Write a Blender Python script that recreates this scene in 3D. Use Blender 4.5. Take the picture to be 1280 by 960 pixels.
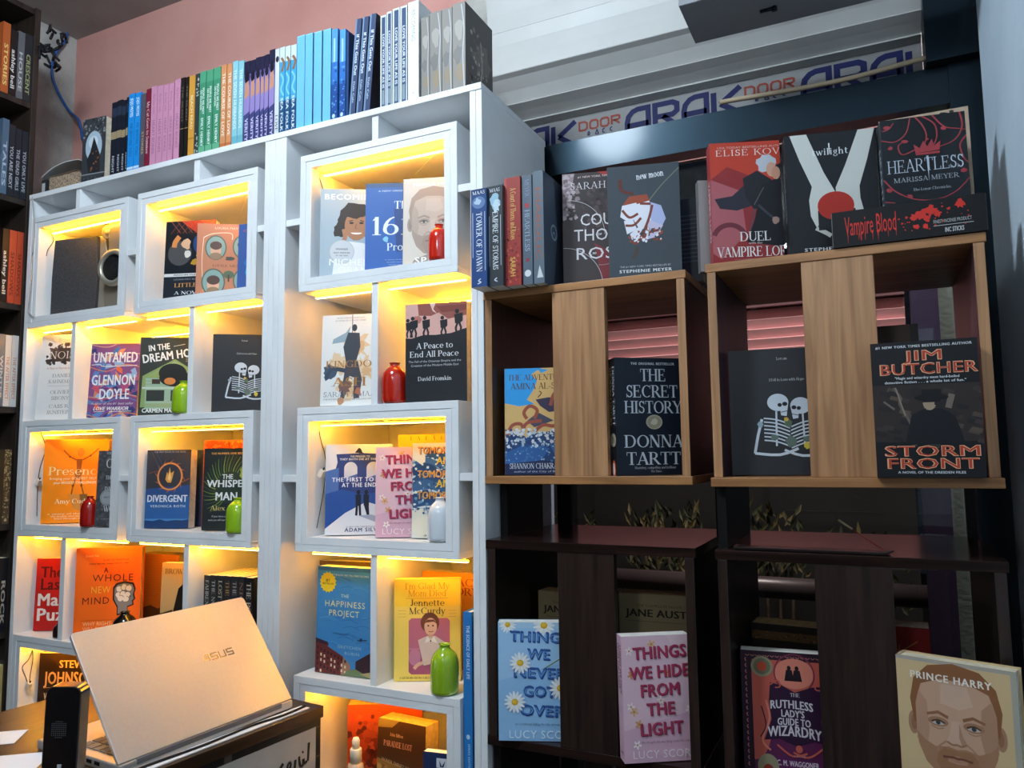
import bpy, bmesh, math, random
from mathutils import Vector, Matrix
from mathutils.geometry import tessellate_polygon

for o in list(bpy.data.objects):
    bpy.data.objects.remove(o)
SC = bpy.context.scene
COL = SC.collection

# ------------------------------------------------------------------ camera
F, PITCH, ROLL, YAW = 947.0, math.radians(5.300), math.radians(-.726), math.radians(25.547)
CAM = Vector((0, -1.37, 1.45))
_fwd = Vector((-math.sin(YAW) * math.cos(PITCH), math.cos(YAW) * math.cos(PITCH), math.sin(PITCH)))
_rt = Vector((math.cos(YAW), math.sin(YAW), 0))
_up = _rt.cross(_fwd)
R2 = _rt * math.cos(ROLL) + _up * math.sin(ROLL)
U2 = -_rt * math.sin(ROLL) + _up * math.cos(ROLL)
cd = bpy.data.cameras.new('camera')
cd.sensor_width = 36
cd.lens = F / 1280 * 36
cd.clip_start = .02
cam = bpy.data.objects.new('camera', cd)
M = Matrix.Identity(4)
for i in range(3):
    M[i][0], M[i][1], M[i][2], M[i][3] = R2[i], U2[i], -_fwd[i], CAM[i]
cam.matrix_world = M
COL.objects.link(cam)
SC.camera = cam

# ------------------------------------------------------------------ light
SC.view_settings.view_transform = 'Standard'
SC.view_settings.look = 'None'
SC.view_settings.exposure = 0.32
SC.view_settings.gamma = 1
SC.view_settings.use_curve_mapping = False
LED_COL, LED_STR = (1.0, .41, .003), 80.0
w = bpy.data.worlds.new('night')
w.use_nodes = True
w.node_tree.nodes['Background'].inputs[0].default_value = (.10, .13, .2, 1)
w.node_tree.nodes['Background'].inputs[1].default_value = .04
SC.world = w


def area(name, loc, target, sx, sy, power, col, spread=180):
    l = bpy.data.lights.new(name, 'AREA')
    l.shape = 'RECTANGLE'
    l.size, l.size_y, l.energy, l.color = sx, sy, power, col
    l.spread = math.radians(spread)
    o = bpy.data.objects.new(name, l)
    o.location = loc
    o.rotation_euler = (Vector(target) - Vector(loc)).to_track_quat('-Z', 'Y').to_euler()
    COL.objects.link(o)
    return o


def bulb(name, loc, r, power, col):
    l = bpy.data.lights.new(name, 'POINT')
    l.shadow_soft_size, l.energy, l.color = r, power, col
    o = bpy.data.objects.new(name, l)
    o.location = loc
    COL.objects.link(o)


bulb('ceiling_lamp_light', (-1.0, -1.05, 2.9), .14, 70, (.76, .89, 1.0))
bulb('fill_light', (-.35, -2.7, 2.65), .13, 24, (.84, .93, 1.0))  # added fill from behind the camera, brightens the right crates
area('street_lamp_light', (.2, .75, 3.4), (-.1, 2.0, 1.2), .6, .6, 45, (1, .86, .8), 120)


# ------------------------------------------------------------------ pixel <-> place
def ray(px, py):
    return R2 * ((px - 640) / F) + U2 * ((480 - py) / F) + _fwd


def aty(px, py, y):
    d = ray(px, py)
    return CAM + d * ((y - CAM.y) / d.y)


def atz(px, py, z):
    d = ray(px, py)
    return CAM + d * ((z - CAM.z) / d.z)


def atx(px, py, x):
    d = ray(px, py)
    return CAM + d * ((x - CAM.x) / d.x)


def proj(p):
    v = Vector(p) - CAM
    k = F / v.dot(_fwd)
    return 640 + k * v.dot(R2), 480 - k * v.dot(U2)


def bis(fn, a, b):
    fa = fn(a)
    for _ in range(50):
        m = (a + b) / 2
        fm = fn(m)
        if (fm > 0) == (fa > 0):
            a, fa = m, fm
        else:
            b = m
    return (a + b) / 2


K = .884                     # plan units -> metres (the boards come out 16 mm thick)


def Z(v):
    return CAM.z + v * K


# ------------------------------------------------------------------ materials
_mats = {}


def lin(h):
    if not isinstance(h, str):
        return tuple(h)
    c = [int(h[i:i + 2], 16) / 255 for i in (0, 2, 4)]
    return tuple(x / 12.92 if x <= .04045 else ((x + .055) / 1.055) ** 2.4 for x in c)


def mat(h, rough=.45, spec=.33, metal=0, noise=.0, scale=40, coat=0):
    key = (h, rough, spec, metal, noise, scale, coat)
    if key in _mats:
        return _mats[key]
    m = bpy.data.materials.new('surface_' + str(len(_mats)))
    m.use_nodes = True
    nt = m.node_tree
    b = nt.nodes['Principled BSDF']
    c = lin(h)
    b.inputs['Base Color'].default_value = (*c, 1)
    b.inputs['Roughness'].default_value = rough
    b.inputs['Specular IOR Level'].default_value = spec
    b.inputs['Metallic'].default_value = metal
    b.inputs['Coat Weight'].default_value = coat
    b.inputs['Coat Roughness'].default_value = .12
    if noise:
        tc = nt.nodes.new('ShaderNodeTexCoord')
        n = nt.nodes.new('ShaderNodeTexNoise')
        n.inputs['Scale'].default_value = scale
        n.inputs['Detail'].default_value = 5
        r = nt.nodes.new('ShaderNodeValToRGB')
        r.color_ramp.elements[0].position = .3
        r.color_ramp.elements[1].position = .7
        r.color_ramp.elements[0].color = (*[x * (1 - noise) for x in c], 1)
        r.color_ramp.elements[1].color = (*[min(1, x * (1 + noise)) for x in c], 1)
        nt.links.new(tc.outputs['Object'], n.inputs['Vector'])
        nt.links.new(n.outputs['Fac'], r.inputs['Fac'])
        nt.links.new(r.outputs['Color'], b.inputs['Base Color'])
    _mats[key] = m
    return m


def emit(col, s):
    key = ('e', col, s)
    if key not in _mats:
        m = bpy.data.materials.new('glow_' + str(len(_mats)))
        m.use_nodes = True
        b = m.node_tree.nodes['Principled BSDF']
        b.inputs['Base Color'].default_value = (*col, 1)
        b.inputs['Emission Color'].default_value = (*col, 1)
        b.inputs['Emission Strength'].default_value = s
        _mats[key] = m
    return _mats[key]


def wood(name, dark, light, axis, rough=.4, grain=14.0, ring=3.0, spec=.5):
    """wood grain running along one axis"""
    if name in _mats:
        return _mats[name]
    m = bpy.data.materials.new(name)
    m.use_nodes = True
    nt = m.node_tree
    b = nt.nodes['Principled BSDF']
    b.inputs['Roughness'].default_value = rough
    b.inputs['Specular IOR Level'].default_value = spec
    tc = nt.nodes.new('ShaderNodeTexCoord')
    mp = nt.nodes.new('ShaderNodeMapping')
    s = [grain * 3.0] * 3
    s[axis] = grain * .16
    mp.inputs['Scale'].default_value = s
    n = nt.nodes.new('ShaderNodeTexNoise')
    n.inputs['Scale'].default_value = 1.6
    n.inputs['Detail'].default_value = 7
    n.inputs['Distortion'].default_value = ring * .25
    r = nt.nodes.new('ShaderNodeValToRGB')
    e = r.color_ramp.elements
    e[0].position, e[1].position = .32, .66
    e[0].color, e[1].color = (*lin(dark), 1), (*lin(light), 1)
    nt.links.new(tc.outputs['Object'], mp.inputs['Vector'])
    nt.links.new(mp.outputs['Vector'], n.inputs['Vector'])
    nt.links.new(n.outputs['Fac'], r.inputs['Fac'])
    nt.links.new(r.outputs['Color'], b.inputs['Base Color'])
    _mats[name] = m
    return m


def plaster(name, c1, c2, c3, scale=3.0, rough=.85, bump=.3):
    if name in _mats:
        return _mats[name]
    m = bpy.data.materials.new(name)
    m.use_nodes = True
    nt = m.node_tree
    b = nt.nodes['Principled BSDF']
    b.inputs['Roughness'].default_value = rough
    b.inputs['Specular IOR Level'].default_value = .25
    tc = nt.nodes.new('ShaderNodeTexCoord')
    n = nt.nodes.new('ShaderNodeTexNoise')
    n.inputs['Scale'].default_value = scale
    n.inputs['Detail'].default_value = 8
    r = nt.nodes.new('ShaderNodeValToRGB')
    e = r.color_ramp.elements
    e[0].position, e[1].position = .3, .72
    e[0].color, e[1].color = (*lin(c1), 1), (*lin(c3), 1)
    x = e.new(.5)
    x.color = (*lin(c2), 1)
    n2 = nt.nodes.new('ShaderNodeTexNoise')
    n2.inputs['Scale'].default_value = scale * 25
    n2.inputs['Detail'].default_value = 4
    bp = nt.nodes.new('ShaderNodeBump')
    bp.inputs['Strength'].default_value = bump
    bp.inputs['Distance'].default_value = .004
    nt.links.new(tc.outputs['Object'], n.inputs['Vector'])
    nt.links.new(tc.outputs['Object'], n2.inputs['Vector'])
    nt.links.new(n.outputs['Fac'], r.inputs['Fac'])
    nt.links.new(r.outputs['Color'], b.inputs['Base Color'])
    nt.links.new(n2.outputs['Fac'], bp.inputs['Height'])
    nt.links.new(bp.outputs['Normal'], b.inputs['Normal'])
    _mats[name] = m
    return m


# ------------------------------------------------------------------ mesh building
class MB:
    def __init__(s):
        s.v, s.f, s.m, s.mi, s.sm = [], [], [], [], []

    def slot(s, m):
        if m not in s.m:
            s.m.append(m)
        return s.m.index(m)

    def face(s, pts, m, smooth=False):
        k = len(s.v)
        s.v += [tuple(p) for p in pts]
        s.f.append(tuple(range(k, k + len(pts))))
        s.mi.append(s.slot(m))
        s.sm.append(smooth)

    def faces(s, pts, fs, m, smooth=False):
        k = len(s.v)
        s.v += [tuple(p) for p in pts]
        i = s.slot(m)
        for f in fs:
            s.f.append(tuple(k + j for j in f))
            s.mi.append(i)
            s.sm.append(smooth)

    def box(s, a, b, m, M=None):
        x0, y0, z0 = [min(p, q) for p, q in zip(a, b)]
        x1, y1, z1 = [max(p, q) for p, q in zip(a, b)]
        p = [(x0, y0, z0), (x1, y0, z0), (x1, y1, z0), (x0, y1, z0),
             (x0, y0, z1), (x1, y0, z1), (x1, y1, z1), (x0, y1, z1)]
        if M is not None:
            p = [M @ Vector(q) for q in p]
        s.faces(p, [(0, 3, 2, 1), (4, 5, 6, 7), (0, 1, 5, 4), (1, 2, 6, 5), (2, 3, 7, 6), (3, 0, 4, 7)], m)

    def prism(s, pts, y0, y1, m, M=None):
        """an outline in x,z pushed from y0 to y1"""
        n = len(pts)
        p = [(x, y0, z) for x, z in pts] + [(x, y1, z) for x, z in pts]
        if M is not None:
            p = [M @ Vector(q) for q in p]
        s.faces(p, [tuple(range(n)), tuple(range(2 * n - 1, n - 1, -1))] +
                [(i, i + n, (i + 1) % n + n, (i + 1) % n) for i in range(n)], m)

    def lathe(s, prof, c, m, seg=28, M=None):
        k = len(prof)
        p = []
        for r, z in prof:
            for i in range(seg):
                a = 2 * math.pi * i / seg
                q = Vector((r * math.cos(a), r * math.sin(a), z))
                if M is not None:
                    q = M @ q
                p.append((q.x + c[0], q.y + c[1], q.z + c[2]))
        fs = []
        for j in range(k - 1):
            for i in range(seg):
                i2 = (i + 1) % seg
                fs.append((j * seg + i, j * seg + i2, (j + 1) * seg + i2, (j + 1) * seg + i))
        if prof[0][0] > 1e-6:
            fs.append(tuple(range(seg - 1, -1, -1)))
        if prof[-1][0] > 1e-6:
            fs.append(tuple((k - 1) * seg + i for i in range(seg)))
        s.faces(p, fs, m, True)

    def tube(s, pts, r, m, seg=8):
        pts = [Vector(p) for p in pts]
        P, fs = [], []
        n = len(pts)
        for i, p in enumerate(pts):
            t = (pts[min(i + 1, n - 1)] - pts[max(i - 1, 0)]).normalized()
            a = t.cross(Vector((0, 0, 1)))
            if a.length < .05:
                a = t.cross(Vector((1, 0, 0)))
            a.normalize()
            b = t.cross(a)
            for j in range(seg):
                g = 2 * math.pi * j / seg
                P.append(p + a * (r * math.cos(g)) + b * (r * math.sin(g)))
        for i in range(n - 1):
            for j in range(seg):
                j2 = (j + 1) % seg
                fs.append((i * seg + j, i * seg + j2, (i + 1) * seg + j2, (i + 1) * seg + j))
        fs.append(tuple(range(seg - 1, -1, -1)))
        fs.append(tuple((n - 1) * seg + j for j in range(seg)))
        s.faces(P, fs, m, True)

    def build(s, name, parent=None, bevel=0, off=None):
        """world coordinates; under a parent they are made relative to its place"""
        o0 = Vector(off) if off is not None else (Vector(parent.location) if parent is not None and parent.get('_w') else Vector((0, 0, 0)))
        me = bpy.data.meshes.new(name)
        me.from_pydata([tuple(Vector(v) - o0) for v in s.v], [], s.f)
        for m in s.m:
            me.materials.append(m)
        me.polygons.foreach_set('material_index', s.mi)
        me.polygons.foreach_set('use_smooth', s.sm)
        me.update()
        o = bpy.data.objects.new(name, me)
        COL.objects.link(o)
        if parent is not None:
            o.parent = parent
            o['_w'] = 0
            del o['_w']
        if off is not None and parent is None:
            o.location = off
        if bevel:
            bm = bmesh.new()
            bm.from_mesh(me)
            bmesh.ops.remove_doubles(bm, verts=bm.verts, dist=1e-6)
            bm.to_mesh(me)
            bm.free()
            md = o.modifiers.new('edge', 'BEVEL')
            md.width = bevel
            md.segments = 2
            md.limit_method = 'ANGLE'
        return o


def smooth_curve(pts, n=8):
    pts = [Vector(p) for p in pts]
    out = []
    for i in range(len(pts) - 1):
        p0, p1, p2, p3 = pts[max(i - 1, 0)], pts[i], pts[i + 1], pts[min(i + 2, len(pts) - 1)]
        for k in range(n):
            t = k / n
            out.append(.5 * ((2 * p1) + (p2 - p0) * t + (2 * p0 - 5 * p1 + 4 * p2 - p3) * t * t + (3 * p1 - p0 - 3 * p2 + p3) * t ** 3))
    out.append(pts[-1])
    return out


def tag(o, label, cat, group=None):
    o['label'] = label
    o['category'] = cat
    if group:
        o['group'] = group
    return o


def thing(name, label, cat, loc=(0, 0, 0), group=None):
    o = bpy.data.objects.new(name, None)
    o.location = loc
    o.empty_display_size = .05
    COL.objects.link(o)
    o['_w'] = 1
    return tag(o, label, cat, group)


def struct(o):
    o['kind'] = 'structure'
    return o
# ------------------------------------------------------------------ the room
YB = .40 * K                                        # face of the back wall
XL, XR = -2.93 * K, .25 * K                         # left and right walls
ZC = Z(1.75)
YR = -3.3                                           # rear wall, behind the camera
PINK = plaster('pink_plaster', 'c38a80', 'cf978d', 'd6a297', 2.2)
CONC = plaster('grey_plaster', '8d8b86', 'aeaca6', 'c2c0bb', 5.0, bump=.8)
CEIL = plaster('ceiling_plaster', '8f8c88', 'a5a29e', 'b3b1ae', 3.0)
BLUEW = plaster('pale_wall_plaster', 'b4c8d8', 'c6d8e6', 'd0e0ec', 2.0)
b = MB(); b.box((XL - .1, YR - .1, -.06), (XR + .1, YB + .2, 0), mat('4a4743', .35, noise=.25, scale=6)); struct(b.build('floor'))
b = MB(); b.box((XL - .1, YR - .1, ZC), (XR + .1, YB + .2, ZC + .08), CEIL); struct(b.build('ceiling'))
b = MB(); b.box((XL - .1, YB, 0), (-1.07 * K, YB + .12, ZC), PINK); struct(b.build('wall_back'))
b = MB(); b.box((XL - .1, YR, 0), (XL, YB, ZC), CONC); struct(b.build('wall_left'))
b = MB(); b.box((XR, YR, 0), (XR + .1, .34 * K, ZC), BLUEW); struct(b.build('wall_right'))
b = MB(); b.box((XL, YR - .1, 0), (XR, YR, ZC), plaster('rear_wall', '4a453e', '5a544c', '6a645a')); struct(b.build('wall_rear'))
b = MB(); b.box((-1.07 * K, YB - .002, 0), (-.988 * K, YB + .12, ZC), CONC)
struct(b.build('trim_1'))                            # bare concrete jamb at the end of the pink wall

# window: black steel frame, one glass pane
STEEL = mat("0a0d12", .36, .3, noise=.3, scale=9, coat=.16)
STEEL.node_tree.nodes['Principled BSDF'].inputs['Specular Tint'].default_value = (.42, .74, 1, 1)  # reflections tinted blue here, standing in for the lamp's bluish glow
STEEL.node_tree.nodes['Principled BSDF'].inputs['Coat Tint'].default_value = (.6, .85, 1, 1)
yb = .42 * K
b = MB()
b.box((-.83 * K, yb, Z(.80)), (.25 * K, yb + .05, Z(.892)), STEEL)          # top beam
b.box((.195 * K, yb - .005, 0), (.262 * K, yb + .06, Z(1.45)), STEEL)       # right post, runs up beside the shutter
b.box((-.83 * K, yb + .05, 0), (-.79 * K, yb + .10, Z(.80)), STEEL)
b.box((-.83 * K, yb + .03, 0), (.25 * K, yb + .08, .08), STEEL)
struct(b.build('trim_2'))
g = bpy.data.materials.new('window_glass')
g.use_nodes = True
nt = g.node_tree
nt.nodes.remove(nt.nodes['Principled BSDF'])
tr = nt.nodes.new('ShaderNodeBsdfTransparent'); tr.inputs[0].default_value = (.86, .9, .9, 1)
gl = nt.nodes.new('ShaderNodeBsdfGlossy'); gl.inputs['Roughness'].default_value = .01
fr = nt.nodes.new('ShaderNodeFresnel'); fr.inputs[0].default_value = 1.45
mx = nt.nodes.new('ShaderNodeMixShader')
nt.links.new(fr.outputs[0], mx.inputs[0]); nt.links.new(tr.outputs[0], mx.inputs[1]); nt.links.new(gl.outputs[0], mx.inputs[2])
nt.links.new(mx.outputs[0], nt.nodes['Material Output'].inputs[0])
b = MB(); b.box((-.79 * K, yb + .055, .08), (.2 * K, yb + .061, Z(.80)), g); struct(b.build('window_1'))
# black steel side post right of the shutter
b = MB(); b.box((.15 * K, .385 * K, Z(.893)), (.262 * K, .47 * K, ZC), STEEL); struct(b.build('trim_3'))
# thin pale strip lying along the beam's top edge, loose at its end
b = MB()
b.tube(smooth_curve([aty(900, 128, yb - .01), aty(1040, 103, yb - .012), aty(1140, 77, yb - .015), aty(1212, 58, yb - .02), aty(1221, 40, yb - .02)], 5), .0055, mat('b39f86', .7), 6)
b.build('cable_duct_strip')
tag(bpy.data.objects['cable_duct_strip'], 'thin pale wooden strip along the top edge of the black window beam', 'strip')

# roller shutter coiled above the window: slats and the printed strip under them
SLAT = mat('b4b4b2', .5, .5, .1, noise=.1, scale=3)
t = thing('roller_shutter', 'pale metal roller shutter rolled up above the dark shop window', 'shutter', (-.98 * K, .38 * K, Z(1.2)))
prof = []                                            # y, z down the face
zs = [1.36, 1.235, 1.228, 1.19, 1.155, 1.118, 1.112]
p0 = [(.36, 1.40), (.372, 1.30), (.375, 1.248), (.372, 1.244), (.377, 1.205), (.377, 1.163), (.376, 1.119), (.371, 1.113), (.385, 1.105), (.41, 1.078), (.43, 1.048), (.425, 1.043), (.45, 1.03), (.478, 1.013), (.474, 1.007), (.50, 1.0)]
b = MB()
xa, xb = -.985 * K, .150 * K
for (y0, z0), (y1, z1) in zip(p0[:-1], p0[1:]):
    b.face([(xa, y0 * K, Z(z0)), (xa, y1 * K, Z(z1)), (xb, y1 * K, Z(z1)), (xb, y0 * K, Z(z0))], SLAT)
b.face([(xa, .60 * K, Z(1.40))] + [(xa, y * K, Z(z)) for y, z in p0] + [(xa, .60 * K, Z(1.0))], SLAT)
b.face([(xb, .60 * K, Z(1.0))] + [(xb, y * K, Z(z)) for y, z in reversed(p0)] + [(xb, .60 * K, Z(1.40))], SLAT)
b.face([(xa, .60 * K, Z(1.40)), (xb, .60 * K, Z(1.40)), (xb, .36 * K, Z(1.40)), (xa, .36 * K, Z(1.40))], SLAT)
b.build('slat_curtain', t)
# the printed film on the lowest slats
FILM = mat('858484', .6, .2, noise=.12, scale=5)
NAVY, FRED = mat('141a4c', .6, .2), mat('8a3a2c', .6, .2)
fy = .50 * K
b = MB()
b.box((xa, fy, Z(.80)), (xb, fy + .006, Z(1.002)), FILM)


def stroke2(b, pts, wd, m, y):
    """a flat stroke in x,z at depth y; mitred joints"""
    pts = [Vector((p[0], 0, p[1])) for p in pts]
    n = len(pts)
    L, Rr = [], []
    for i, p in enumerate(pts):
        d0 = (pts[i] - pts[max(i - 1, 0)])
        d1 = (pts[min(i + 1, n - 1)] - pts[i])
        d0 = d0.normalized() if d0.length > 1e-9 else d1.normalized()
        d1 = d1.normalized() if d1.length > 1e-9 else d0
        t = (d0 + d1)
        t = t.normalized() if t.length > 1e-6 else d0
        nn = Vector((-t.z, 0, t.x))
        c = max(.35, nn.dot(Vector((-d0.z, 0, d0.x))))
        L.append(p + nn * (wd / 2 / c)); Rr.append(p - nn * (wd / 2 / c))
    for i in range(n - 1):
        q = [L[i], Rr[i], Rr[i + 1], L[i + 1]]
        b.face([(v.x, y, v.z) for v in q], m)


GLY = {'A': [[(0, 0), (0, .5), (.07, .75), (.27, .93), (.5, 1), (1, 1), (1, 0)], [(0, .36), (1, .36)]],
       'R': [[(0, 0), (0, 1), (.8, 1), (1, .9), (1, .62), (.8, .5), (.12, .5)], [(.35, .5), (1, 0)]],
       'K': [[(0, 0), (0, 1)], [(.28, .5), (1.15, 1.05)], [(.28, .5), (1.15, -.02)]],
       'D': [[(0, 0), (0, 1), (.75, 1), (1, .8), (1, .2), (.75, 0), (0, 0)]],
       'O': [[(.2, 0), (0, .2), (0, .8), (.2, 1), (.8, 1), (1, .8), (1, .2), (.8, 0), (.2, 0)]]}
zt = aty(800, 136, fy).z
gh = .062
xA = aty(784, 150, fy).x
xA2 = aty(1004, 104, fy).x
per = xA2 - xA
for k in (-1, 0, 1):
    x0 = xA + per * k
    pitch = per * .172
    for i, ch in enumerate('ARAK'):
        gx = x0 + i * pitch
        for st in GLY[ch]:
            pts = [(gx + p[0] * pitch * .76, zt - gh + p[1] * gh) for p in st]
            if pts[0][0] > xa + .05 and pts[-1][0] < xb - .02:
                stroke2(b, pts, .0135, NAVY, fy - .0006)
    gx0 = x0 + 4 * pitch + .002
    if gx0 < xb - .1:
        for i, ch in enumerate('DOOR'):
            gx = gx0 + i * per * .07
            for st in GLY[ch]:
                stroke2(b, [(gx + p[0] * per * .05, zt - .026 + p[1] * .022) for p in st], .005, FRED, fy - .0009)
        for i, st in enumerate([[(0, 0), (0, .7), (.3, .9), (.6, .5), (.2, .3), (.6, 0)], [(0, 0), (.5, 1), (1, 0), (.2, 0)], [(.6, 1), (0, .8), (0, .2), (.6, 0)], [(.6, 1), (0, .7), (0, .3), (.6, 0)]]):
            stroke2(b, [(gx0 + per * (.055 + .048 * i) + p[0] * .009, zt - .043 + p[1] * .012) for p in st], .0028, NAVY, fy - .0006)
b.build('printed_film', t)

# a grey plate hanging under the ceiling in front of the shutter
PLZ = Z(1.02)
t = thing('hanging_light_housing', 'plain grey flat light housing hung below the ceiling at top right', 'light fitting', (-.36 * K, .2 * K, PLZ))
pl, pr = atz(848, 8, PLZ), atz(869, 55, PLZ)
b = MB()
pan = mat('8f9095', .5, noise=.06, scale=4)
b.box((pl.x, pl.y, PLZ), (min(pl.x + .62, XR - .01), pr.y, PLZ + .022), pan); b.build('housing', t, .002)
hk = atz(960, 10, PLZ)
b = MB()
b.tube([(hk.x - .016, hk.y, PLZ - .004), (hk.x + .012, hk.y, PLZ - .004)], .0035, STEEL, 6)
b.lathe([(.0, -.002), (.006, -.002), (.006, .006), (.0, .006)], (hk.x + .012, hk.y, PLZ - .007), STEEL, 10); b.build('hook', t)
b = MB()
for hx in (pl.x + .08, XR - .06):
    b = MB(); b.tube([(hx, (pl.y + pr.y) / 2, PLZ + .02), (hx, (pl.y + pr.y) / 2, ZC)], .002, STEEL, 6); b.build('hanging_wire', t)

# ------------------------------------------------------------------ white bookcases
def white_mat():
    m = plaster('white_laminate', 'dadde0', 'e4e6e8', 'e8eaec', 6, .38, .04)
    return m


WH = white_mat()
GAPM = mat('5d5f66', .8)
SCREW = mat('6d655c', .5)
LED = emit(LED_COL, LED_STR)
LEDC = emit((1.0, .80, .36), 5.0)
LEDCASE = mat('e9e6dc', .5)
BD = .385                                            # depth in plan units
T = .0182                                            # one board


def nested_frame(b, x0, x1, z0, z1, t0, y0, y1, m):
    """four boards round an opening, sides between top and bottom"""
    b.box((x0 * K, y0 * K, Z(z1 - t0)), (x1 * K, y1 * K, Z(z1)), m)
    b.box((x0 * K, y0 * K, Z(z0)), (x1 * K, y1 * K, Z(z0 + t0)), m)
    b.box((x0 * K, y0 * K, Z(z0 + t0)), ((x0 + t0) * K, y1 * K, Z(z1 - t0)), m)
    b.box(((x1 - t0) * K, y0 * K, Z(z0 + t0)), (x1 * K, y1 * K, Z(z1 - t0)), m)


def led(parent, x0, x1, z, y=.045, n='led_strip'):
    b = MB()
    b.box((x0 * K, (y - .003) * K, Z(z - .010)), (x1 * K, (y + .0045) * K, Z(z - .006)), LED)
    b.box((x0 * K, (y - .0045) * K, Z(z - .0115)), (x1 * K, (y + .0035) * K, Z(z - .0101)), LEDC)
    for xx in (x0 + .01, (x0 + x1) / 2, x1 - .012):
        b.box((xx * K, (y - .003) * K, Z(z - .006)), ((xx + .004) * K, (y + .0045) * K, Z(z)), LEDCASE)
    return b.build(n, parent)


def display_box(unit, x0, x1, z0, z1, lit=True):
    b = MB()
    nested_frame(b, x0, x1, z0, z1, T, 0, BD - .02, WH)
    o = b.build('display_box', unit, .0012)
    b = MB()
    nested_frame(b, x0 + T + .0006, x1 - T - .0006, z0 + T + .0006, z1 - T - .0006, T, .0012, BD - .02, WH)
    b.build('inner_lining', o, .0012, off=unit.location)
    if lit:
        s = led(o, x0 + .045, x1 - .0375, z1 - 2 * T - .0008)
        for v in s.data.vertices:
            v.co -= Vector(unit.location)
    return o


def divider(unit, x0, x1, z0, z1, y0=0.004, y1=BD - .02):
    b = MB(); b.box((x0 * K, y0 * K, Z(z0)), (x1 * K, y1 * K, Z(z1)), WH)
    return b.build('divider', unit, .001)


R2T, R2B, R4T, R4B, R6T, R6B = .811, .436, .1285, -.2425, -.5525, -.925
TOPU, TOPL = .8935, .8765


def unit(name, label, x0, x1, sides, boxes, dividers, brackets, tabs, leds):
    u = thing(name, label, 'bookcase', ((x0 + x1) / 2 * K, .19 * K, 0), 'white bookcases')
    for a, c in sides:
        b = MB(); b.box((a * K, 0, 0), (c * K, BD * K, Z(TOPL)), WH); b.build('side_panel', u, .0012)
    b = MB(); b.box((x0 * K, -.002, Z(TOPL)), (x1 * K, (BD + .008) * K, Z(TOPU)), WH); b.build('top_panel', u, .0012)
    b = MB(); b.box((x0 * K + .002, (BD - .018) * K, .01), (x1 * K - .002, (BD - .004) * K, Z(TOPL)), WH); b.build('back_panel', u)
    for q in boxes:
        display_box(u, *q)
    for q in dividers:
        divider(u, *q)
    for a, c, z in brackets:
        b = MB(); b.box((a * K, .003, Z(z - .0185)), (c * K, (BD - .03) * K, Z(z)), WH); b.build('bracket', u, .001)
    for a, c in tabs:
        b = MB(); b.box((a * K, .003, Z(R2T)), (c * K, (BD - .03) * K, Z(TOPL)), WH); b.build('tab', u, .001)
    for q in leds:
        led(u, *q)
    return u


ROWS = ((R2B, R2T), (R4B, R4T), (R6B, R6T))
bx = []
for z0, z1 in ROWS:
    bx += [(-2.522, -2.0495, z0, z1), (-2.007, -1.5205, z0, z1)]
bx[-1] = (-2.007, -1.5205, R6B, R6T)
BOOKCASE_A = unit('white_bookcase', 'tall white lit bookcase of square compartments beside the dark shelves at left', -2.5410, -1.4575,
          [(-2.5410, -2.5228), (-1.4945, -1.4764), (-1.4758, -1.4577)],
          bx,
          [(-2.301, -2.281, R4T, R2B), (-1.7775, -1.7575, R4T, R2B), (-2.308, -2.286, R6T, R4B), (-1.774, -1.754, R6T, R4B),
           ],
          [(-2.0495, -2.007, .642), (-1.5205, -1.4945, .642), (-2.0495, -2.007, -.047), (-1.5205, -1.4945, -.047), 
           (-2.5228, -1.4945, R6B)],
          [(-2.305, -2.284), (-1.773, -1.751)],
          [(-2.50, -2.305, R2B), (-2.28, -2.055, R2B), (-2.0, -1.782, R2B), (-1.75, -1.53, R2B), (-2.28, -2.06, R2B, .29), (-2.0, -1.80, R2B, .29),
           (-2.50, -2.312, R4B), (-2.28, -2.06, R4B), (-2.0, -1.78, R4B), (-1.75, -1.53, R4B)])
BOOKCASE_B = unit('white_bookcase', 'narrower white lit bookcase, right of the wide one, whose open side faces the wooden crates', -1.4570, -.8122,
          [(-1.4570, -1.4388), (-1.4382, -1.4175), (-.8453, -.8290), (-.8284, -.8122)],
          [(-1.3675, -.8815, z0, z1) for z0, z1 in ROWS],
          [(-1.1335, -1.1145, R4T, R2B), (-1.1335, -1.1145, R6T, R4B)],
          [(-1.4175, -1.3675, .642), (-.8815, -.8453, .651), (-1.4175, -1.3675, -.047), (-.8815, -.8453, -.042), (-.8815, -.8453, -.735), (-1.4175, -1.3675, R6B), (-.8815, -.8453, R6B)],
          [(-1.1345, -1.1155)],
          [(-1.345, -1.137, R2B), (-1.108, -.884, R2B), (-1.10, -.89, R2B, .27), (-1.345, -1.137, R4B), (-1.108, -.884, R4B)])

# ------------------------------------------------------------------ right: wooden and dark display crates
OAKV = wood('walnut_up', '8a603f', 'b8895f', 2, .42)
OAKH = wood('walnut_along', '80552f', 'ae7a4a', 0, .42)
DARKW = wood('wenge_up', '1d1311', '33231e', 2, .3, 20)
DARKH = wood('wenge_along', '1c1210', '30201c', 0, .17, 16, 3.0, .14)
BLACKB = mat('0e0c0c', .4, noise=.2, scale=12)


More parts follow.
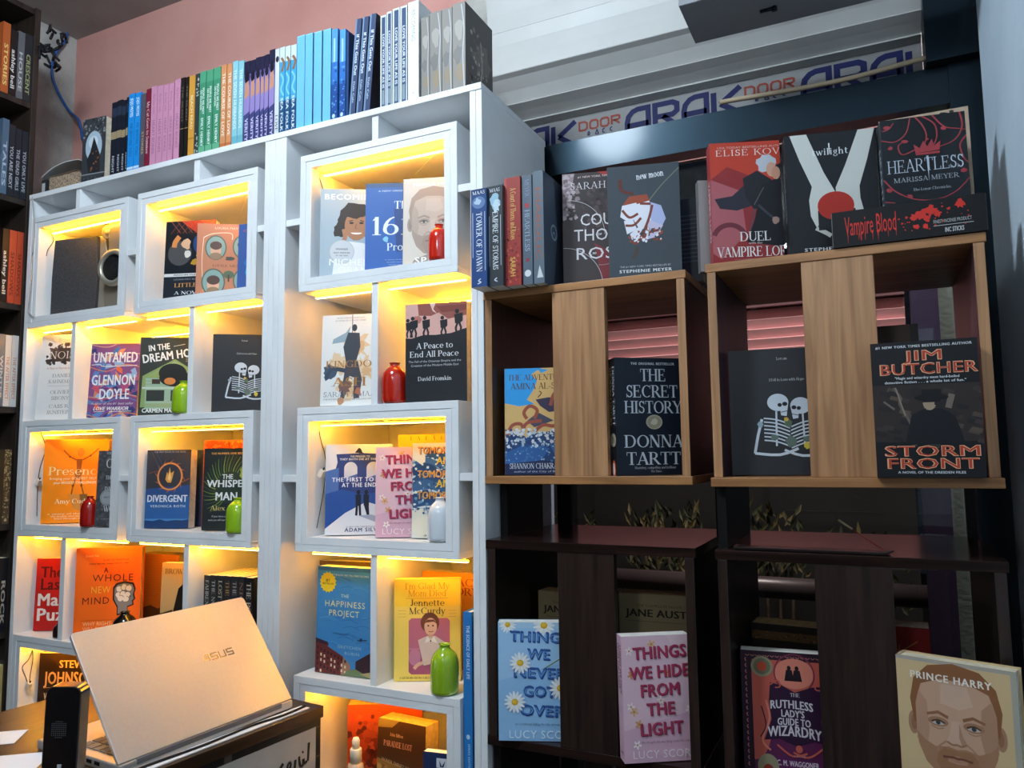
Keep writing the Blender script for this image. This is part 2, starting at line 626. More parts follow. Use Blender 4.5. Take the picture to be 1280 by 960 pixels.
def crate(name, label, x0, x1, z0, z1, px0, px1, y0, depth, mv, mh, side, t, group, over=.0, lip=.0):
    c = thing(name, label, 'display crate', ((x0 + x1) / 2 * K, y0 * K + .1, Z(z0)), group)
    ya, yc = y0 * K, (y0 + depth) * K
    b = MB(); b.box(((x0 - over) * K, ya - .001, Z(z1 - t)), ((x1 + over) * K, yc, Z(z1)), mh); b.build('top_board', c, .001)
    b = MB(); b.box(((x0 - over) * K, ya - .001 - lip, Z(z0)), ((x1 + over) * K, yc, Z(z0 + t)), mh); b.build('bottom_board', c, .001)
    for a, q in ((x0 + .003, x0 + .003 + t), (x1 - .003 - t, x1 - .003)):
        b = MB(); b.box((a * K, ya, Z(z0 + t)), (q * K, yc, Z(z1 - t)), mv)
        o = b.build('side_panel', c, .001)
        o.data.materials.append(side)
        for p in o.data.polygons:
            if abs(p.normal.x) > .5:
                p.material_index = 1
    b = MB(); b.box((px0 * K, ya + .001, Z(z0 + t)), (px1 * K, ya + .02, Z(z1 - t)), mv); b.build('front_plank', c, .001)
    return c


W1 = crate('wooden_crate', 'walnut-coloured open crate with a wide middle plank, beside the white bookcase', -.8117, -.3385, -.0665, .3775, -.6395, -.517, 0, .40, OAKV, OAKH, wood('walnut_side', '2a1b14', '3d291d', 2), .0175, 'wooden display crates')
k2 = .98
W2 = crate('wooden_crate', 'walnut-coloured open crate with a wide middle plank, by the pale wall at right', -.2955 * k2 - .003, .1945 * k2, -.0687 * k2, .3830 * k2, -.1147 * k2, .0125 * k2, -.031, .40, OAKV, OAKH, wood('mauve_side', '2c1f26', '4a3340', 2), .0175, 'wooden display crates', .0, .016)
D1 = crate('dark_crate', 'dark brown open crate under the wooden crate next to the white bookcase', -.8108, -.3385, -.640, -.1925, -.6375, -.510, 0, .40, DARKW, DARKH, BLACKB, .0195, 'dark display crates', .001)
D2 = crate('dark_crate', 'dark brown open crate under the wooden crate by the pale wall', -.2955 * k2 - .003, .1925 * k2, -.655 * k2, -.1935 * k2, -.1175 * k2, .0145 * k2, -.031, .40, DARKW, DARKH, mat('171114', .35, noise=.2, scale=10), .0185, 'dark display crates', .001)
# black boards that carry the crates one above the other
for c, xq, ya, yc, z0, z1 in ((W1, -.8085, .07, .28, -.1925, -.0665), (W2, -.292, .0, .30, -.1935 * k2, -.0687 * k2)):
    b = MB(); b.box((xq * K, ya * K, Z(z0)), ((xq + .018) * K, yc * K, Z(z1)), BLACKB); b.build('support_board', c)
for c, xs, z in ((D1, (-.8075, -.3595), -.640), (D2, (-.292, .168), -.655 * k2)):
    for xq in xs:
        b = MB(); b.box((xq * K, .02 * K, 0), ((xq + .018) * K, .36 * K, Z(z)), BLACKB); b.build('support_board', c)
for c, xq, z0, z1 in ((W1, -.3595, -.1925, -.0665), (W2, .166, -.1935 * k2, -.0687 * k2)):
    b = MB(); b.box((xq * K, .34 * K, Z(z0)), ((xq + .018) * K, .365 * K, Z(z1)), BLACKB); b.build('support_board', c)

# ------------------------------------------------------------------ left: dark shelves along the left wall
SHX = -2.56 * K
DS = wood('dark_shelf', '1f1815', '352a24', 2, .45, 16)
t = thing('dark_bookshelf', 'dark brown bookshelf along the left wall, seen end on', 'bookshelf', ((XL + SHX) / 2, -.5, 0))
LEV = [1.565, 1.2245, .880, .5195, .1755, -.2055, -.5495, -.8805, -1.22]
b = MB(); b.box((XL, .002 * K, 0), (SHX, .021 * K, Z(1.57)), DS); b.build('end_panel', t, .001)
b = MB(); b.box((XL, -1.2, 0), (SHX, -1.2 + .016, Z(1.57)), DS); b.build('end_panel', t, .001)
for z in LEV:
    b = MB(); b.box((XL, -1.184, Z(z - .02)), (SHX - .004, .002 * K, Z(z)), DS); b.build('shelf', t, .001)
b = MB(); b.box((XL, -1.184, .01), (XL + .006, .001 * K, Z(1.54)), mat('191412', .6, noise=.2)); b.build('back_panel', t)
# ------------------------------------------------------------------ lettering
def _glyphs(offset=0):
    chars = [chr(c) for c in range(33, 127)]
    tmp = []

    def mk(s):
        c = bpy.data.curves.new('t', 'FONT')
        c.body = s
        c.offset = offset
        c.resolution_u = 2
        o = bpy.data.objects.new('t', c)
        COL.objects.link(o)
        tmp.append(o)
        return o
    base = mk('II')
    obs = {c: (mk(c), mk('I' + c + 'I')) for c in chars}
    sp = mk('I I')
    dg = bpy.context.evaluated_depsgraph_get()
    dg.update()

    def read(o):
        me = o.evaluated_get(dg).to_mesh()
        me.calc_loop_triangles()
        v = [(p.co.x, p.co.y) for p in me.vertices]
        t = [tuple(q.vertices) for q in me.loop_triangles]
        o.evaluated_get(dg).to_mesh_clear()
        return v, t
    bw = max(p[0] for p in read(base)[0]) - min(p[0] for p in read(base)[0])
    out = {}
    H = max(p[1] for p in read(obs['H'][0])[0])
    for c, (a, q) in obs.items():
        v, t = read(a)
        x = [p[0] for p in read(q)[0]]
        out[c] = ([(p[0] / H, p[1] / H) for p in v], t, (max(x) - min(x) - bw) / H)
    x = [p[0] for p in read(sp)[0]]
    out[' '] = ([], [], (max(x) - min(x) - bw) / H)
    for o in tmp:
        c = o.data
        bpy.data.objects.remove(o)
        bpy.data.curves.remove(c)
    return out


SANS = _glyphs(0)
BOLD = {}
for _c, (_v, _t, _a) in SANS.items():                   # heavier weight: the letter laid over itself a hair apart
    V_, T_ = [], []
    for _lay, (_dx, _dy) in enumerate(((-.045, -.012), (.045, -.012), (-.045, .016), (.045, .016), (0, 0))):
        _k = len(V_)
        V_ += [(x_ + _dx, y_ + _dy) for x_, y_ in _v]
        T_ += [tuple(i_ + _k for i_ in q_) + (_lay,) for q_ in _t]
    BOLD[_c] = (V_, T_, _a + .035)


def serif_font(T=.135, t=.05):
    """a roman alphabet drawn from stems, hairlines, bowls and serifs"""
    G = {}
    st = .04

    def S(x, y0=0, y1=1, ser=3, w=T, e=.085):
        r = [[(x - w / 2, y0), (x + w / 2, y0), (x + w / 2, y1), (x - w / 2, y1)]]
        if ser & 1:
            r.append([(x - w / 2 - e, y0), (x + w / 2 + e, y0), (x + w / 2 + e, y0 + st), (x - w / 2 - e, y0 + st)])
        if ser & 2:
            r.append([(x - w / 2 - e, y1 - st), (x + w / 2 + e, y1 - st), (x + w / 2 + e, y1), (x - w / 2 - e, y1)])
        return r

    def Hl(x0, x1, y, w=t):
        return [[(x0, y - w / 2), (x1, y - w / 2), (x1, y + w / 2), (x0, y + w / 2)]]

    def D(x0, y0, x1, y1, w):
        dx, dy = x1 - x0, y1 - y0
        k = w / 2 * math.hypot(dx, dy) / abs(dy)
        return [[(x0 - k, y0), (x0 + k, y0), (x1 + k, y1), (x1 - k, y1)]]

    def A(cx, cy, rx, ry, a0=0, a1=360, wv=T, wh=t):
        n = max(4, int(abs(a1 - a0) / 22))
        r = []
        for i in range(n):
            q = []
            for a, o in ((a0 + (a1 - a0) * i / n, 0), (a0 + (a1 - a0) * (i + 1) / n, 0), (a0 + (a1 - a0) * (i + 1) / n, 1), (a0 + (a1 - a0) * i / n, 1)):
                a = math.radians(a)
                q.append((cx + (rx - wv * o) * math.cos(a), cy + (ry - wh * o) * math.sin(a)))
            r.append(q)
        return r

    def sf(x, y, e=.13):
        y0 = y if y < .5 else y - st
        return [[(x - e, y0), (x + e, y0), (x + e, y0 + st), (x - e, y0 + st)]]
    th, tn = T, t
    G['A'] = (D(.09, 0, .37, 1, tn) + D(.65, 0, .37, 1, th) + Hl(.17, .55, .33) + sf(.09, 0) + sf(.65, 0), .76)
    G['B'] = (S(.13) + Hl(.13, .34, .975) + Hl(.13, .34, .52) + Hl(.13, .36, .025) + A(.32, .755, .24, .245, -90, 90) + A(.34, .27, .27, .27, -90, 90), .66)
    G['C'] = (A(.42, .5, .39, .5, 48, 312) + [[(.66, .7), (.7, .7), (.7, 1), (.66, 1)]], .77)
    G['D'] = (S(.13) + Hl(.13, .38, .975) + Hl(.13, .38, .025) + A(.36, .5, .4, .5, -90, 90), .82)
    G['E'] = (S(.13) + Hl(.13, .55, .975) + Hl(.13, .42, .52) + Hl(.13, .58, .025) + [[(.52, .78), (.56, .78), (.56, 1), (.52, 1)], [(.41, .4), (.44, .4), (.44, .64), (.41, .64)], [(.56, 0), (.6, 0), (.6, .24), (.56, .24)]], .66)
    G['F'] = (S(.13) + Hl(.13, .55, .975) + Hl(.13, .42, .5) + [[(.52, .78), (.56, .78), (.56, 1), (.52, 1)], [(.41, .38), (.44, .38), (.44, .62), (.41, .62)]], .6)
    G['G'] = (A(.42, .5, .39, .5, 48, 318) + [[(.66, .7), (.7, .7), (.7, 1), (.66, 1)]] + S(.68, .03, .42, 2), .84)
    G['H'] = (S(.14) + S(.64) + Hl(.14, .64, .52), .79)
    G['I'] = (S(.16), .32)
    G['J'] = (S(.28, .2, 1, 2) + A(.19, .2, .157, .2, 180, 360), .42)
    G['K'] = (S(.14) + D(.2, .4, .6, 1, tn) + D(.67, 0, .33, .58, th) + sf(.6, 1) + sf(.67, 0), .76)
    G['L'] = (S(.13) + Hl(.13, .56, .025) + [[(.54, 0), (.58, 0), (.58, .26), (.54, .26)]], .62)
    G['M'] = (S(.12, w=tn) + D(.46, 0, .13, 1, th) + D(.46, 0, .8, 1, tn) + S(.8), .95)
    G['N'] = (S(.12, w=tn) + D(.62, 0, .14, 1, th) + S(.64, w=tn, ser=2), .78)
    G['O'] = (A(.42, .5, .4, .5), .84)
    G['P'] = (S(.13) + Hl(.13, .34, .975) + Hl(.13, .34, .46) + A(.32, .72, .26, .28, -90, 90), .6)
    G['Q'] = (A(.42, .5, .4, .5) + D(.72, -.18, .45, .15, th), .84)
    G['R'] = (S(.13) + Hl(.13, .34, .975) + Hl(.13, .34, .48) + A(.32, .735, .25, .265, -90, 90) + D(.66, 0, .34, .48, th) + sf(.68, 0, .1), .73)
    G['S'] = (A(.27, .74, .2, .26, 25, 270, .1, .075) + A(.27, .27, .22, .27, 90, -155, .1, .075) + [[(.43, .72), (.47, .72), (.47, 1), (.43, 1)], [(.04, 0), (.08, 0), (.08, .3), (.04, .3)]], .54)
    G['T'] = (S(.34, ser=1) + Hl(.03, .65, .975) + [[(.03, .74), (.065, .74), (.065, 1), (.03, 1)], [(.615, .74), (.65, .74), (.65, 1), (.615, 1)]], .68)
    G['U'] = (S(.14, .3, 1, 2) + A(.385, .3, .3125, .3, 180, 360, .11) + S(.66, .3, 1, 2, w=tn), .79)
    G['V'] = (D(.37, 0, .09, 1, th) + D(.37, 0, .65, 1, tn) + sf(.09, 1) + sf(.65, 1), .72)
    G['W'] = (D(.34, 0, .08, 1, th) + D(.34, 0, .56, .85, tn) + D(.76, 0, .5, 1, th) + D(.76, 0, 1.0, 1, tn) + sf(.08, 1) + sf(.5, 1) + sf(1.0, 1), 1.06)
    G['X'] = (D(.64, 0, .1, 1, th) + D(.1, 0, .62, 1, tn) + sf(.1, 0) + sf(.64, 0) + sf(.1, 1) + sf(.62, 1), .74)
    G['Y'] = (D(.36, .45, .08, 1, th) + D(.36, .45, .64, 1, tn) + S(.36, 0, .47, 1) + sf(.08, 1) + sf(.64, 1), .7)
    G['Z'] = (Hl(.06, .58, .975) + Hl(.06, .6, .025) + D(.1, .02, .52, .98, th) + [[(.06, .76), (.1, .76), (.1, 1), (.06, 1)], [(.56, 0), (.6, 0), (.6, .24), (.56, .24)]], .64)
    w2 = T * .86
    x = .67
    fu = A(.3, x / 2, .26, x / 2, 0, 360, w2)
    G['a'] = (S(.42, 0, .45, 1, w2, .05) + A(.285, .44, .18, .23, 0, 160, w2) + A(.25, .19, .2, .2, 0, 360, w2), .54)
    G['b'] = (S(.14, 0, 1, 2, w2, .05) + A(.34, x / 2, .25, x / 2, 0, 360, w2), .63)
    G['c'] = (A(.31, x / 2, .27, x / 2, 50, 310, w2), .54)
    G['d'] = (S(.48, 0, 1, 3, w2, .05) + A(.29, x / 2, .25, x / 2, 0, 360, w2), .64)
    G['e'] = (A(.31, x / 2, .27, x / 2, 0, 315, w2) + Hl(.07, .56, .34), .58)
    G['f'] = (S(.18, 0, .8, 1, w2, .06) + A(.31, .8, .188, .2, 50, 180, w2) + Hl(.05, .4, .645), .38)
    G['g'] = (A(.28, .42, .2, .25, 0, 360, w2) + A(.28, -.1, .25, .2, 0, 360, .07) + Hl(.4, .54, .63), .55)
    G['h'] = (S(.14, 0, 1, 3, w2, .05) + A(.34, .4, .22, .26, 0, 180, w2) + S(.5, 0, .42, 1, w2, .06), .66)
    G['i'] = (S(.14, 0, x, 3, w2, .05) + A(.14, .88, .075, .08, 0, 360, .07, .075), .29)
    G['j'] = (S(.16, -.1, x, 2, w2, .05) + A(.06, -.1, .155, .2, 180, 360, w2) + A(.16, .88, .075, .08, 0, 360, .07, .075), .3)
    G['k'] = (S(.14, 0, 1, 3, w2, .05) + D(.2, .28, .5, x, tn) + D(.54, 0, .3, .4, w2) + sf(.5, x - .0, .09) + sf(.54, 0, .09), .62)
    G['l'] = (S(.14, 0, 1, 3, w2, .06), .29)
    G['m'] = (S(.14, 0, x, 3, w2, .05) + A(.32, .4, .2, .26, 0, 180, w2) + S(.462, 0, .42, 1, w2, .05) + A(.63, .4, .2, .26, 0, 180, w2) + S(.772, 0, .42, 1, w2, .05), .93)
    G['n'] = (S(.14, 0, x, 3, w2, .05) + A(.34, .4, .22, .26, 0, 180, w2) + S(.5, 0, .42, 1, w2, .06), .66)
    G['o'] = (A(.32, x / 2, .28, x / 2, 0, 360, w2), .63)
    G['p'] = (S(.14, -.3, x, 3, w2, .05) + A(.34, x / 2, .25, x / 2, 0, 360, w2), .63)
    G['q'] = (S(.48, -.3, x, 1, w2, .05) + A(.29, x / 2, .25, x / 2, 0, 360, w2), .63)
    G['r'] = (S(.14, 0, x, 3, w2, .05) + A(.32, .44, .2, .22, 30, 150, w2), .46)
    G['s'] = (A(.22, .49, .16, .17, 20, 270, .075, .06) + A(.22, .18, .175, .19, 90, -160, .075, .06), .44)
    G['t'] = (S(.17, .1, .85, 0, w2) + A(.28, .13, .167, .13, 180, 320, w2) + Hl(.03, .38, .645), .42)
    G['u'] = (S(.14, .22, x, 2, w2, .04) + A(.33, .25, .248, .25, 180, 360, .09) + S(.5, 0, x, 3, w2, .04), .66)
    G['v'] = (D(.29, 0, .09, x, w2) + D(.29, 0, .5, x, tn) + sf(.09, x, .09) + sf(.5, x, .09), .57)
    G['w'] = (D(.26, 0, .08, x, w2) + D(.26, 0, .43, .6, tn) + D(.58, 0, .4, x, w2) + D(.58, 0, .76, x, tn) + sf(.08, x, .09) + sf(.76, x, .09), .83)
    G['x'] = (D(.48, 0, .1, x, w2) + D(.1, 0, .48, x, tn) + sf(.1, 0, .08) + sf(.48, 0, .08) + sf(.1, x, .08) + sf(.48, x, .08), .57)
    G['y'] = (D(.29, 0, .09, x, w2) + D(.16, -.3, .5, x, tn) + sf(.09, x, .09) + sf(.5, x, .09) + A(.12, -.24, .07, .07, 0, 360, .06, .06), .57)
    G['z'] = (Hl(.06, .46, .64) + Hl(.06, .47, .025) + D(.1, .02, .42, .65, w2), .52)
    G['1'] = (S(.2, 0, 1, 1) + D(.08, .8, .18, .98, tn), .38)
    G['6'] = (A(.32, .3, .28, .3) + A(.5, .3, .46, .7, 180, 98), .64)
    G['9'] = (A(.3, .68, .28, .32) + A(.12, .68, .46, .68, 0, -80), .62)
    G["'"] = ([[(.06, .7), (.1, .7), (.14, 1), (.03, 1)]], .18)
    G[','] = ([[(.06, -.14), (.1, -.12), (.17, .12), (.05, .12)]], .24)
    G['.'] = (A(.1, .06, .07, .07, 0, 360, .065, .065), .22)
    G['-'] = (Hl(.05, .33, .34, .08), .38)
    G[' '] = ([], .32)
    out = {}
    for c, (polys, adv) in G.items():
        v, tr = [], []
        for n_, p in enumerate(polys):
            k = len(v)
            v += p
            for i in range(1, len(p) - 1):
                tr.append((k, k + i, k + i + 1, n_ % 6))
        out[c] = (v, tr, adv)
    return out


SERIF = serif_font()
SERIFL = serif_font(.085, .04)
SERIFB = serif_font(.17, .06)
FONTS = {'sans': SANS, 'bold': BOLD, 'serif': SERIF, 'light': SERIFL, 'fat': SERIFB}


# ------------------------------------------------------------------ cover artwork
class Art:
    """flat printed shapes; u runs 0..1 to the right, v runs 0..1 downward, asp = width / height"""

    def __init__(s, asp):
        s.asp, s.it, s.L, s.um = asp, [], 0, 1.0

    def tris(s, T, m):
        s.L += 1
        for t in T:
            p = list(t)
            for ax, lo in ((0, 1), (0, 0), (1, 1), (1, 0)):       # clip to the cover
                lim, q = (0.0, []) if lo else (s.um if ax == 0 else 1.0, [])
                ins = (lambda a: a[ax] >= lim) if lo else (lambda a: a[ax] <= lim)
                for i in range(len(p)):
                    a, c = p[i], p[(i + 1) % len(p)]
                    if ins(a):
                        q.append(a)
                    if ins(a) != ins(c):
                        k = (lim - a[ax]) / (c[ax] - a[ax])
                        q.append((a[0] + (c[0] - a[0]) * k, a[1] + (c[1] - a[1]) * k))
                p = q
                if not p:
                    break
            if len(p) > 2:
                s.it.append((s.L, m, p))

    def poly(s, pts, c, **k):
        m = mat(c, **k) if isinstance(c, str) else c
        tr = tessellate_polygon([[Vector((x, y / s.asp, 0)) for x, y in pts]])
        s.tris([[pts[i] for i in t] for t in tr], m)

    def rect(s, u0, v0, u1, v1, c):
        s.tris([[(u0, v0), (u1, v0), (u1, v1)], [(u0, v0), (u1, v1), (u0, v1)]], mat(c) if isinstance(c, str) else c)

    def ell(s, u, v, ru, rv, c, a0=0, a1=360, rot=0, n=24):
        """ru in widths; rv in widths as well"""
        p = []
        cr, sr = math.cos(math.radians(rot)), math.sin(math.radians(rot))
        for i in range(n + (a1 - a0 < 360)):
            a = math.radians(a0 + (a1 - a0) * i / n)
            x, y = ru * math.cos(a), rv * math.sin(a)
            p.append((u + x * cr - y * sr, v + (x * sr + y * cr) * s.asp))
        s.poly(p, c)

    def ring(s, u, v, r, wd, c, a0=0, a1=360, n=32, ry=None):
        ry = ry or r
        T = []
        for i in range(n):
            a, d = math.radians(a0 + (a1 - a0) * i / n), math.radians(a0 + (a1 - a0) * (i + 1) / n)
            q = [(u + (r + k) * math.cos(g), v + (ry + k) * math.sin(g) * s.asp) for g, k in ((a, 0), (d, 0), (d, -wd), (a, -wd))]
            T += [[q[0], q[1], q[2]], [q[0], q[2], q[3]]]
        s.tris(T, mat(c))

    def line(s, pts, wd, c, curve=0, taper=0):
        P = [Vector((x, y / s.asp, 0)) for x, y in pts]
        if curve:
            P = smooth_curve(P, curve)
        T, n = [], len(P)
        L, R = [], []
        for i, p in enumerate(P):
            t = P[min(i + 1, n - 1)] - P[max(i - 1, 0)]
            if t.length < 1e-9:
                t = Vector((1, 0, 0))
            t.normalize()
            h = Vector((-t.y, t.x, 0)) * wd / 2 * (1 - taper * i / (n - 1))
            L.append(((p + h).x, (p + h).y * s.asp)); R.append(((p - h).x, (p - h).y * s.asp))
        for i in range(n - 1):
            T += [[L[i], R[i], R[i + 1]], [L[i], R[i + 1], L[i + 1]]]
        s.tris(T, mat(c))

    def blob(s, u, v, r, c, seed=0, n=14, rough=.35, sq=1):
        rd = random.Random(seed)
        p = []
        for i in range(n):
            a = 2 * math.pi * i / n
            k = r * (1 - rough * rd.random())
            p.append((u + k * math.cos(a), v + k * math.sin(a) * s.asp * sq))
        s.poly(p, c)

    def dots(s, u0, v0, u1, v1, n, r, cols, seed=0, k=5):
        rd = random.Random(seed)
        by = {}
        for _ in range(n):
            u, v, q = u0 + (u1 - u0) * rd.random(), v0 + (v1 - v0) * rd.random(), r * (.4 + .6 * rd.random())
            p = [(u + q * math.cos(6.283 * i / k + rd.random()), v + q * math.sin(6.283 * i / k + rd.random()) * s.asp) for i in range(k)]
            by.setdefault(rd.choice(cols), []).extend([[p[0], p[i], p[i + 1]] for i in range(1, k - 1)])
        for c, T in by.items():
            s.tris(T, mat(c))

    def text(s, txt, u, v, cap, c, w=None, font='bold', al='c', rot=0, slant=0, track=0, arc=0):
        """v = baseline; cap = capital height; w = full width to fit (all fractions)"""
        F_ = FONTS[font]
        x, V, Tn = 0, [], []
        for ch in txt:
            g = F_.get(ch) or SANS.get(ch)
            if g is None:
                continue
            k = len(V)
            V += [(x + p[0], p[1]) for p in g[0]]
            Tn += [tuple(k + i for i in t[:3]) + (t[3] if len(t) > 3 else 0,) for t in g[1]]
            x += g[2] + track
        x -= track
        if x <= 0:
            return
        hh = cap / s.asp                                   # cap height measured in widths
        sx = (w / x) if w else hh
        off = {'c': -.5, 'l': 0, 'r': -1}[al] * x * sx
        cr, sr = math.cos(math.radians(rot)), math.sin(math.radians(rot))
        Q = []
        for px, py in V:
            X, Y = px * sx + off + slant * py * hh, py * hh
            if arc:
                Y -= arc * (X * X)
            X, Y = X * cr + Y * sr, -X * sr + Y * cr
            Q.append((u + X, v - Y * s.asp))
        for lay in sorted({t[3] for t in Tn}):
            s.tris([[Q[i] for i in t[:3]] for t in Tn if t[3] == lay], mat(c) if isinstance(c, str) else c)

    def put(s, b, o, ex, ez, nrm, w, h):
        for L, m, p in s.it:
            d = nrm * (1.2e-5 * L)
            b.face([o + ex * (u * w) + ez * (h * (1 - v)) + d for u, v in p], m)


def small(a, u, v, n, c, w=.5, cap=.012, gap=.028, al='c', words='a story of the people who lived through it all and what they found there'):
    """lines of small print"""
    ws = words.split()
    for i in range(n):
        a.text(' '.join(ws[(i * 3) % len(ws):(i * 3) % len(ws) + 5]), u, v + i * gap, cap, c, w=w * (1 - .13 * (i % 3)), font='sans', al=al)


# ------------------------------------------------------------------ books
PAGES = mat('d9cfb8', .8, .2, noise=.12, scale=90)
PAGEW = mat('e6e2d8', .8, .2, noise=.08, scale=90)
PAGEY = mat('b49a6c', .85, .2, noise=.2, scale=90)


def make_book(root, w, h, t, front, back=None, spine=None, art=None, spart=None, hard=False, pages=PAGES, gloss=.32, wrap=0, aw=None):
    """root frame: cover faces -y, spine at x = 0, stands on z = 0"""
    fm = mat(front, gloss, coat=wrap)
    bm_ = mat(back or front, gloss, coat=wrap)
    sm_ = mat(spine or front, gloss, coat=wrap)
    ct = .0022 if hard else .0006
    e = .003 if hard else .0005
    b = MB()
    b.box((0, 0, 0), (w, ct, h), fm)
    b.box((0, t - ct, 0), (w, t, h), bm_)
    b.box((-.0002, 0, 0), (ct, t, h), sm_)
    if art:
        art.put(b, Vector((0, 0, 0)), Vector((1, 0, 0)), Vector((0, 0, 1)), Vector((0, -1, 0)), aw or w, h)
    if spart:
        spart.put(b, Vector((-.0002, t, 0)), Vector((0, -1, 0)), Vector((0, 0, 1)), Vector((-1, 0, 0)), t, h)
    b.build('cover', root, off=(0, 0, 0))
    b = MB()
    b.box((ct, ct, e), (w - e - .0005, t - ct, h - e), pages)
    b.build('page_block', root, off=(0, 0, 0))


def stand_book(label, group, bl, top, shelf, w, t, front, cover=None, y=None, br=None, yaw=None, lean=2.0, h=None, tilt=0, y0=14, xmin=None, xmax=None, cat='book', name='book', **k):
    """bl = (px, py) of the lower left corner of the cover; top = py of its upper left corner; shelf = plan height it stands on"""
    zs_ = Z(shelf)
    p = atz(bl[0], bl[1], zs_) if y is None else aty(bl[0], bl[1], y * K)
    p.z = zs_
    ln = math.radians(lean)
    if br is None and yaw is None:
        yaw = 0

    def tl(hh):
        v = Matrix.Rotation(math.radians(yaw or 0), 3, 'Z') @ Vector((0, math.sin(ln) * hh, math.cos(ln) * hh))
        return proj(p + v)[1] - top
    if h is None:
        h = bis(tl, .05, .45)
    if isinstance(w, tuple):
        w = w[0] * h
    if br is not None:
        def err(a_, w_):
            a_ = math.radians(a_)
            return proj(p + Vector((math.cos(a_), math.sin(a_), 0)) * w_)[0] - br
        if yaw is None:
            yaw = min((abs(err(a_, w)) + .12 * abs(a_ - y0), a_) for a_ in range(-8, 36))[1]
        if abs(err(yaw, w)) > .5:
            w = bis(lambda q: err(yaw, q), w * .8, w * 1.2)
    cw, sw = math.cos(math.radians(yaw)), math.sin(math.radians(yaw))
    if xmin is not None:
        p.x = max(p.x, xmin * K + .0012 + max(0, t * sw) + max(0, h * math.sin(ln) * sw))
    w0 = w
    if xmax is not None:
        w = min(w, (xmax * K - .0008 - p.x + min(0, t * sw)) / cw)
    r = thing(name, label, cat, p + Vector((0, 0, t * math.sin(ln) + .0004)), group)
    del r['_w']
    r.rotation_euler = (Matrix.Rotation(math.radians(yaw), 3, 'Z') @ Matrix.Rotation(math.radians(tilt), 3, 'Y') @ Matrix.Rotation(-ln, 3, 'X')).to_euler()
    a = None
    if cover:
        a = Art(w0 / h)
        a.um = w / w0
        cover(a)
    sp = k.pop('sp', None)
    sa = None
    if sp:
        sa = Art(t / h)
        sp(sa)
    make_book(r, w, h, t, front, art=a, spart=sa, aw=w0, **k)
    DBG.append((label[:40], [round(x, 3) for x in (p.x / K, p.y / K, w, h, yaw)]))
    return r


DBG = []


def spine_text(a, txt, c, v0, v1, u=.5, cap=.55, font='bold', up=False):
    """words running down (or up) a spine between v0 and v1; cap as a share of the thickness"""
    L = (v1 - v0) / a.asp                                  # length in widths
    m = (v0 + v1) / 2
    if up:
        a.text(txt, u + cap / 2, m, cap * a.asp, c, w=L, font=font, rot=-90)
    else:
        a.text(txt, u - cap / 2, m, cap * a.asp, c, w=L, font=font, rot=90)
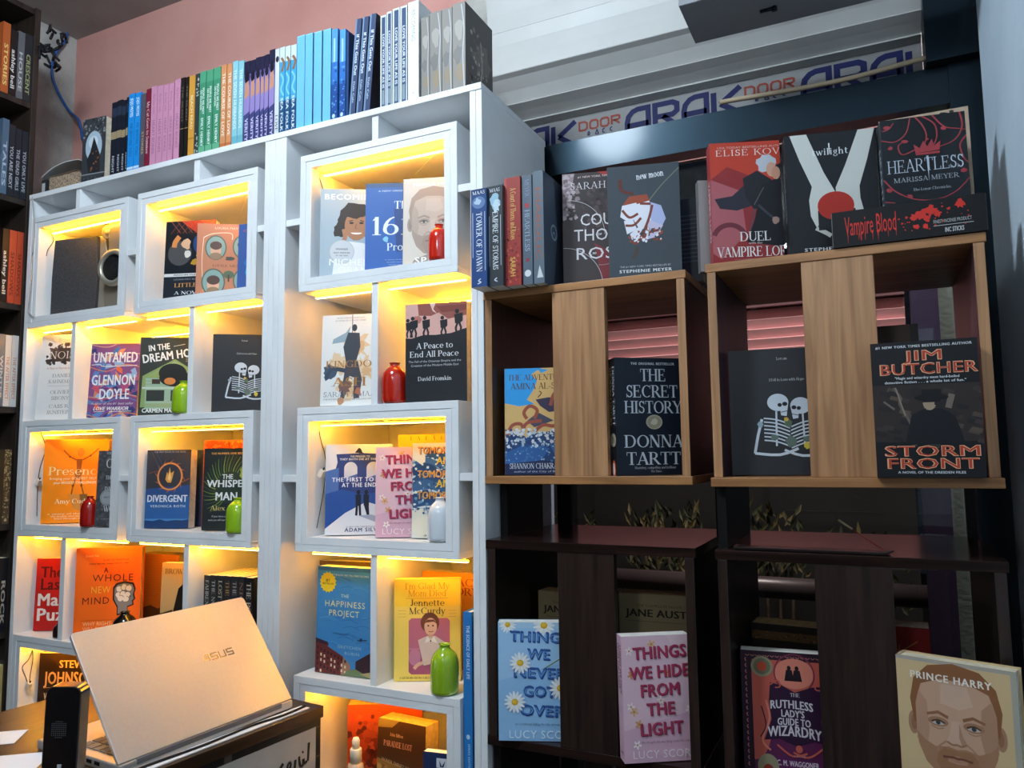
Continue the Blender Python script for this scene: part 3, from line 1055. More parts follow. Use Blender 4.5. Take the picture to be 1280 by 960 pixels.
# ------------------------------------------------------------------ covers
def face_on(a, u, v, r, skin, shade, hair, beard=None, hairtop=True, grey=False):
    """a plain printed man's head, r = half the width of the face"""
    A_ = a.asp
    X = lambda x: u + r * x
    Y = lambda y: v + r * y * A_
    P = lambda pts: [(X(x), Y(y)) for x, y in pts]
    mixc = lambda c, d, k: ''.join('%02x' % int(int(c[i:i + 2], 16) * (1 - k) + int(d[i:i + 2], 16) * k) for i in (0, 2, 4))
    for s in (-1, 1):
        a.ell(X(1.0 * s), Y(.12), r * .13, r * .3, mixc(skin, shade, .6)); a.ell(X(.99 * s), Y(.12), r * .07, r * .2, shade)
    a.poly(P([(-.98, .1), (-1.06, -.5), (-.95, -1.05), (-.6, -1.42), (0, -1.55), (.6, -1.42), (.95, -1.05), (1.06, -.5), (.98, .1)]), hair)
    a.poly(P([(-.93, -.4), (-.78, -.92), (-.3, -1.12), (.3, -1.1), (.78, -.9), (.93, -.4), (.93, .5), (.76, .98), (.42, 1.32), (0, 1.42), (-.42, 1.32), (-.76, .98), (-.93, .5)]), skin)
    a.poly(P([(-.93, -.4), (-.84, -.75), (-.66, -.5), (-.62, .2), (-.7, .7), (-.93, .5)]), mixc(skin, shade, .3))
    a.poly(P([(.93, -.4), (.84, -.75), (.6, -.5), (.55, .2), (.66, .75), (.93, .5)]), mixc(skin, shade, .45))
    a.poly(P([(-.3, -1.0), (.3, -1.0), (.42, -.55), (.1, -.4), (-.34, -.5)]), mixc(skin, 'ffffff', .12))
    if beard:
        a.poly(P([(-.93, .3), (-.74, .5), (-.5, .62), (-.2, .56), (0, .6), (.2, .56), (.5, .62), (.74, .5), (.93, .3), (.9, .62), (.74, 1.04), (.42, 1.36), (0, 1.47), (-.42, 1.36), (-.74, 1.04), (-.9, .62)]), mixc(skin, beard, .75))
        a.poly(P([(-.46, .78), (-.3, .6), (0, .64), (.3, .6), (.46, .78), (.5, 1.0), (.3, 1.36), (-.3, 1.36), (-.5, 1.0)]), beard)
        a.poly(P([(-.3, .8), (0, .76), (.3, .8), (.2, .9), (-.2, .9)]), mixc(skin, beard, .45))
    for s in (-1, 1):
        a.poly(P([(s * .16, -.2), (s * .4, -.3), (s * .68, -.2), (s * .66, -.14), (s * .4, -.22), (s * .18, -.12)]), mixc(hair, shade, .5))
        a.ell(X(s * .41), Y(-.02), r * .24, r * .12, mixc(skin, shade, .75))
        a.ell(X(s * .41), Y(.01), r * .16, r * .05, 'b9b2aa'); a.ell(X(s * .41), Y(.005), r * .055, r * .052, '39424a')
        a.line(P([(s * .25, .0), (s * .41, -.06), (s * .57, .0)]), r * .045, mixc(shade, '1a1412', .5), 4)
        a.line(P([(s * .28, .12), (s * .42, .16), (s * .58, .1)]), r * .03, mixc(skin, shade, .6), 4)
        a.line(P([(s * .22, .42), (s * .42, .6), (s * .46, .74)]), r * .04, mixc(skin, shade, .55), 4)
    a.poly(P([(-.1, -.1), (.1, -.1), (.16, .28), (.24, .42), (.12, .5), (-.12, .5), (-.24, .42), (-.16, .28)]), mixc(skin, 'ffffff', .1))
    a.poly(P([(.08, -.08), (.16, .28), (.24, .42), (.12, .5), (.06, .3)]), mixc(skin, shade, .45))
    a.line(P([(-.22, .44), (-.1, .5), (0, .48), (.1, .5), (.22, .44)]), r * .05, mixc(skin, shade, .85), 4)
    a.line(P([(-.34, .84), (-.1, .81), (0, .83), (.1, .81), (.34, .84)]), r * .06, mixc(shade, '5a2a26', .5) if not grey else '6d6664', 4)
    a.line(P([(-.22, .91), (0, .94), (.22, .91)]), r * .05, mixc(skin, 'a86a60', .4) if not grey else mixc(skin, shade, .4), 4)


def c_women(a):
    a.poly([(.3, 0), (1, 0), (1, .3), (.75, .22), (.5, .1)], 'b23a24')
    a.poly([(.7, 0), (1, 0), (1, .2)], 'c95a2a')
    for i in range(7):
        a.line([(.1 + .12 * i, 0), (.3 + .12 * i, .16)], .008, '9c5a44')
        a.line([(.3 + .12 * i, 0), (.1 + .12 * i, .16)], .008, '7c3f34')
    a.ell(.3, .42, .24, .24, '4b4a4c'); a.blob(.42, .3, .12, 'd8b08c', 2); a.line([(.28, .2), (.2, .27), (.18, .34)], .1, 'd08a4c', 4)
    a.ell(.72, .3, .16, .2, '27447c'); a.ell(.72, .17, .06, .08, 'd9b79a'); a.ell(.72, .14, .07, .05, '3a2620')
    a.blob(.75, .42, .13, 'dedbd3', 3); a.blob(.45, .43, .08, 'd5d3cc', 4); a.blob(.6, .54, .08, 'b98e2c', 5)
    a.rect(0, .68, 1, .72, 'd9d9d6'); a.text('PENGUIN CLASSICS', .5, .708, .016, '23262c', w=.6); a.ell(.75, .70, .02, .03, '23262c')
    a.rect(0, .72, 1, 1, '1c222c')
    a.text('LOUISA MAY ALCOTT', .5, .765, .017, '9aa0a8', w=.6, font='sans')
    a.text('LITTLE WOMEN', .22, .855, .05, 'd99a52', w=1.05, font='serif', al='l')
    a.text('A NOVEL', .22, .95, .042, 'd7dade', w=.62, font='serif', al='l')


def c_men(a):
    a.text('LOUISA MAY ALCOTT', .32, .075, .03, 'e8cfb0', w=.75, font='sans', al='l')
    a.line([(.12, .2), (.3, .14), (.62, .13), (.65, .22)], .014, 'e9d3b4', 5)
    a.line([(.12, .2), (.1, .55), (.14, .95)], .01, 'e9d3b4', 4)
    for u, v, r in ((.35, .34, .2), (.86, .32, .2), (.32, .83, .22), (.88, .8, .2)):
        a.ell(u, v, r, r * 1.25, '4f5a4a'); a.ell(u, v, r * .88, r * 1.12, '7d9a94')
        a.ell(u, v + .04, r * .5, r * .6, 'd2a183'); a.ell(u, v - .03, r * .55, r * .42, '4a2f22'); a.ell(u, v + .12, r * .55, r * .35, '8a6f54')
    a.blob(.62, .49, .1, '3b3a34', 3, sq=.5)
    a.text('LITTLE MEN', .55, .61, .03, '6b3d22', w=.5, font='serif')
    a.ell(.6, .72, .1, .08, '4c5f45'); a.line([(.6, .72), (.6, .82)], .03, '4a2f22')


def c_tower_blue(a):
    a.rect(0, 0, 1, 1, '3b5a9a'); a.text('CHARLOTTE', .5, .12, .03, 'd8543c', w=.8, font='sans'); a.blob(.5, .6, .4, '2b77b8', 2); a.blob(.4, .75, .3, '2fa0cf', 4); a.ell(.5, .4, .2, .2, '22396e')


def c_becoming(a):
    a.rect(0, 0, 1, 1, '9fb0bc')
    a.text('BECOMING', .06, .12, .06, 'e9ecee', w=.88, font='bold', al='l', track=.1)
    a.blob(.58, .36, .34, '2a2320', 3, 22, .2); a.blob(.34, .47, .16, '2a2320', 5, 16, .3); a.blob(.8, .45, .2, '2a2320', 6, 16, .3)
    a.ell(.58, .42, .19, .25, 'a87756')
    a.blob(.55, .27, .2, '2a2320', 9, 18, .2, .55)
    for s in (-1, 1):
        a.ell(.58 + s * .08, .39, .035, .018, '2a1c16'); a.line([(.58 + s * .12, .37), (.58 + s * .06, .36)], .014, '2a1c16')
    a.ell(.58, .5, .09, .03, 'f0e9e2', 0, 180); a.line([(.58, .4), (.56, .45), (.6, .455)], .012, '7d5238')
    a.poly([(.2, 1), (.24, .7), (.45, .6), (.7, .62), (.9, .72), (1, 1)], 'dfe0e0')
    a.line([(.36, .62), (.4, .55), (.38, .46)], .07, 'a87756', 4)
    a.ring(.35, .72, .2, .012, 'b0b4b8'); a.ell(.35, .72, .19, .19, 'c7cacd')
    a.text('WINNER', .35, .70, .02, '6d7074', w=.2); a.text('BEST MEMOIR', .35, .74, .016, '6d7074', w=.26); a.text('OF THE YEAR', .35, .77, .014, '6d7074', w=.2)
    a.text('MICHELLE', .14, .875, .075, 'eef0f1', w=.95 * .86, font='sans', al='l')
    a.text('OBAMA', .28, .965, .075, 'eef0f1', w=.62, font='sans', al='l')


def c_1619(a):
    a.rect(0, 0, 1, 1, '2c5da8'); a.poly([(.5, .3), (1, .2), (1, .75), (.55, .8)], '24437f'); a.rect(0, 0, 1, .05, '33507f')
    a.text('A NEW ORIGIN STORY', .22, .1, .02, 'c8d4e8', w=.72, font='sans', al='l')
    a.text('The', .5, .3, .09, 'dfe6f0', w=.34, font='serif', al='l')
    a.text('1619', .1, .6, .21, 'dfe6f0', w=1.0, font='serif', al='l')
    a.text('Project', .38, .78, .085, 'dfe6f0', w=.6, font='serif', al='l')
    a.blob(.36, .65, .06, '7fc0dc', 2); small(a, .6, .89, 3, 'a9bbd6', .5)


def c_man(a):
    a.rect(0, 0, 1, 1, 'cfc8be')
    a.poly([(.12, 1), (.2, .92), (.5, .85), (.9, .92), (1, 1)], '8d8a86')
    face_on(a, .52, .5, .4, 'b8a89b', '8e7d72', '9c8a7c', '9a877a', grey=True)
    a.text('PRINCE HARRY', .16, .09, .036, 'f1efec', w=.8, font='bold', al='l', track=.1)
    a.text('SPARE', .5, .97, .07, 'eeece8', w=.6, font='bold', track=.1)


def c_noise(a):
    a.rect(0, 0, 1, 1, 'e9e9e8')
    a.blob(.5, .24, .34, '4a3f3c', 7, 40, .3, .42); a.rect(.2, .16, .95, .32, '4a3f3c')
    a.dots(.12, .11, 1, .36, 90, .05, ['4a3f3c', '5d514d'], 3)
    a.text('NOISE', .19, .285, .085, 'f1f0ee', w=.64, font='light', al='l', track=.06)
    a.text('A Flaw in Human Judgment', .48, .41, .026, 'c08a84', w=.66, font='sans')
    for s, v in (('DANIEL', .505), ('KAHNEMAN', .575)):
        a.text(s, .48, v, .04, '5d5d60', w=.067 * len(s), font='light')
    a.rect(.2, .605, .9, .609, 'b9b9b9')
    for s, v in (('OLIVIER', .70), ('SIBONY', .77), ('CASS R.', .865), ('SUNSTEIN', .935)):
        a.text(s, .48, v, .04, '5d5d60', w=.06 * len(s), font='light')


def c_untamed(a):
    a.rect(0, 0, 1, 1, '7a4f86')
    rd = random.Random(5)
    cols = ['c8566a', '31508f', '5f86c0', 'b0527f', 'd8875f', '2d3870', '8f5d9e', 'c9a08a', '3e6fb0', 'e26a4a', '6a3f7a', '8fb3d8']
    for i in range(70):
        u, v = rd.random(), rd.random()
        q = rd.random() * 6
        a.poly([(u, v), (u + .2 * math.cos(q), v + .13 * math.sin(q)), (u + .24 * math.cos(q + .5), v + .15 * math.sin(q + .5)), (u + .1 * math.cos(q + .9), v + .07 * math.sin(q + .9))], rd.choice(cols))
    for i in range(9):
        v = rd.random()
        a.line([(0, v), (.35, v + .06 * rd.random()), (.7, v - .08 + .1 * rd.random()), (1, v)], .018, rd.choice(cols), 5)
    a.text('UNTAMED', .51, .255, .135, 'e6e7ea', w=.92)
    a.line([(.03, .29), (.2, .285), (.3, .31), (.96, .3)], .014, 'e6e7ea', 5)
    a.text('GLENNON', .5, .565, .135, 'e6e7ea', w=.9); a.text('DOYLE', .53, .755, .135, 'e6e7ea', w=.62)
    a.text('Author of the #1 best seller', .5, .83, .03, 'e1d7dc', w=.86, font='sans', slant=.3)
    a.text('LOVE WARRIOR', .48, .905, .045, 'e6e7ea', w=.72, slant=.3); a.line([(.14, .925), (.36, .92)], .01, 'e6e7ea'); a.line([(.45, .925), (.9, .92)], .01, 'e6e7ea')


def c_dream(a):
    a.rect(0, 0, 1, 1, '2c332f')
    a.text('IN THE', .3, .165, .075, 'e6e8e6', w=.34, rot=-8); a.line([(.52, .115), (.7, .085)], .006, 'cfd2cf')
    a.text('DREAM HOUSE', .55, .275, .105, 'e6e8e6', w=1.02, rot=-9, font='bold')
    for i in range(3):
        a.line([(.72, .27 + .02 * i), (1, .22 + .02 * i)], .008, 'a8924a')
    a.poly([(.05, .5), (.55, .28), (1, .5), (1, .53), (.55, .32), (.1, .53), (.1, .9), (.03, .9)], '7f9a5e')
    a.poly([(.1, .52), (.55, .31), (1, .52), (1, .92), (.1, .92)], '93b09a')
    for v in (.52, .56, .6, .64):
        a.rect(.1, v, 1, v + .006, '6f8f7c')
    a.poly([(.1, .52), (.55, .32), (1, .5), (1, .52)], '8aa05a')
    a.ell(.52, .46, .22, .16, '15181a'); a.ell(.55, .52, .24, .15, '101214'); a.ell(.48, .565, .09, .06, 'c97f3c'); a.rect(.2, .54, .33, .6, '3b2a24')
    a.rect(.05, .64, 1, .665, 'b4c7b8')
    for u in (.12, .5, .82):
        a.rect(u, .68, u + .28, .82, '2a2f2c')
    a.rect(.1, .85, 1, .9, '8da27a')
    a.text('CARMEN MARIA MACHADO', .06, .965, .05, 'e6e8e6', w=1.25 * .82, al='l')


def bones(a, u, v, s, f):
    """one little skeleton: skull, ribs, arm; s = size, f = facing"""
    A_ = a.asp
    B_, d, G_ = 'c3ccd6', '1b1d22', '5d6f66'
    a.ell(u, v, .115 * s, .1 * s, B_); a.poly([(u + f * .02 * s, v + .05 * s * A_), (u + f * .11 * s, v + .03 * s * A_), (u + f * .09 * s, v + .16 * s * A_), (u + f * .03 * s, v + .15 * s * A_)], B_)
    a.ell(u + f * .075 * s, v + .02 * s * A_, .028 * s, .024 * s, d); a.ell(u + f * .02 * s, v + .03 * s * A_, .024 * s, .022 * s, d)
    a.line([(u + f * .03 * s, v + .115 * s * A_), (u + f * .1 * s, v + .1 * s * A_)], .008 * s, d)
    a.line([(u - f * .02 * s, v + .1 * s * A_), (u - f * .03 * s, v + .5 * s * A_)], .02 * s, B_)
    for i in range(7):
        y = v + (.2 + .042 * i) * s * A_
        a.line([(u - f * .16 * s, y - .02 * s * A_), (u - f * .02 * s, y), (u + f * .12 * s, y + .055 * s * A_)], .016 * s, B_, 4)
    a.line([(u - f * .18 * s, v + .19 * s * A_), (u - f * .23 * s, v + .38 * s * A_), (u - f * .27 * s, v + .58 * s * A_)], .03 * s, B_)
    a.line([(u - f * .27 * s, v + .58 * s * A_), (u, v + .6 * s * A_), (u + f * .2 * s, v + .53 * s * A_)], .03 * s, B_, 3)
    a.blob(u - f * .05 * s, v + .4 * s * A_, .05 * s, G_, 3, sq=.8)
    a.blob(u - f * .2 * s, v + .25 * s * A_, .04 * s, '8fa3ad', 8)


def c_bones(a):
    a.rect(0, 0, 1, 1, '26282d')
    a.text('Lorcan', .56, .09, .022, 'd8d8d8', w=.11, font='light'); a.text('I Fell in Love with Hope', .6, .26, .022, 'd8d8d8', w=.36, font='light')
    bones(a, .5, .43, .95, 1); bones(a, .73, .46, .9, -1)
    a.blob(.6, .6, .05, '55664f', 2); a.blob(.58, .565, .028, 'c9a63c', 3); a.blob(.78, .77, .045, 'c8b53e', 6); a.blob(.62, .74, .07, '5b6c62', 9)


def c_kingdom(a):
    a.rect(0, 0, 1, 1, 'e3e3e0')
    for u, v, r in ((.6, .35, .3), (.3, .55, .25), (.75, .6, .28), (.45, .8, .25)):
        a.blob(u, v, r, 'e2c6a2', int(u * 99), 26, .6); a.blob(u + .05, v + .03, r * .5, 'd9b083', int(v * 99), 20, .6)
    a.poly([(.5, .13), (.42, .2), (.2, .27), (.18, .32), (.45, .3)], '8fa6b4')
    a.blob(.16, .64, .16, '46586a', 5, 18, .4); a.line([(.08, .7), (.2, .6), (.42, .62)], .07, '3d4b5c', 5)
    a.line([(.53, 0), (.535, .36)], .016, '7f868e')
    a.ell(.57, .15, .045, .06, '3b4149'); a.poly([(.46, .2), (.66, .21), (.68, .36), (.6, .55), (.44, .55), (.38, .36)], '3f4651')
    a.poly([(.43, .52), (.64, .52), (.72, .72), (.68, .92), (.58, .93), (.58, .7), (.5, .68), (.42, .92), (.34, .94), (.4, .7)], '4b4a52')
    a.blob(.42, .8, .14, '7b5c56', 8, 18, .5); a.blob(.66, .85, .08, 'b46a4a', 2, 16, .5); a.blob(.35, .95, .07, 'c28a66', 4)
    a.text('KINGDOM', .08, .585, .075, 'a97846', w=.98, font='serif', al='l'); a.text('of', .5, .645, .05, '5c5048', w=.08, font='serif')
    a.text('ASH', .2, .79, .095, 'a97846', w=.6, font='serif', al='l')
    a.text('SARAH J. MAAS', .05, .905, .055, '6d747c', w=.98, font='light', al='l'); a.text('THE INTERNATIONALLY BESTSELLING SERIES', .05, .94, .018, '8b8f94', w=.9, al='l', font='sans')
    a.text('THE NEW NOVEL FROM THE BESTSELLING', .5, .045, .016, '8b8f94', w=.5, font='sans'); a.text('AUTHOR OF A COURT SERIES', .5, .075, .016, '8b8f94', w=.54, font='sans')


def c_peace(a):
    a.rect(0, 0, 1, .36, 'd9aaa0'); a.poly([(.2, 0), (1, 0), (1, .14), (.7, .17), (.55, .1), (.42, .13), (.22, .12)], '93564e'); a.poly([(.5, .03), (1, .03), (1, .09), (.6, .1)], '7c433e'); a.blob(.2, .16, .08, 'b7736a', 3)
    a.poly([(.4, 0), (.5, 0), (.46, .06), (.52, .11), (.45, .08)], 'e5c5bd')
    a.poly([(0, .345), (.1, .35), (.3, .32), (.5, .325), (.75, .315), (1, .27), (1, 1), (0, 1)], '26282d')
    for u, s in ((.05, .95), (.13, 1.05), (.33, 1.05), (.62, 1.0), (.86, 1.15)):
        v = .33 - (.03 if u > .8 else 0)
        a.ell(u - .012, v - .175 * s, .03 * s, .03 * s, '26282d'); a.poly([(u - .05 * s, v - .15 * s), (u + .07 * s, v - .16 * s), (u + .07 * s, v - .09 * s), (u + .03 * s, v - .07 * s), (u - .04 * s, v - .07 * s)], '26282d')
        a.line([(u, v - .08 * s), (u - .03 * s, v - .03 * s), (u - .02 * s, v + .01)], .03 * s, '26282d'); a.line([(u + .02, v - .08 * s), (u + .045 * s, v - .03 * s), (u + .035 * s, v + .01)], .03 * s, '26282d')
    a.text('A Peace to', .48, .46, .06, 'e4e6e9', w=.6, font='serif'); a.text('End All Peace', .47, .545, .06, 'e4e6e9', w=.8, font='serif')
    a.text('The Fall of the Ottoman Empire and the', .48, .60, .022, 'c3c6cb', w=.86, font='sans'); a.text('Creation of the Modern Middle East', .48, .64, .022, 'c3c6cb', w=.78, font='sans')
    a.text('David Fromkin', .48, .785, .042, 'e4e6e9', w=.55, font='serif')


def c_presence(a):
    a.rect(0, 0, 1, 1, 'f08c12')
    W_ = '8a4e1c'
    a.ell(.57, .16, .055, .075, 'b56a25'); a.poly([(.5, .24), (.6, .24), (.58, .38), (.52, .4)], W_); a.poly([(.48, .4), (.6, .4), (.58, .47), (.5, .47)], 'a35f22')
    for p in ([(.5, .25), (.4, .21), (.3, .13)], [(.6, .25), (.72, .2), (.85, .11)], [(.5, .47), (.47, .56), (.45, .66)], [(.58, .47), (.6, .56), (.64, .66)]):
        a.line(p, .022, W_); a.ell(p[1][0], p[1][1], .018, .018, '6b3a12')
    a.poly([(.4, .66), (.7, .66), (.69, .82), (.62, .86), (.5, .84)], 'c98a3e'); a.poly([(.58, .66), (.7, .66), (.69, .82), (.6, .86)], '7e5a2c')
    a.text('Presence', .08, .43, .1, 'f6d9a4', w=.86, font='serif', al='l')
    a.text('Bringing your BOLDEST SELF to', .5, .485, .028, 'f6e2bd', w=.8, font='sans'); a.text('your BIGGEST CHALLENGES', .5, .535, .028, 'f6e2bd', w=.66)
    a.text('Amy Cuddy', .2, .77, .055, 'f6e2bd', w=.6, font='serif', al='l'); small(a, .5, .9, 3, 'f6e2bd', .8, .02)


def c_corr(a):
    a.rect(0, 0, 1, 1, '4a4a4c')
    a.dots(0, 0, 1, 1, 300, .05, ['3d3d40', '56565a', '626266'], 2)
    for s, v, h in (('SCIENCE', .05, .03), ('CODE', .23, .12), ('THE', .38, .05), ('DA', .53, .055), ('WORLD', .8, .075)):
        a.text(s, .2, v, h, 'd5d7d9', font='serif', al='l')
    a.ell(.27, .62, .17, .17, '9ea2a4'); a.ring(.27, .62, .15, .01, '70757a'); a.text('BEST', .27, .625, .02, '5a5f64', w=.15); small(a, .5, .9, 1, 'c7c9cb', .7)


def c_diverge(a):
    a.rect(0, 0, 1, 1, '3a3c46'); a.poly([(0, .5), (1, .45), (1, 1), (0, 1)], '2e4f86'); a.poly([(0, .62), (1, .6), (1, 1), (0, 1)], '2f5f9e'); a.rect(0, .88, 1, .94, '4a83ba')
    a.poly([(0, .9), (.2, .91), (.35, .885), (.5, .91), (.7, .895), (.85, .9), (1, .885), (1, 1), (0, 1)], '24406e')
    for k, (r, c, wd) in enumerate(((.3, '8a4a26', .05), (.29, 'c9743a', .035), (.28, 'e8a366', .018))):
        a.ring(.54, .34, r, wd, c)
    for i in range(12):
        q = i * .52
        a.line([(.54 + .28 * math.cos(q), .34 + .28 * math.sin(q) * a.asp), (.54 + .36 * math.cos(q + .25), .34 + .36 * math.sin(q + .25) * a.asp)], .02, 'c9743a', taper=.9)
    a.poly([(.44, .38), (.47, .28), (.5, .32), (.53, .22), (.56, .3), (.63, .27), (.6, .36), (.57, .42), (.49, .42)], 'e0a14c'); a.poly([(.49, .37), (.53, .28), (.57, .36), (.54, .4)], 'f0d28a')
    a.line([(.1, .02), (.3, .25)], .008, '5d6272'); a.line([(.2, .02), (.4, .24)], .008, '5d6272'); a.line([(.05, .3), (.25, .27)], .02, '7a4a34'); a.line([(.8, .42), (.98, .37)], .02, '9a5a34')
    a.text('THE FIRST BOOK IN THE SERIES', .52, .035, .02, 'b9bdc8', w=.72, font='sans')
    a.text('DIVERGENT', .5, .665, .085, 'e3e6ee', w=.92, font='bold'); a.text('VERONICA ROTH', .52, .735, .03, 'c9d3e4', w=.8, font='bold', track=.15)


def c_whisper(a):
    a.rect(0, 0, 1, 1, '232b2e')
    for i in range(26):
        q = 2.2 + i * .14
        a.line([(.55, .52), (.55 + .35 * math.cos(q), .5 + .24 * math.sin(q)), (.55 + .55 * math.cos(q + .2), .5 + .42 * math.sin(q + .2))], .03, ['56703a', '6d8a44', '3f5636', '8a9a4a'][i % 4], 4, .8)
    a.ell(.55, .48, .3, .3, '2b3a33'); a.blob(.85, .3, .14, 'a9b04a', 3); a.blob(.92, .36, .08, 'd6b64c', 5)
    a.text('THE NUMBER ONE BESTSELLER', .14, .075, .024, 'd2a05a', w=.85, al='l', font='bold')
    a.text('THE', .38, .375, .055, 'e2e8ea', w=.22, al='l'); a.text('WHISPER', .08, .475, .085, 'e2e8ea', w=.84, al='l'); a.text('MAN', .25, .635, .095, 'e2e8ea', w=.46, al='l')
    a.text('Alex North', .16, .76, .06, 'd8c27a', w=.75, al='l', font='serif'); a.text('If you leave a door half open', .5, .84, .022, 'c4cac4', w=.6, font='sans'); a.text('soon you will hear the whispers spoken', .5, .885, .022, 'c4cac4', w=.74, font='sans')


def c_first(a):
    a.rect(0, 0, 1, 1, 'd9dbe0')
    a.poly([(.16, .11), (.5, .1), (.55, .09), (.58, .1), (.85, .11), (1, .12), (1, .6), (.86, .62), (.1, .62), (.14, .3), (.18, .2)], '2b3f7c')
    a.poly([(0, .3), (.2, .26), (.2, .8), (0, .88)], '4a6eb0'); a.poly([(0, .55), (.25, .5), (.6, .56), (1, .5), (1, .72), (.62, .64), (.3, .76), (0, .93)], '28509a')
    a.poly([(.44, .095), (.5, .04), (.53, .05), (.56, .1)], '20242c')
    for u in (.38, .72):
        a.ell(u, .27, .1, .1, 'c3cad6'); a.rect(u - .1, .27, u + .1, .38, 'c3cad6'); a.poly([(u - .1, .38), (u + .1, .33), (u + .1, .41), (u - .1, .41)], '4c64a0')
    a.poly([(.0, .94), (.3, .76), (.52, .68), (.68, .7), (1, .86), (1, 1), (0, 1)], 'd9dbe0')
    for u, f in ((.5, 1), (.62, -1)):
        a.ell(u, .535, .028, .036, '1c2030'); a.poly([(u - .045, .56), (u + .045, .56), (u + .04, .68), (u - .04, .68)], '1f2536'); a.line([(u - .02, .67), (u - .03 * f, .79)], .035, '1c2030'); a.line([(u + .02, .67), (u + .03, .79)], .035, '1c2030')
    a.poly([(.5, .79), (.7, .78), (1, .86), (1, .93)], '9ca4b8')
    a.text('THE PREQUEL TO', .52, .145, .018, 'c5cde0', w=.3); a.text('THEY BOTH DIE AT THE END', .55, .178, .022, 'c5cde0', w=.68)
    a.text('THE FIRST TO DIE', .1, .415, .045, 'e4e8f0', w=.82, al='l', track=.12); a.text('AT THE END', .25, .475, .045, 'e4e8f0', w=.52, al='l', track=.12)
    a.text('#1 NEW YORK TIMES BESTSELLING AUTHOR', .62, .92, .016, '6d7484', w=.6, font='sans'); a.text('ADAM SILVERA', .3, .965, .04, '39486e', w=.66, al='l', track=.14)


def c_hide(a):
    a.rect(0, 0, 1, 1, 'dcb9c6')
    a.poly([(0, .75), (1, .6), (1, 1), (0, 1)], 'd3a9bc'); a.poly([(.6, 0), (1, 0), (1, .5)], 'e3c4cc')
    rd = random.Random(9)
    for u, v, c in ((.1, .12, 'e9d6d2'), (.4, .07, 'd8aa7a'), (.12, .31, 'c98f5e'), (.5, .14, 'e6d2d4'), (.9, .33, 'dcae6e'), (.1, .56, 'e9dad6'), (.14, .6, 'd8aa7a'), (.2, .7, 'cf9a66'), (.17, .86, 'efe6e4'), (.92, .72, 'dcae6e'), (.5, .52, 'e9d6d2'), (.88, .6, 'efe2e0'), (.6, .3, 'cfa46a')):
        for i in range(5):
            q = i * 1.256 + v * 9
            a.ell(u + .03 * math.cos(q), v + .02 * math.sin(q), .028, .014, c, rot=math.degrees(q), n=10)
        a.ell(u, v, .012, .012, 'b8763a', n=8)
    for s, u, v, wd in (('THINGS', .51, .18, .72), ('WE HIDE', .5, .335, .8), ('FROM', .5, .48, .54), ('THE', .5, .63, .38), ('LIGHT', .5, .785, .58)):
        a.text(s, u + .008, v + .006, .095, '6a2038', w=wd, rot=-2); a.text(s, u, v, .095, 'a83255', w=wd, rot=-2)
    a.text('She thought she was flying under the radar', .55, .85, .018, '7d5060', w=.66, font='sans', slant=.2)
    a.text('LUCY SCORE', .1, .965, .06, 'ecdfe4', w=.84, font='sans', al='l', track=.05)


def c_never(a):
    a.rect(0, 0, 1, 1, '9cc4e6'); a.poly([(0, .5), (1, .3), (1, 1), (0, 1)], '8db9e0'); a.rect(0, 0, 1, .05, 'a9cbe6')

    def daisy(u, v, r):
        for i in range(15):
            q = i * .419
            a.ell(u + r * .66 * math.cos(q), v + r * .66 * math.sin(q) * a.asp, r * .4, r * .13, 'eef0ee' if i % 2 else 'e2e6ea', rot=math.degrees(q), n=12)
        a.ell(u, v, r * .33, r * .31, 'd9a828'); a.ell(u - r * .05, v - r * .04, r * .2, r * .18, 'e8bf3c')
    daisy(.12, .02, .1); daisy(.57, .025, .13)
    a.line([(.55, .4), (.85, .27)], .012, '6f7a3a')
    for s, u, v, wd in (('THINGS', .51, .17, .74), ('WE', .5, .315, .28), ('NEVER', .51, .475, .66), ('GOT', .5, .63, .4), ('OVER', .53, .79, .55)):
        a.text(s, u + .008, v + .006, .09, '1c2f66', w=wd, rot=2); a.text(s, u, v, .09, '2f569c', w=wd, rot=2)
        a.text(s, u - .004, v - .012, .06, '5f8fc8', w=wd * .94, rot=2, font='sans')
    daisy(.27, .345, .125); daisy(.76, .555, .13); daisy(.2, .675, .125)
    a.text('an accidental falling for the wrong person', .53, .865, .018, '3a5078', w=.66, font='sans', slant=.2)
    a.text('LUCY SCORE', .12, .975, .065, 'd9e9f6', w=.82, font='sans', al='l', track=.05)


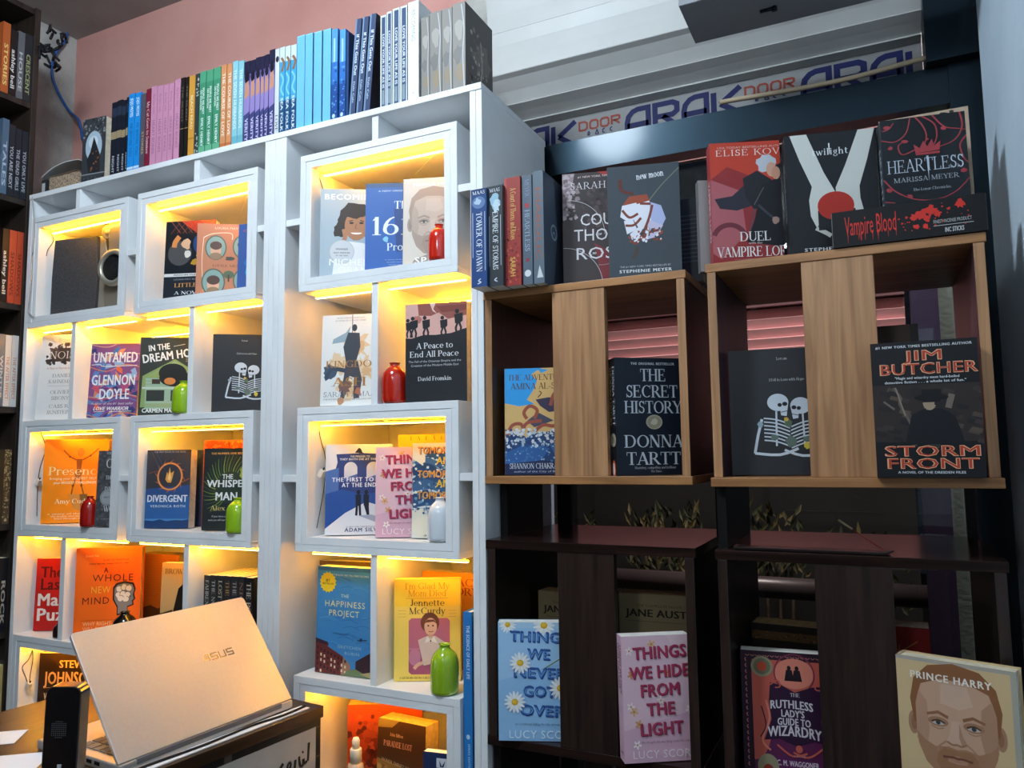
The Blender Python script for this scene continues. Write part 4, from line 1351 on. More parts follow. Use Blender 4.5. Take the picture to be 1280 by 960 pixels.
def c_tomorrow(a):
    a.rect(0, 0, 1, 1, 'd8d9cc')
    for i in range(7):
        v = .14 + .085 * i
        a.line([(0, v + .03 * (i % 2)), (.25, v - .03), (.5, v + .04), (.75, v - .02), (1, v + .03)], .13 if i % 2 else .2, ['2d4f7c', '3a628f', '24426c'][i % 3], 5)
        a.line([(0, v + .05), (.3, v + .02), (.6, v + .07), (1, v + .04)], .03, 'c9d6d8', 5)
    a.dots(0, .05, 1, .75, 200, .03, ['d5dfe0', '2a4a74', '6d93b4'], 4)
    a.blob(.1, .1, .2, 'e0d9c0', 2); a.ell(.55, .88, .6, .2, 'dedccb')
    for i, s in enumerate(('TOMORROW', 'AND', 'TOMORROW', 'AND', 'TOMORROW')):
        c = 'd89a4a' if i % 2 == 0 else 'dcb83e'
        u = .14 if i % 2 == 0 else .62
        wd = .86 if i % 2 == 0 else .36
        u = .09 if i % 2 == 0 else .42
        vv = (.115, .225, .367, .465, .59)[i]
        a.text(s, u + .012, vv + .008, .075, '4a3a4a', w=wd, al='l'); a.text(s, u, vv, .075, c, w=wd, al='l')
    a.text('GABRIELLE', .2, .75, .05, '9db2c0', w=.7, al='l', font='sans')
    a.line([(.4, .93), (.45, .86), (.5, .9), (.46, .95)], .014, '44494c', 4); a.line([(.62, .9), (.68, .84), (.7, .92)], .014, '44494c', 4); a.text('a novel', .4, .98, .03, '55585a', w=.4, font='serif', slant=.3)


def c_don(a):
    a.rect(0, 0, 1, 1, 'b8201c')
    a.text('The', .1, .265, .15, '5e1512', w=.5, al='l'); a.text('Last Don', .1, .435, .155, '5e1512', w=1.25, al='l'); a.text("V", .93, .1, .05, 'd8d0c8', w=.06)
    a.text('Mario', .05, .655, .165, 'ece6e0', w=.95, al='l'); a.text('Puzo', .05, .86, .165, 'ece6e0', w=.85, al='l')


def c_whole(a):
    a.rect(0, 0, 1, 1, 'ee6a18')
    a.text('Daniel H. Pink', .14, .1, .022, 'f3c090', w=.2, font='sans', al='l'); a.text('THE NEW YORK TIMES BESTSELLER', .6, .145, .014, '5a2410', w=.4); a.text('A BOOK THAT WILL CHANGE HOW YOU THINK', .5, .185, .014, '5a2410', w=.6)
    a.text('A', .46, .275, .05, '5a1f18', w=.06); a.text('WHOLE', .57, .375, .075, '5a1f18', w=.62, font='sans', track=.12); a.text('NEW', .39, .505, .075, 'e8b43c', w=.3, font='sans', track=.08); a.text('MIND', .32, .625, .075, '5a1f18', w=.42, font='sans', track=.12)
    H = [(.6, .46), (.64, .42), (.75, .4), (.87, .42), (.9, .48), (.88, .53), (.9, .58), (.87, .6), (.88, .64), (.8, .66), (.8, .72), (.66, .74), (.66, .66), (.6, .58)]
    a.poly([(.75 + (u - .75) * 1.16, .57 + (v - .57) * 1.12) for u, v in H], '2c1a1c'); a.poly(H, '7d7f84')
    for i, (u, v) in enumerate(((.67, .47), (.74, .45), (.81, .46), (.66, .53), (.73, .52), (.8, .53), (.7, .57), (.78, .58))):
        a.ell(u, v, .05, .05, 'e6e2dc'); a.ring(u, v, .05, .008, '5c5c60', i * 40, i * 40 + 200)
    a.ring(.84, .55, .012, .012, '2c1a1c')
    a.rect(.1, .8, .97, .805, 'c94f10'); a.rect(.1, .935, .97, .94, 'c94f10')
    a.text('WHY RIGHT-BRAINERS', .14, .86, .04, 'f4c58e', w=.8, font='sans', al='l'); a.text('WILL RULE THE FUTURE', .14, .915, .04, 'f4c58e', w=.8, font='sans', al='l')


def c_happy(a):
    a.rect(0, 0, 1, 1, '3f86c2'); a.rect(0, 0, 1, .04, '2a5f9a')
    rd = random.Random(3)
    for i in range(40):
        u, v = rd.random(), .1 + .65 * rd.random()
        a.line([(u, v), (u + .15, v - .02), (u + .3, v + .01)], .012, rd.choice(['4f93cc', '3576b2', '3a80be']), 3)
    a.text('THE BOOK THAT WILL MAKE YOU SMILE', .6, .085, .018, 'd8e4ee', w=.62, font='sans')
    p = []
    for i in range(32):
        q = i * math.pi / 16
        r = .155 if i % 2 else .13
        p.append((.19 + r * math.cos(q), .15 + r * math.sin(q) * a.asp))
    a.poly(p, 'f0cf2c'); a.text('#1', .19, .145, .03, '7d5f14', w=.08); a.text('BESTSELLER', .19, .17, .014, '7d5f14', w=.2)
    a.text('THE', .5, .285, .03, 'dfe6c8', w=.14, font='sans', track=.1); a.text('HAPPINESS', .14, .375, .055, 'e9dfa0', w=.72, al='l', font='sans', track=.1); a.text('PROJECT', .22, .46, .055, 'e9dfa0', w=.54, al='l', font='sans', track=.1)
    a.blob(.8, .66, .03, '1f3550', 2, 8); a.line([(.74, .67), (.9, .66)], .014, '1f3550'); a.line([(.3, .62), (.5, .625), (.6, .61)], .008, '2a5a86')
    a.text('GRETCHEN', .6, .755, .026, 'a4c0cc', w=.42, font='sans', track=.15); a.text('RUBIN', .65, .81, .026, 'a4c0cc', w=.26, font='sans', track=.15)
    a.poly([(0, .68), (.22, .71), (.22, .75), (.5, .83), (.62, .92), (.62, 1), (0, 1)], '6d3130'); a.poly([(0, .68), (.22, .71), (.24, .74), (0, .72)], '3a2a3c')
    a.poly([(.5, .83), (.62, .9), (.64, 1), (.46, 1)], 'a8785e')
    for i in range(9):
        for j in range(5):
            u, v = .03 + .062 * i, .755 + .05 * j + .013 * i
            if v < .98:
                a.rect(u, v, u + .026, v + .026, 'e6d4b0' if (i * j) % 3 else '2d2028')
    a.poly([(.72, .86), (1, .76), (1, 1), (.72, .98)], '3a2730'); a.poly([(.58, .95), (.72, .93), (1, 1), (.5, 1)], '6d7f5a'); a.poly([(.8, .97), (1, .94), (1, 1)], 'b0a070')


def c_glad(a):
    a.rect(0, 0, 1, 1, 'f2cf3e'); a.rect(0, .27, 1, 1, 'efd364')
    a.text("I'm Glad My", .5, .098, .062, 'b37a1c', w=.68, font='light'); a.text('Mom Died', .5, .17, .062, 'b37a1c', w=.58, font='light'); a.rect(.18, .187, .82, .19, 'b37a1c')
    a.text('Jennette', .5, .265, .065, '4a3024', w=.52, font='serif'); a.text('McCurdy', .5, .345, .065, '4a3024', w=.55, font='serif')
    for s in (.12, .88):
        for i in range(3):
            a.rect(s - .06, .31 + .03 * i, s + .06, .312 + .03 * i, '8a7030')
    q = [(.22, .41), (.26, .385), (.8, .385), (.84, .41), (.84, .91), (.8, .935), (.26, .935), (.22, .91)]
    a.poly(q, 'b56a82'); a.poly([(.22, .75), (.84, .7), (.84, .91), (.8, .935), (.26, .935), (.22, .91)], '99506e')
    a.poly([(.36, .6), (.5, .56), (.62, .56), (.76, .62), (.82, .8), (.7, .82), (.44, .84), (.4, .72)], 'd9c3b8')
    a.ell(.54, .43, .14, .15, '6a4030'); a.ell(.55, .47, .095, .13, 'dcb094'); a.poly([(.43, .45), (.5, .4), (.6, .4), (.66, .45), (.6, .42), (.48, .43)], '6a4030')
    for s in (.515, .585):
        a.ell(s, .46, .014, .012, '3a2420')
    a.line([(.52, .515), (.56, .522), (.59, .512)], .012, 'a84a48'); a.rect(.52, .545, .58, .575, 'cfa288')
    a.poly([(.5, .56), (.55, .61), (.46, .63)], 'efe6dc'); a.poly([(.6, .56), (.55, .61), (.65, .63)], 'efe6dc'); a.ell(.55, .61, .012, .012, '4a2a2c')
    a.ell(.31, .77, .09, .12, 'c27f9a'); a.rect(.22, .68, .38, .695, 'c27f9a'); a.line([(.44, .82), (.36, .84), (.3, .88)], .05, 'dcb094', 3); a.line([(.7, .72), (.6, .8), (.44, .83)], .06, 'd3bcb0', 3)
    a.text('A MEMOIR FROM A BESTSELLER', .08, .978, .022, '6a5420', w=.62, al='l', font='serif')


def c_secret(a):
    a.rect(0, 0, 1, 1, '0f1826')
    a.text('THE ORIGINAL BESTSELLER', .55, .06, .02, 'c2c7cc', w=.64, track=.15)
    for s, u, v, wd in (('THE', .55, .2, .38), ('SECRET', .53, .34, .76), ('HISTORY', .54, .475, .84), ('DONNA', .54, .765, .86), ('TARTT', .53, .91, .8)):
        a.text(s, u, v, .105, 'b9c2cb', w=wd, font='serif')
    a.ell(.55, .55, .12, .1, 'a8a08c'); a.ell(.55, .55, .1, .082, '8f8a74'); a.blob(.55, .55, .06, 'b9b49c', 5)
    a.text('Haunting, compelling and brilliant', .55, .945, .02, 'aeb4ba', w=.6, font='serif'); a.text('The Times', .56, .975, .018, 'aeb4ba', w=.16, font='serif')


def s_secret(a):
    a.rect(0, 0, 1, 1, '16161c')
    spine_text(a, 'DONNA TARTT', 'b9c2cb', .07, .58, .7, .3, 'serif'); spine_text(a, 'THE SECRET HISTORY', 'c9a04c', .07, .58, .27, .26, 'serif')
    a.ell(.5, .7, .42, .36, 'a8a08c'); a.blob(.5, .7, .25, '7f7a66', 3)
    a.ell(.5, .95, .3, .5, 'c85a20'); a.ell(.5, .95, .14, .36, 'e8e8e8')


def c_amina(a):
    a.rect(0, 0, 1, 1, 'd8b070'); a.poly([(0, 0), (.5, 0), (.36, .06), (.44, .12), (.4, .2), (.3, .3), (.4, .34), (.2, .36), (0, .33)], '2f9be0'); a.poly([(.44, .0), (.6, .02), (.5, .05)], '2f9be0')
    a.text('THE ADVENTURES', .04, .115, .055, '5a3a20', w=.86, al='l', font='serif'); a.text('AMINA AL-SIRAFI', .08, .2, .06, '5a3a20', w=.87, al='l', font='serif')
    a.poly([(.42, .3), (.6, .28), (.9, .33), (.82, .4), (.6, .42), (.48, .36)], '3d3650'); a.poly([(.3, .5), (.45, .42), (.66, .5), (.4, .56)], '4a4a5c')
    for p in ([(.3, .48), (.26, .42), (.34, .36), (.44, .4), (.4, .48)], [(.02, .64), (.1, .54), (.22, .53), (.24, .6), (.15, .64)], [(.62, .36), (.66, .26), (.74, .22), (.8, .28), (.74, .33)], [(.8, .36), (.86, .3), (.94, .33), (.9, .4)], [(.4, .6), (.52, .54), (.66, .55), (.8, .5), (1, .46)], [(.24, .6), (.3, .52), (.5, .5)]):
        a.line(p, .045, 'a0503c', 5)
    a.line([(.45, .28), (.5, .24), (.47, .22)], .012, '4a2a20', 3)
    a.poly([(0, .66), (.12, .62), (.24, .66), (.4, .62), (.6, .6), (.8, .55), (1, .5), (1, 1), (0, 1)], '23406e')
    a.poly([(0, .8), (.2, .74), (.4, .72), (.6, .76), (.5, .86), (.2, .92), (0, .95)], '2f5f9c'); a.poly([(.6, .72), (.85, .64), (1, .62), (1, .8), (.7, .86)], '34619a'); a.poly([(0, .9), (.5, .87), (1, .9), (1, 1), (0, 1)], '1d2a52')
    a.dots(0, .58, 1, .74, 170, .03, ['d8dade', 'b4c4d4', '2a4a7c'], 7); a.dots(0, .72, 1, .88, 60, .018, ['8fb0cc', '4a78ac'], 8)
    a.text('SHANNON CHAKRABORTY', .06, .945, .05, 'd5dce8', w=.87, al='l', font='serif'); a.text('author of the City of Brass series', .12, .98, .018, 'b4bccb', w=.8, al='l', font='sans')


def c_rain(a):
    c_bones(a)


def c_storm(a):
    a.rect(0, 0, 1, 1, '0d0e14'); a.poly([(0, .32), (1, .32), (1, .74), (0, .74)], '2c2524')
    rd = random.Random(2)
    for i in range(60):
        u, v = rd.random(), .32 + .42 * rd.random()
        a.poly([(u, v), (u + .1, v + .02), (u + .08, v + .05), (u - .02, v + .03)], rd.choice(['383030', '241f22', '4a3f3a', '1c1a20', '54463c']))
    a.line([(.2, .34), (.27, .42), (.25, .46), (.34, .6), (.36, .72)], .025, '5d534a', 3); a.line([(.22, .34), (.3, .55)], .012, '8a7c6c')
    a.line([(.74, .4), (.7, .5)], .06, '6d6258'); a.line([(.1, .44), (.2, .5)], .02, '6d6258')
    a.poly([(.28, .76), (.36, .54), (.48, .5), (.64, .5), (.76, .56), (.84, .76)], '0e0f18')
    a.ell(.55, .42, .16, .035, '0b0b10'); a.poly([(.46, .42), (.47, .36), (.64, .36), (.65, .42)], '0b0b10'); a.ell(.53, .46, .06, .075, 'a08a74', 20, 200); a.poly([(.48, .44), (.58, .44), (.57, .5), (.5, .51)], '9a8670'); a.rect(.47, .43, .64, .455, '0b0b10')
    a.text('#1 NEW YORK TIMES BESTSELLING AUTHOR', .5, .045, .018, 'c9ced4', w=.9, track=.06)

    def tw(s, u, v, h, wd):
        a.text(s, u, v, h, 'e0a884', w=wd); a.text(s, u, v - .004, h * .9, 'b03c26', w=wd * .985, font='sans')
    tw('JIM', .51, .145, .075, .36); tw('BUTCHER', .53, .245, .08, .92)
    a.text('"Magic and wizardry meet hard-boiled', .52, .28, .018, 'c9ced4', w=.6); a.text('detective fiction . . . a whole lot of fun."', .5, .31, .018, 'c9ced4', w=.76)
    tw('STORM', .53, .845, .075, .9); tw('FRONT', .52, .935, .075, .86); a.text('A NOVEL OF THE DRESDEN FILES', .51, .97, .017, 'c9ced4', w=.62)


def s_storm(a):
    a.rect(0, 0, 1, 1, '120f10'); a.rect(.2, .03, .8, .1, 'b8a43c'); spine_text(a, 'JIM BUTCHER', 'c0503c', .2, .55, .5, .5); spine_text(a, 'STORM FRONT', 'c0503c', .58, .9, .5, .5); a.rect(.25, .93, .75, .98, 'd8d8d8')


def c_rose(a):
    a.rect(0, 0, 1, 1, '3c3436'); a.poly([(.45, 0), (1, 0), (1, .25), (.85, .2), (.6, .05)], '9c3230'); a.poly([(0, 0), (.16, 0), (.1, .2), (.05, .4), (0, .4)], '8f7c80')
    a.dots(0, 0, .2, .4, 60, .04, ['b0a0a4', '6d5c60', '8a787c'], 3); a.poly([(.4, .62), (.6, .7), (.75, .95), (1, 1), (.5, 1)], '7c2c34'); a.poly([(.6, .5), (.8, .6), (.9, .9), (.7, .8)], '5a2c44')
    a.dots(.25, .1, .9, .5, 90, .05, ['463c3e', '332c2e', '544648'], 4)
    a.text('#1 NEW YORK TIMES BESTSELLING AUTHOR', .2, .045, .016, 'e0c4c0', w=.9, font='sans', al='l'); a.text('SARAH J. MAAS', .1, .145, .06, 'd6d4d6', w=1.05, font='light', al='l', track=.08)
    a.ring(.06, .55, .48, .006, 'c9c4c6', -90, 0); a.ring(0, .98, .5, .006, 'c9c4c6', -90, 0); a.ring(.5, .62, .3, .005, 'a8a0a4', 20, 100)
    for s, v, u, wd in (('COURT', .466, .22, .66), ('THORNS', .6, .14, .82), ('ROSES', .76, .15, .76)):
        a.text(s, u, v, .1, 'dcdade', font='sans', al='l', w=wd)
    for u, v, s in ((.405, .425, 'A'), (.475, .558, 'OF'), (.4, .72, 'AND')):
        a.text(s, u, v, .018, 'dcdade', w=.05)


def c_moon(a):
    a.rect(0, 0, 1, 1, '3b444c')
    a.line([(1, .05), (.75, .2), (.55, .35)], .014, '6f7262', 4)
    a.text('new moon', .6, .125, .062, 'dfe4e8', w=.38, font='fat', rot=-5)
    P_, Rd, V_ = 'dfe0ea', '7d3a2c', 'a9b2d8'
    a.line([(.18, .12), (.2, .22), (.36, .26)], .06, '5d2c26', 4, .3)
    a.poly([(.2, .36), (.3, .28), (.55, .27), (.6, .36), (.4, .4)], '99462c')
    for p, c in (([(.17, .46), (.2, .36), (.4, .34), (.42, .46), (.3, .52)], P_), ([(.36, .36), (.58, .33), (.62, .5), (.45, .6), (.36, .5)], P_), ([(.58, .34), (.74, .38), (.8, .5), (.7, .62), (.6, .55)], V_), ([(.22, .5), (.34, .48), (.4, .58), (.26, .62)], P_), ([(.56, .5), (.76, .56), (.66, .66), (.52, .68)], 'c3bcd4'), ([(.3, .62), (.42, .56), (.48, .66), (.34, .7)], P_)):
        a.poly(p, c)
    for p in ([(.2, .4), (.3, .47), (.42, .44)], [(.24, .54), (.36, .54), (.46, .48)], [(.62, .37), (.55, .52), (.4, .7), (.32, .68)], [(.7, .6), (.56, .62), (.48, .7)], [(.6, .36), (.45, .35)]):
        a.line(p, .035, Rd, 5)
    a.dots(.28, .58, .74, .7, 50, .03, ['dfe0ea', '99462c', '3b444c'], 6)
    a.line([(.4, .74), (.38, .79), (.34, .84)], .05, '4a3a34', 4)
    a.text('THE #1 NEW YORK TIMES BESTSELLER BY', .5, .92, .016, 'b4babf', w=.7, font='sans'); a.text('STEPHENIE MEYER', .5, .965, .026, 'dfe4e8', w=.72, track=.12)


def c_duel(a):
    a.rect(0, 0, 1, 1, '8c2a2c'); a.poly([(0, 0), (1, 0), (1, .4), (.6, .32), (.2, .2), (0, .3)], 'b83a26'); a.poly([(0, .3), (.35, .4), (.4, .75), (.1, .95), (0, .9)], 'a85a60'); a.poly([(.7, .4), (1, .3), (1, .9), (.8, .8)], '7c2034')
    a.ring(.2, .8, .22, .06, '6d2c38', 200, 350)
    a.poly([(.04, .46), (.25, .44), (.42, .34), (.62, .4), (.5, .52), (.3, .56), (.1, .54)], '2a2834')
    a.poly([(.38, .3), (.55, .24), (.72, .32), (.66, .5), (.5, .56), (.4, .44)], '1f1e24'); a.poly([(.6, .36), (.8, .3), (.94, .42), (.9, .68), (.98, .88), (.4, .82), (.5, .64)], '17161c')
    a.blob(.66, .18, .13, 'b8bcc4', 3, 16, .3); a.ell(.72, .235, .06, .09, 'c99a84'); a.ell(.86, .25, .12, .1, '14131a'); a.ell(.77, .265, .05, .08, 'c08c74')
    a.line([(.55, .52), (.7, .62), (.8, .64)], .03, '3a3a44', 3); a.blob(.74, .65, .05, 'a07f74', 4); a.line([(.62, .38), (.5, .52)], .012, '55545c'); a.line([(.84, .5), (.9, .75)], .012, '6d6c74'); a.line([(.5, .55), (.44, .75)], .014, '4a4a54')
    a.text('USA TODAY BESTSELLING AUTHOR', .09, .05, .016, 'dcb4a4', w=.82, font='sans', al='l'); a.text('ELISE KOVA', .07, .11, .05, 'e8dcd4', w=.86, font='light', al='l', track=.1)
    a.text('DUEL', .5, .81, .075, 'e2dfdc', w=.36, al='c', font='serif'); a.text('with the', .5, .835, .018, 'cfc4c0', w=.16, font='serif'); a.text('VAMPIRE LORD', .05, .935, .08, 'e2dfdc', w=.9, al='l', font='serif'); a.rect(.25, .955, .9, .957, 'b08a88'); a.text('A MARRIED TO MAGIC NOVEL', .62, .982, .014, 'c9a8a4', w=.5, font='sans')


def c_apple(a):
    a.rect(0, 0, 1, 1, '15171c')
    a.poly([(.06, 0), (.25, 0), (.42, .33), (.53, .49), (.53, .55), (.4, .54), (.36, .72), (.31, .78), (.25, .68), (.24, .55), (.28, .44), (.16, .22)], 'c6c8c2')
    a.poly([(.82, 0), (1, 0), (.9, .25), (.8, .46), (.8, .56), (.84, .7), (.76, .72), (.7, .58), (.54, .53), (.54, .46), (.66, .28)], 'c6c8c2')
    a.line([(.3, .78), (.4, .82), (.46, .85)], .05, 'b9bbb4', 3)
    a.ell(.53, .605, .2, .17, 'a8281c'); a.ell(.5, .56, .09, .05, 'c8452c'); a.rect(.33, .64, .74, .8, '15171c'); a.ell(.53, .615, .2, .16, 'a8281c')
    a.text('twilight', .5, .185, .055, 'dfe2e4', w=.4, font='serif', track=.08); a.line([(.495, .09), (.495, .18)], .016, 'dfe2e4', taper=.6)
    a.text('STEPHENIE MEYER', .16, .965, .026, 'c9cccf', w=.76, al='l', track=.12)


def c_heart(a):
    a.rect(0, 0, 1, 1, '363a40')
    r_ = 'a03a40'
    for p in ([(0, .22), (.16, .25), (.3, .17), (.36, 0)], [(.42, 0), (.5, .1), (.54, .22), (.5, .34)], [(.5, 0), (.64, .1), (.66, .24), (.6, .36)], [(.94, 0), (.96, .16), (.86, .3), (.66, .36)], [(.62, 0), (.75, .14), (.9, .18), (1, .2)], [(1, .26), (.92, .36), (.95, .5), (1, .56)], [(.4, .36), (.24, .4), (.2, .3), (.28, .26)], [(0, .66), (.14, .8), (.36, .9), (.62, .92), (.84, .85), (1, .72)], [(0, .9), (.12, .92)], [(.02, .12), (.1, .1), (.16, .04)]):
        a.line(p, .022, r_, 6, .4)
    for u, v in ((.08, .08), (.28, .26), (.74, .16), (.94, .64), (.1, .32), (.3, .86), (.06, .78), (.66, .93)):
        a.blob(u, v, .05, r_, int(u * 50), 8, .5)
    a.poly([(.4, .4), (.38, .3), (.45, .35), (.5, .27), (.54, .34), (.6, .26), (.62, .34), (.7, .29), (.68, .39)], r_); a.rect(.4, .4, .68, .425, r_); a.ell(.545, .26, .02, .02, r_)
    a.text('HEARTLESS', .5, .6, .14, 'b9c4d2', w=.9, font='light'); a.poly([(.52, .44), (.545, .44), (.535, .72)], 'b9c4d2')
    a.text('MARISSA MEYER', .5, .705, .05, 'b4bcc6', w=.76, font='light', track=.06); a.text('The Lunar Chronicles', .56, .81, .03, 'a8b0ba', w=.44, font='serif')
    a.it = [(l, m, [(u, v * .71) for u, v in p]) for l, m, p in a.it if l > 1]
    a.it.insert(0, (0, mat('363a40'), [(0, 0), (1, 0), (1, 1), (0, 1)]))


def c_ruth(a):
    a.rect(0, 0, 1, 1, '2b1428')
    for i in range(18):
        a.line([(.05 + .052 * i, .035), (.075 + .052 * i, .045), (.09 + .052 * i, .033)], .008, 'b0706a'); a.line([(.055, .06 + .05 * i), (.045, .075 + .05 * i), (.058, .09 + .05 * i)], .012, 'b0706a')
    a.rect(.11, .07, 1, 1, '5a1f4a'); O_ = 'c05a4c'
    for u, v, rx, ry in ((.55, .16, .42, .3), (.12, .5, .2, .5), (1.0, .5, .2, .5)):
        a.ell(u, v, rx, ry, O_)
    a.rect(.12, .07, 1, .11, O_)
    a.rect(0, 0, .11, 1, '2b1428'); a.rect(0, 0, 1, .068, '2b1428')
    for i in range(18):
        a.line([(.05 + .052 * i, .035), (.075 + .052 * i, .045), (.09 + .052 * i, .033)], .008, 'b0706a'); a.line([(.055, .06 + .05 * i), (.045, .075 + .05 * i), (.058, .09 + .05 * i)], .012, 'b0706a')
    a.ell(.55, .17, .2, .16, 'd8806c'); a.ring(.55, .17, .21, .015, '7c2f48')
    for u in (.5, .58):
        a.ell(u, .125, .02, .025, '1d0e1c'); a.poly([(u - .03, .14), (u + .03, .14), (u + .05, .23), (u - .05, .23)], '1d0e1c')
    for u in (.22, .92):
        a.ell(u, .125, .115, .11, '8f8a6c'); a.ell(u, .125, .09, .085, '6d6a54'); a.ell(u, .125, .05, .05, 'c0482c' if u < .5 else '241a1c')
    a.poly([(.3, .25), (.42, .27), (.55, .32), (.72, .27), (.88, .25), (.82, .4), (.8, .55), (.86, .72), (.72, .7), (.55, .75), (.38, .7), (.22, .72), (.3, .55), (.28, .4)], '2b1030')
    for u0, s in ((.3, 1), (.86, -1)):
        a.line([(u0, .27), (u0 + .08 * s, .23), (u0 + .1 * s, .28), (u0 + .05 * s, .29)], .014, O_, 5); a.line([(u0 - .05 * s, .4), (u0 - .02 * s, .55), (u0 - .1 * s, .72), (u0 - .02 * s, .8)], .02, 'd8806c', 5); a.line([(u0 - .1 * s, .45), (u0 - .06 * s, .6), (u0 - .12 * s, .7)], .012, '3c1630', 5)
        a.line([(u0 + .05 * s, .75), (u0 + .2 * s, .83), (u0 + .35 * s, .8)], .02, O_, 5)
    a.text('THE', .55, .355, .03, 'd5cdd4', w=.1, font='serif')
    a.text('RUTHLESS', .51, .45, .065, 'd5cdd4', w=.44, arc=.4); a.text("LADY'S", .52, .52, .055, 'd5cdd4', w=.24); a.text('GUIDE TO', .53, .585, .055, 'd5cdd4', w=.34, arc=.2); a.text('WIZARDRY', .53, .67, .08, 'd5cdd4', w=.54, arc=.4)
    a.ell(.57, .77, .035, .04, O_); a.text('a novel', .57, .835, .02, 'b8909c', w=.12, font='serif')
    a.poly([(.34, .85), (.76, .85), (.82, .9), (.76, .96), (.34, .96), (.28, .9)], '5a1f52'); a.text('C. M. WAGGONER', .55, .91, .042, 'cfc0cc', w=.42)
    a.ell(.25, .93, .11, .13, '8f8a6c'); a.ell(.25, .95, .05, .05, '8c3024')


def c_manbig(a):
    a.rect(0, 0, 1, 1, 'cdb48a'); a.rect(0, 0, 1, .02, 'a8a29a'); a.rect(.95, 0, 1, 1, 'a5a59a')
    a.poly([(.05, 1), (.12, .95), (.4, .9), (.7, .95), (1, 1)], '3a3c44')
    face_on(a, .49, .37, .36, 'c09c84', '93694f', '8a5c3c', '9a6e50')
    a.text('PRINCE HARRY', .12, .125, .042, 'ece6dc', w=.68, font='bold', al='l', track=.1)
    a.text('SPARE', .5, .97, .07, 'ece6dc', w=.6, font='bold', track=.1)


def c_austen(a):
    a.rect(0, 0, 1, 1, 'a08c68'); a.text('THE COMPLETE NOVELS OF', .5, .1, .02, '5d5038', w=.62, font='sans'); a.text('JANE AUSTEN', .5, .175, .055, '2c2620', w=.84)
    a.rect(.1, .21, .9, .214, '6d5f44'); a.rect(.05, .33, .95, .336, '9a7f4c'); a.rect(.1, .45, .9, .454, '6d5f44')


def c_steven(a):
    a.rect(0, 0, 1, 1, '2b1a10'); a.text('STEVEN', .38, .17, .085, 'f0b878', w=.62, al='l'); a.text('JOHNSON', .12, .36, .14, 'f0b878', w=.98, al='l'); a.rect(.12, .4, .95, .406, 'c98f5c')
    a.text('WHERE GOOD IDEAS', .12, .54, .075, 'e8c9a4', w=.95, al='l'); a.text('COME FROM', .22, .69, .085, 'e8c9a4', w=.7, al='l')


def c_paradise(a):
    a.rect(0, 0, 1, 1, '3a2418'); a.poly([(0, 0), (.45, 0), (.3, .08), (0, .1)], '7d6a3c')
    a.text('John Milton', .4, .17, .035, 'c9a890', w=.28, font='serif'); a.text('PARADISE LOST', .43, .28, .06, 'd8a08c', w=.6, font='serif')
    a.poly([(0, .42), (.5, .46), (1, .56), (1, 1), (0, 1)], '6d5a34'); a.dots(0, .5, 1, 1, 120, .06, ['7d6a3c', '5a4a2c', '8f7c4a'], 5); a.text('DOVER THRIFT EDITIONS', .5, .47, .03, 'cfc4a8', w=.8, rot=7, font='light', track=.1)


def c_sold(a):
    a.rect(0, 0, 1, 1, 'a8401c'); a.blob(.5, .6, .5, '7c2a16', 3, 20, .5); a.poly([(.3, .5), (.7, .3), (1, .6), (.8, 1), (.3, 1)], '5d2016'); a.dots(0, .1, 1, 1, 120, .06, ['94341a', 'b85024', '5d2016'], 4)
# ------------------------------------------------------------------ books shown face out on the white shelves
S2, S3, S4, S5, S6 = .4736, R4T + .0003, -.2045, R6T + .0003, -.8872
GW = 'books displayed face out on the white bookcases'
SB = stand_book
SB('black paperback with two painted girls and orange lettering', GW, (203.5, 373), 278, S2, (.66,), .025, '1b1f26', c_women, y=.014, br=266, xmin=-1.9705, xmax=-1.5575)
SB('tan paperback with oval portraits painted on its cover, in the upper wide box', GW, (244, 370.5), 279.5, S2, (.68,), .026, 'b4714c', c_men, y=.008, br=312, xmin=-1.9705, xmax=-1.5575)
SB('blue paperback mostly hidden behind the right edge of the upper wide box', GW, (296, 357), 281, S2, (.66,), .024, '3b5a9a', c_tower_blue, y=.02, yaw=18, xmin=-1.9705, xmax=-1.5575)
SB('grey blue hardback with a smiling woman resting chin on hand', GW, (397.6, 344), 237, S2, (.66,), .032, '9fb0bc', c_becoming, y=.01, hard=True, br=476, xmin=-1.3305, xmax=-.9185)
SB('bright blue hardback with large white numerals between two portrait books', GW, (456, 338), 230.5, S2, (.64,), .035, '2c5da8', c_1619, y=.014, hard=True, br=528, xmin=-1.3305, xmax=aty(503.5, 330, .03 * K).x / K - .015)
SB('pale hardback with the grey face of a bearded man, behind the red bottle', GW, (503.5, 330), 225, S2, (.655,), .035, 'cfc8be', c_man, y=.03, hard=True, br=577, xmin=-1.3305, xmax=-.9185)

SB('white hardback with a torn dark brush patch and grey lettering', GW, (43, 524), 420.5, S3, (.65,), .03, 'e9e9e8', c_noise, y=.016, lean=4, br=105, xmin=-2.5228, xmax=-2.301)
SB('hardback with a swirling multicoloured cover and bold white lettering', GW, (108, 522.5), 431, S3, (.66,), .026, '7a4f86', c_untamed, y=.014, br=169.5, lean=4, hard=True, xmin=-2.281, xmax=-1.7775)
SB('dark green book with a pale green gabled house and black swirl', GW, (172, 519), 422, S3, (.66,), .026, '2c332f', c_dream, y=.01, br=252, xmax=-1.7775)
SB('black book with two small skeletons standing in the white bookcase beneath the upper wide box', GW, (264, 514.5), 418, S3, (.655,), .026, '26282d', c_bones, y=.016, lean=1, br=335, xmin=-1.7575, xmax=-1.4945)
SB('white book with an armoured swordswoman in blue cloak', GW, (400, 507.5), 396, S3, (.655,), .04, 'e3e3e0', c_kingdom, y=.016, lean=3, br=472, xmax=-1.1335)
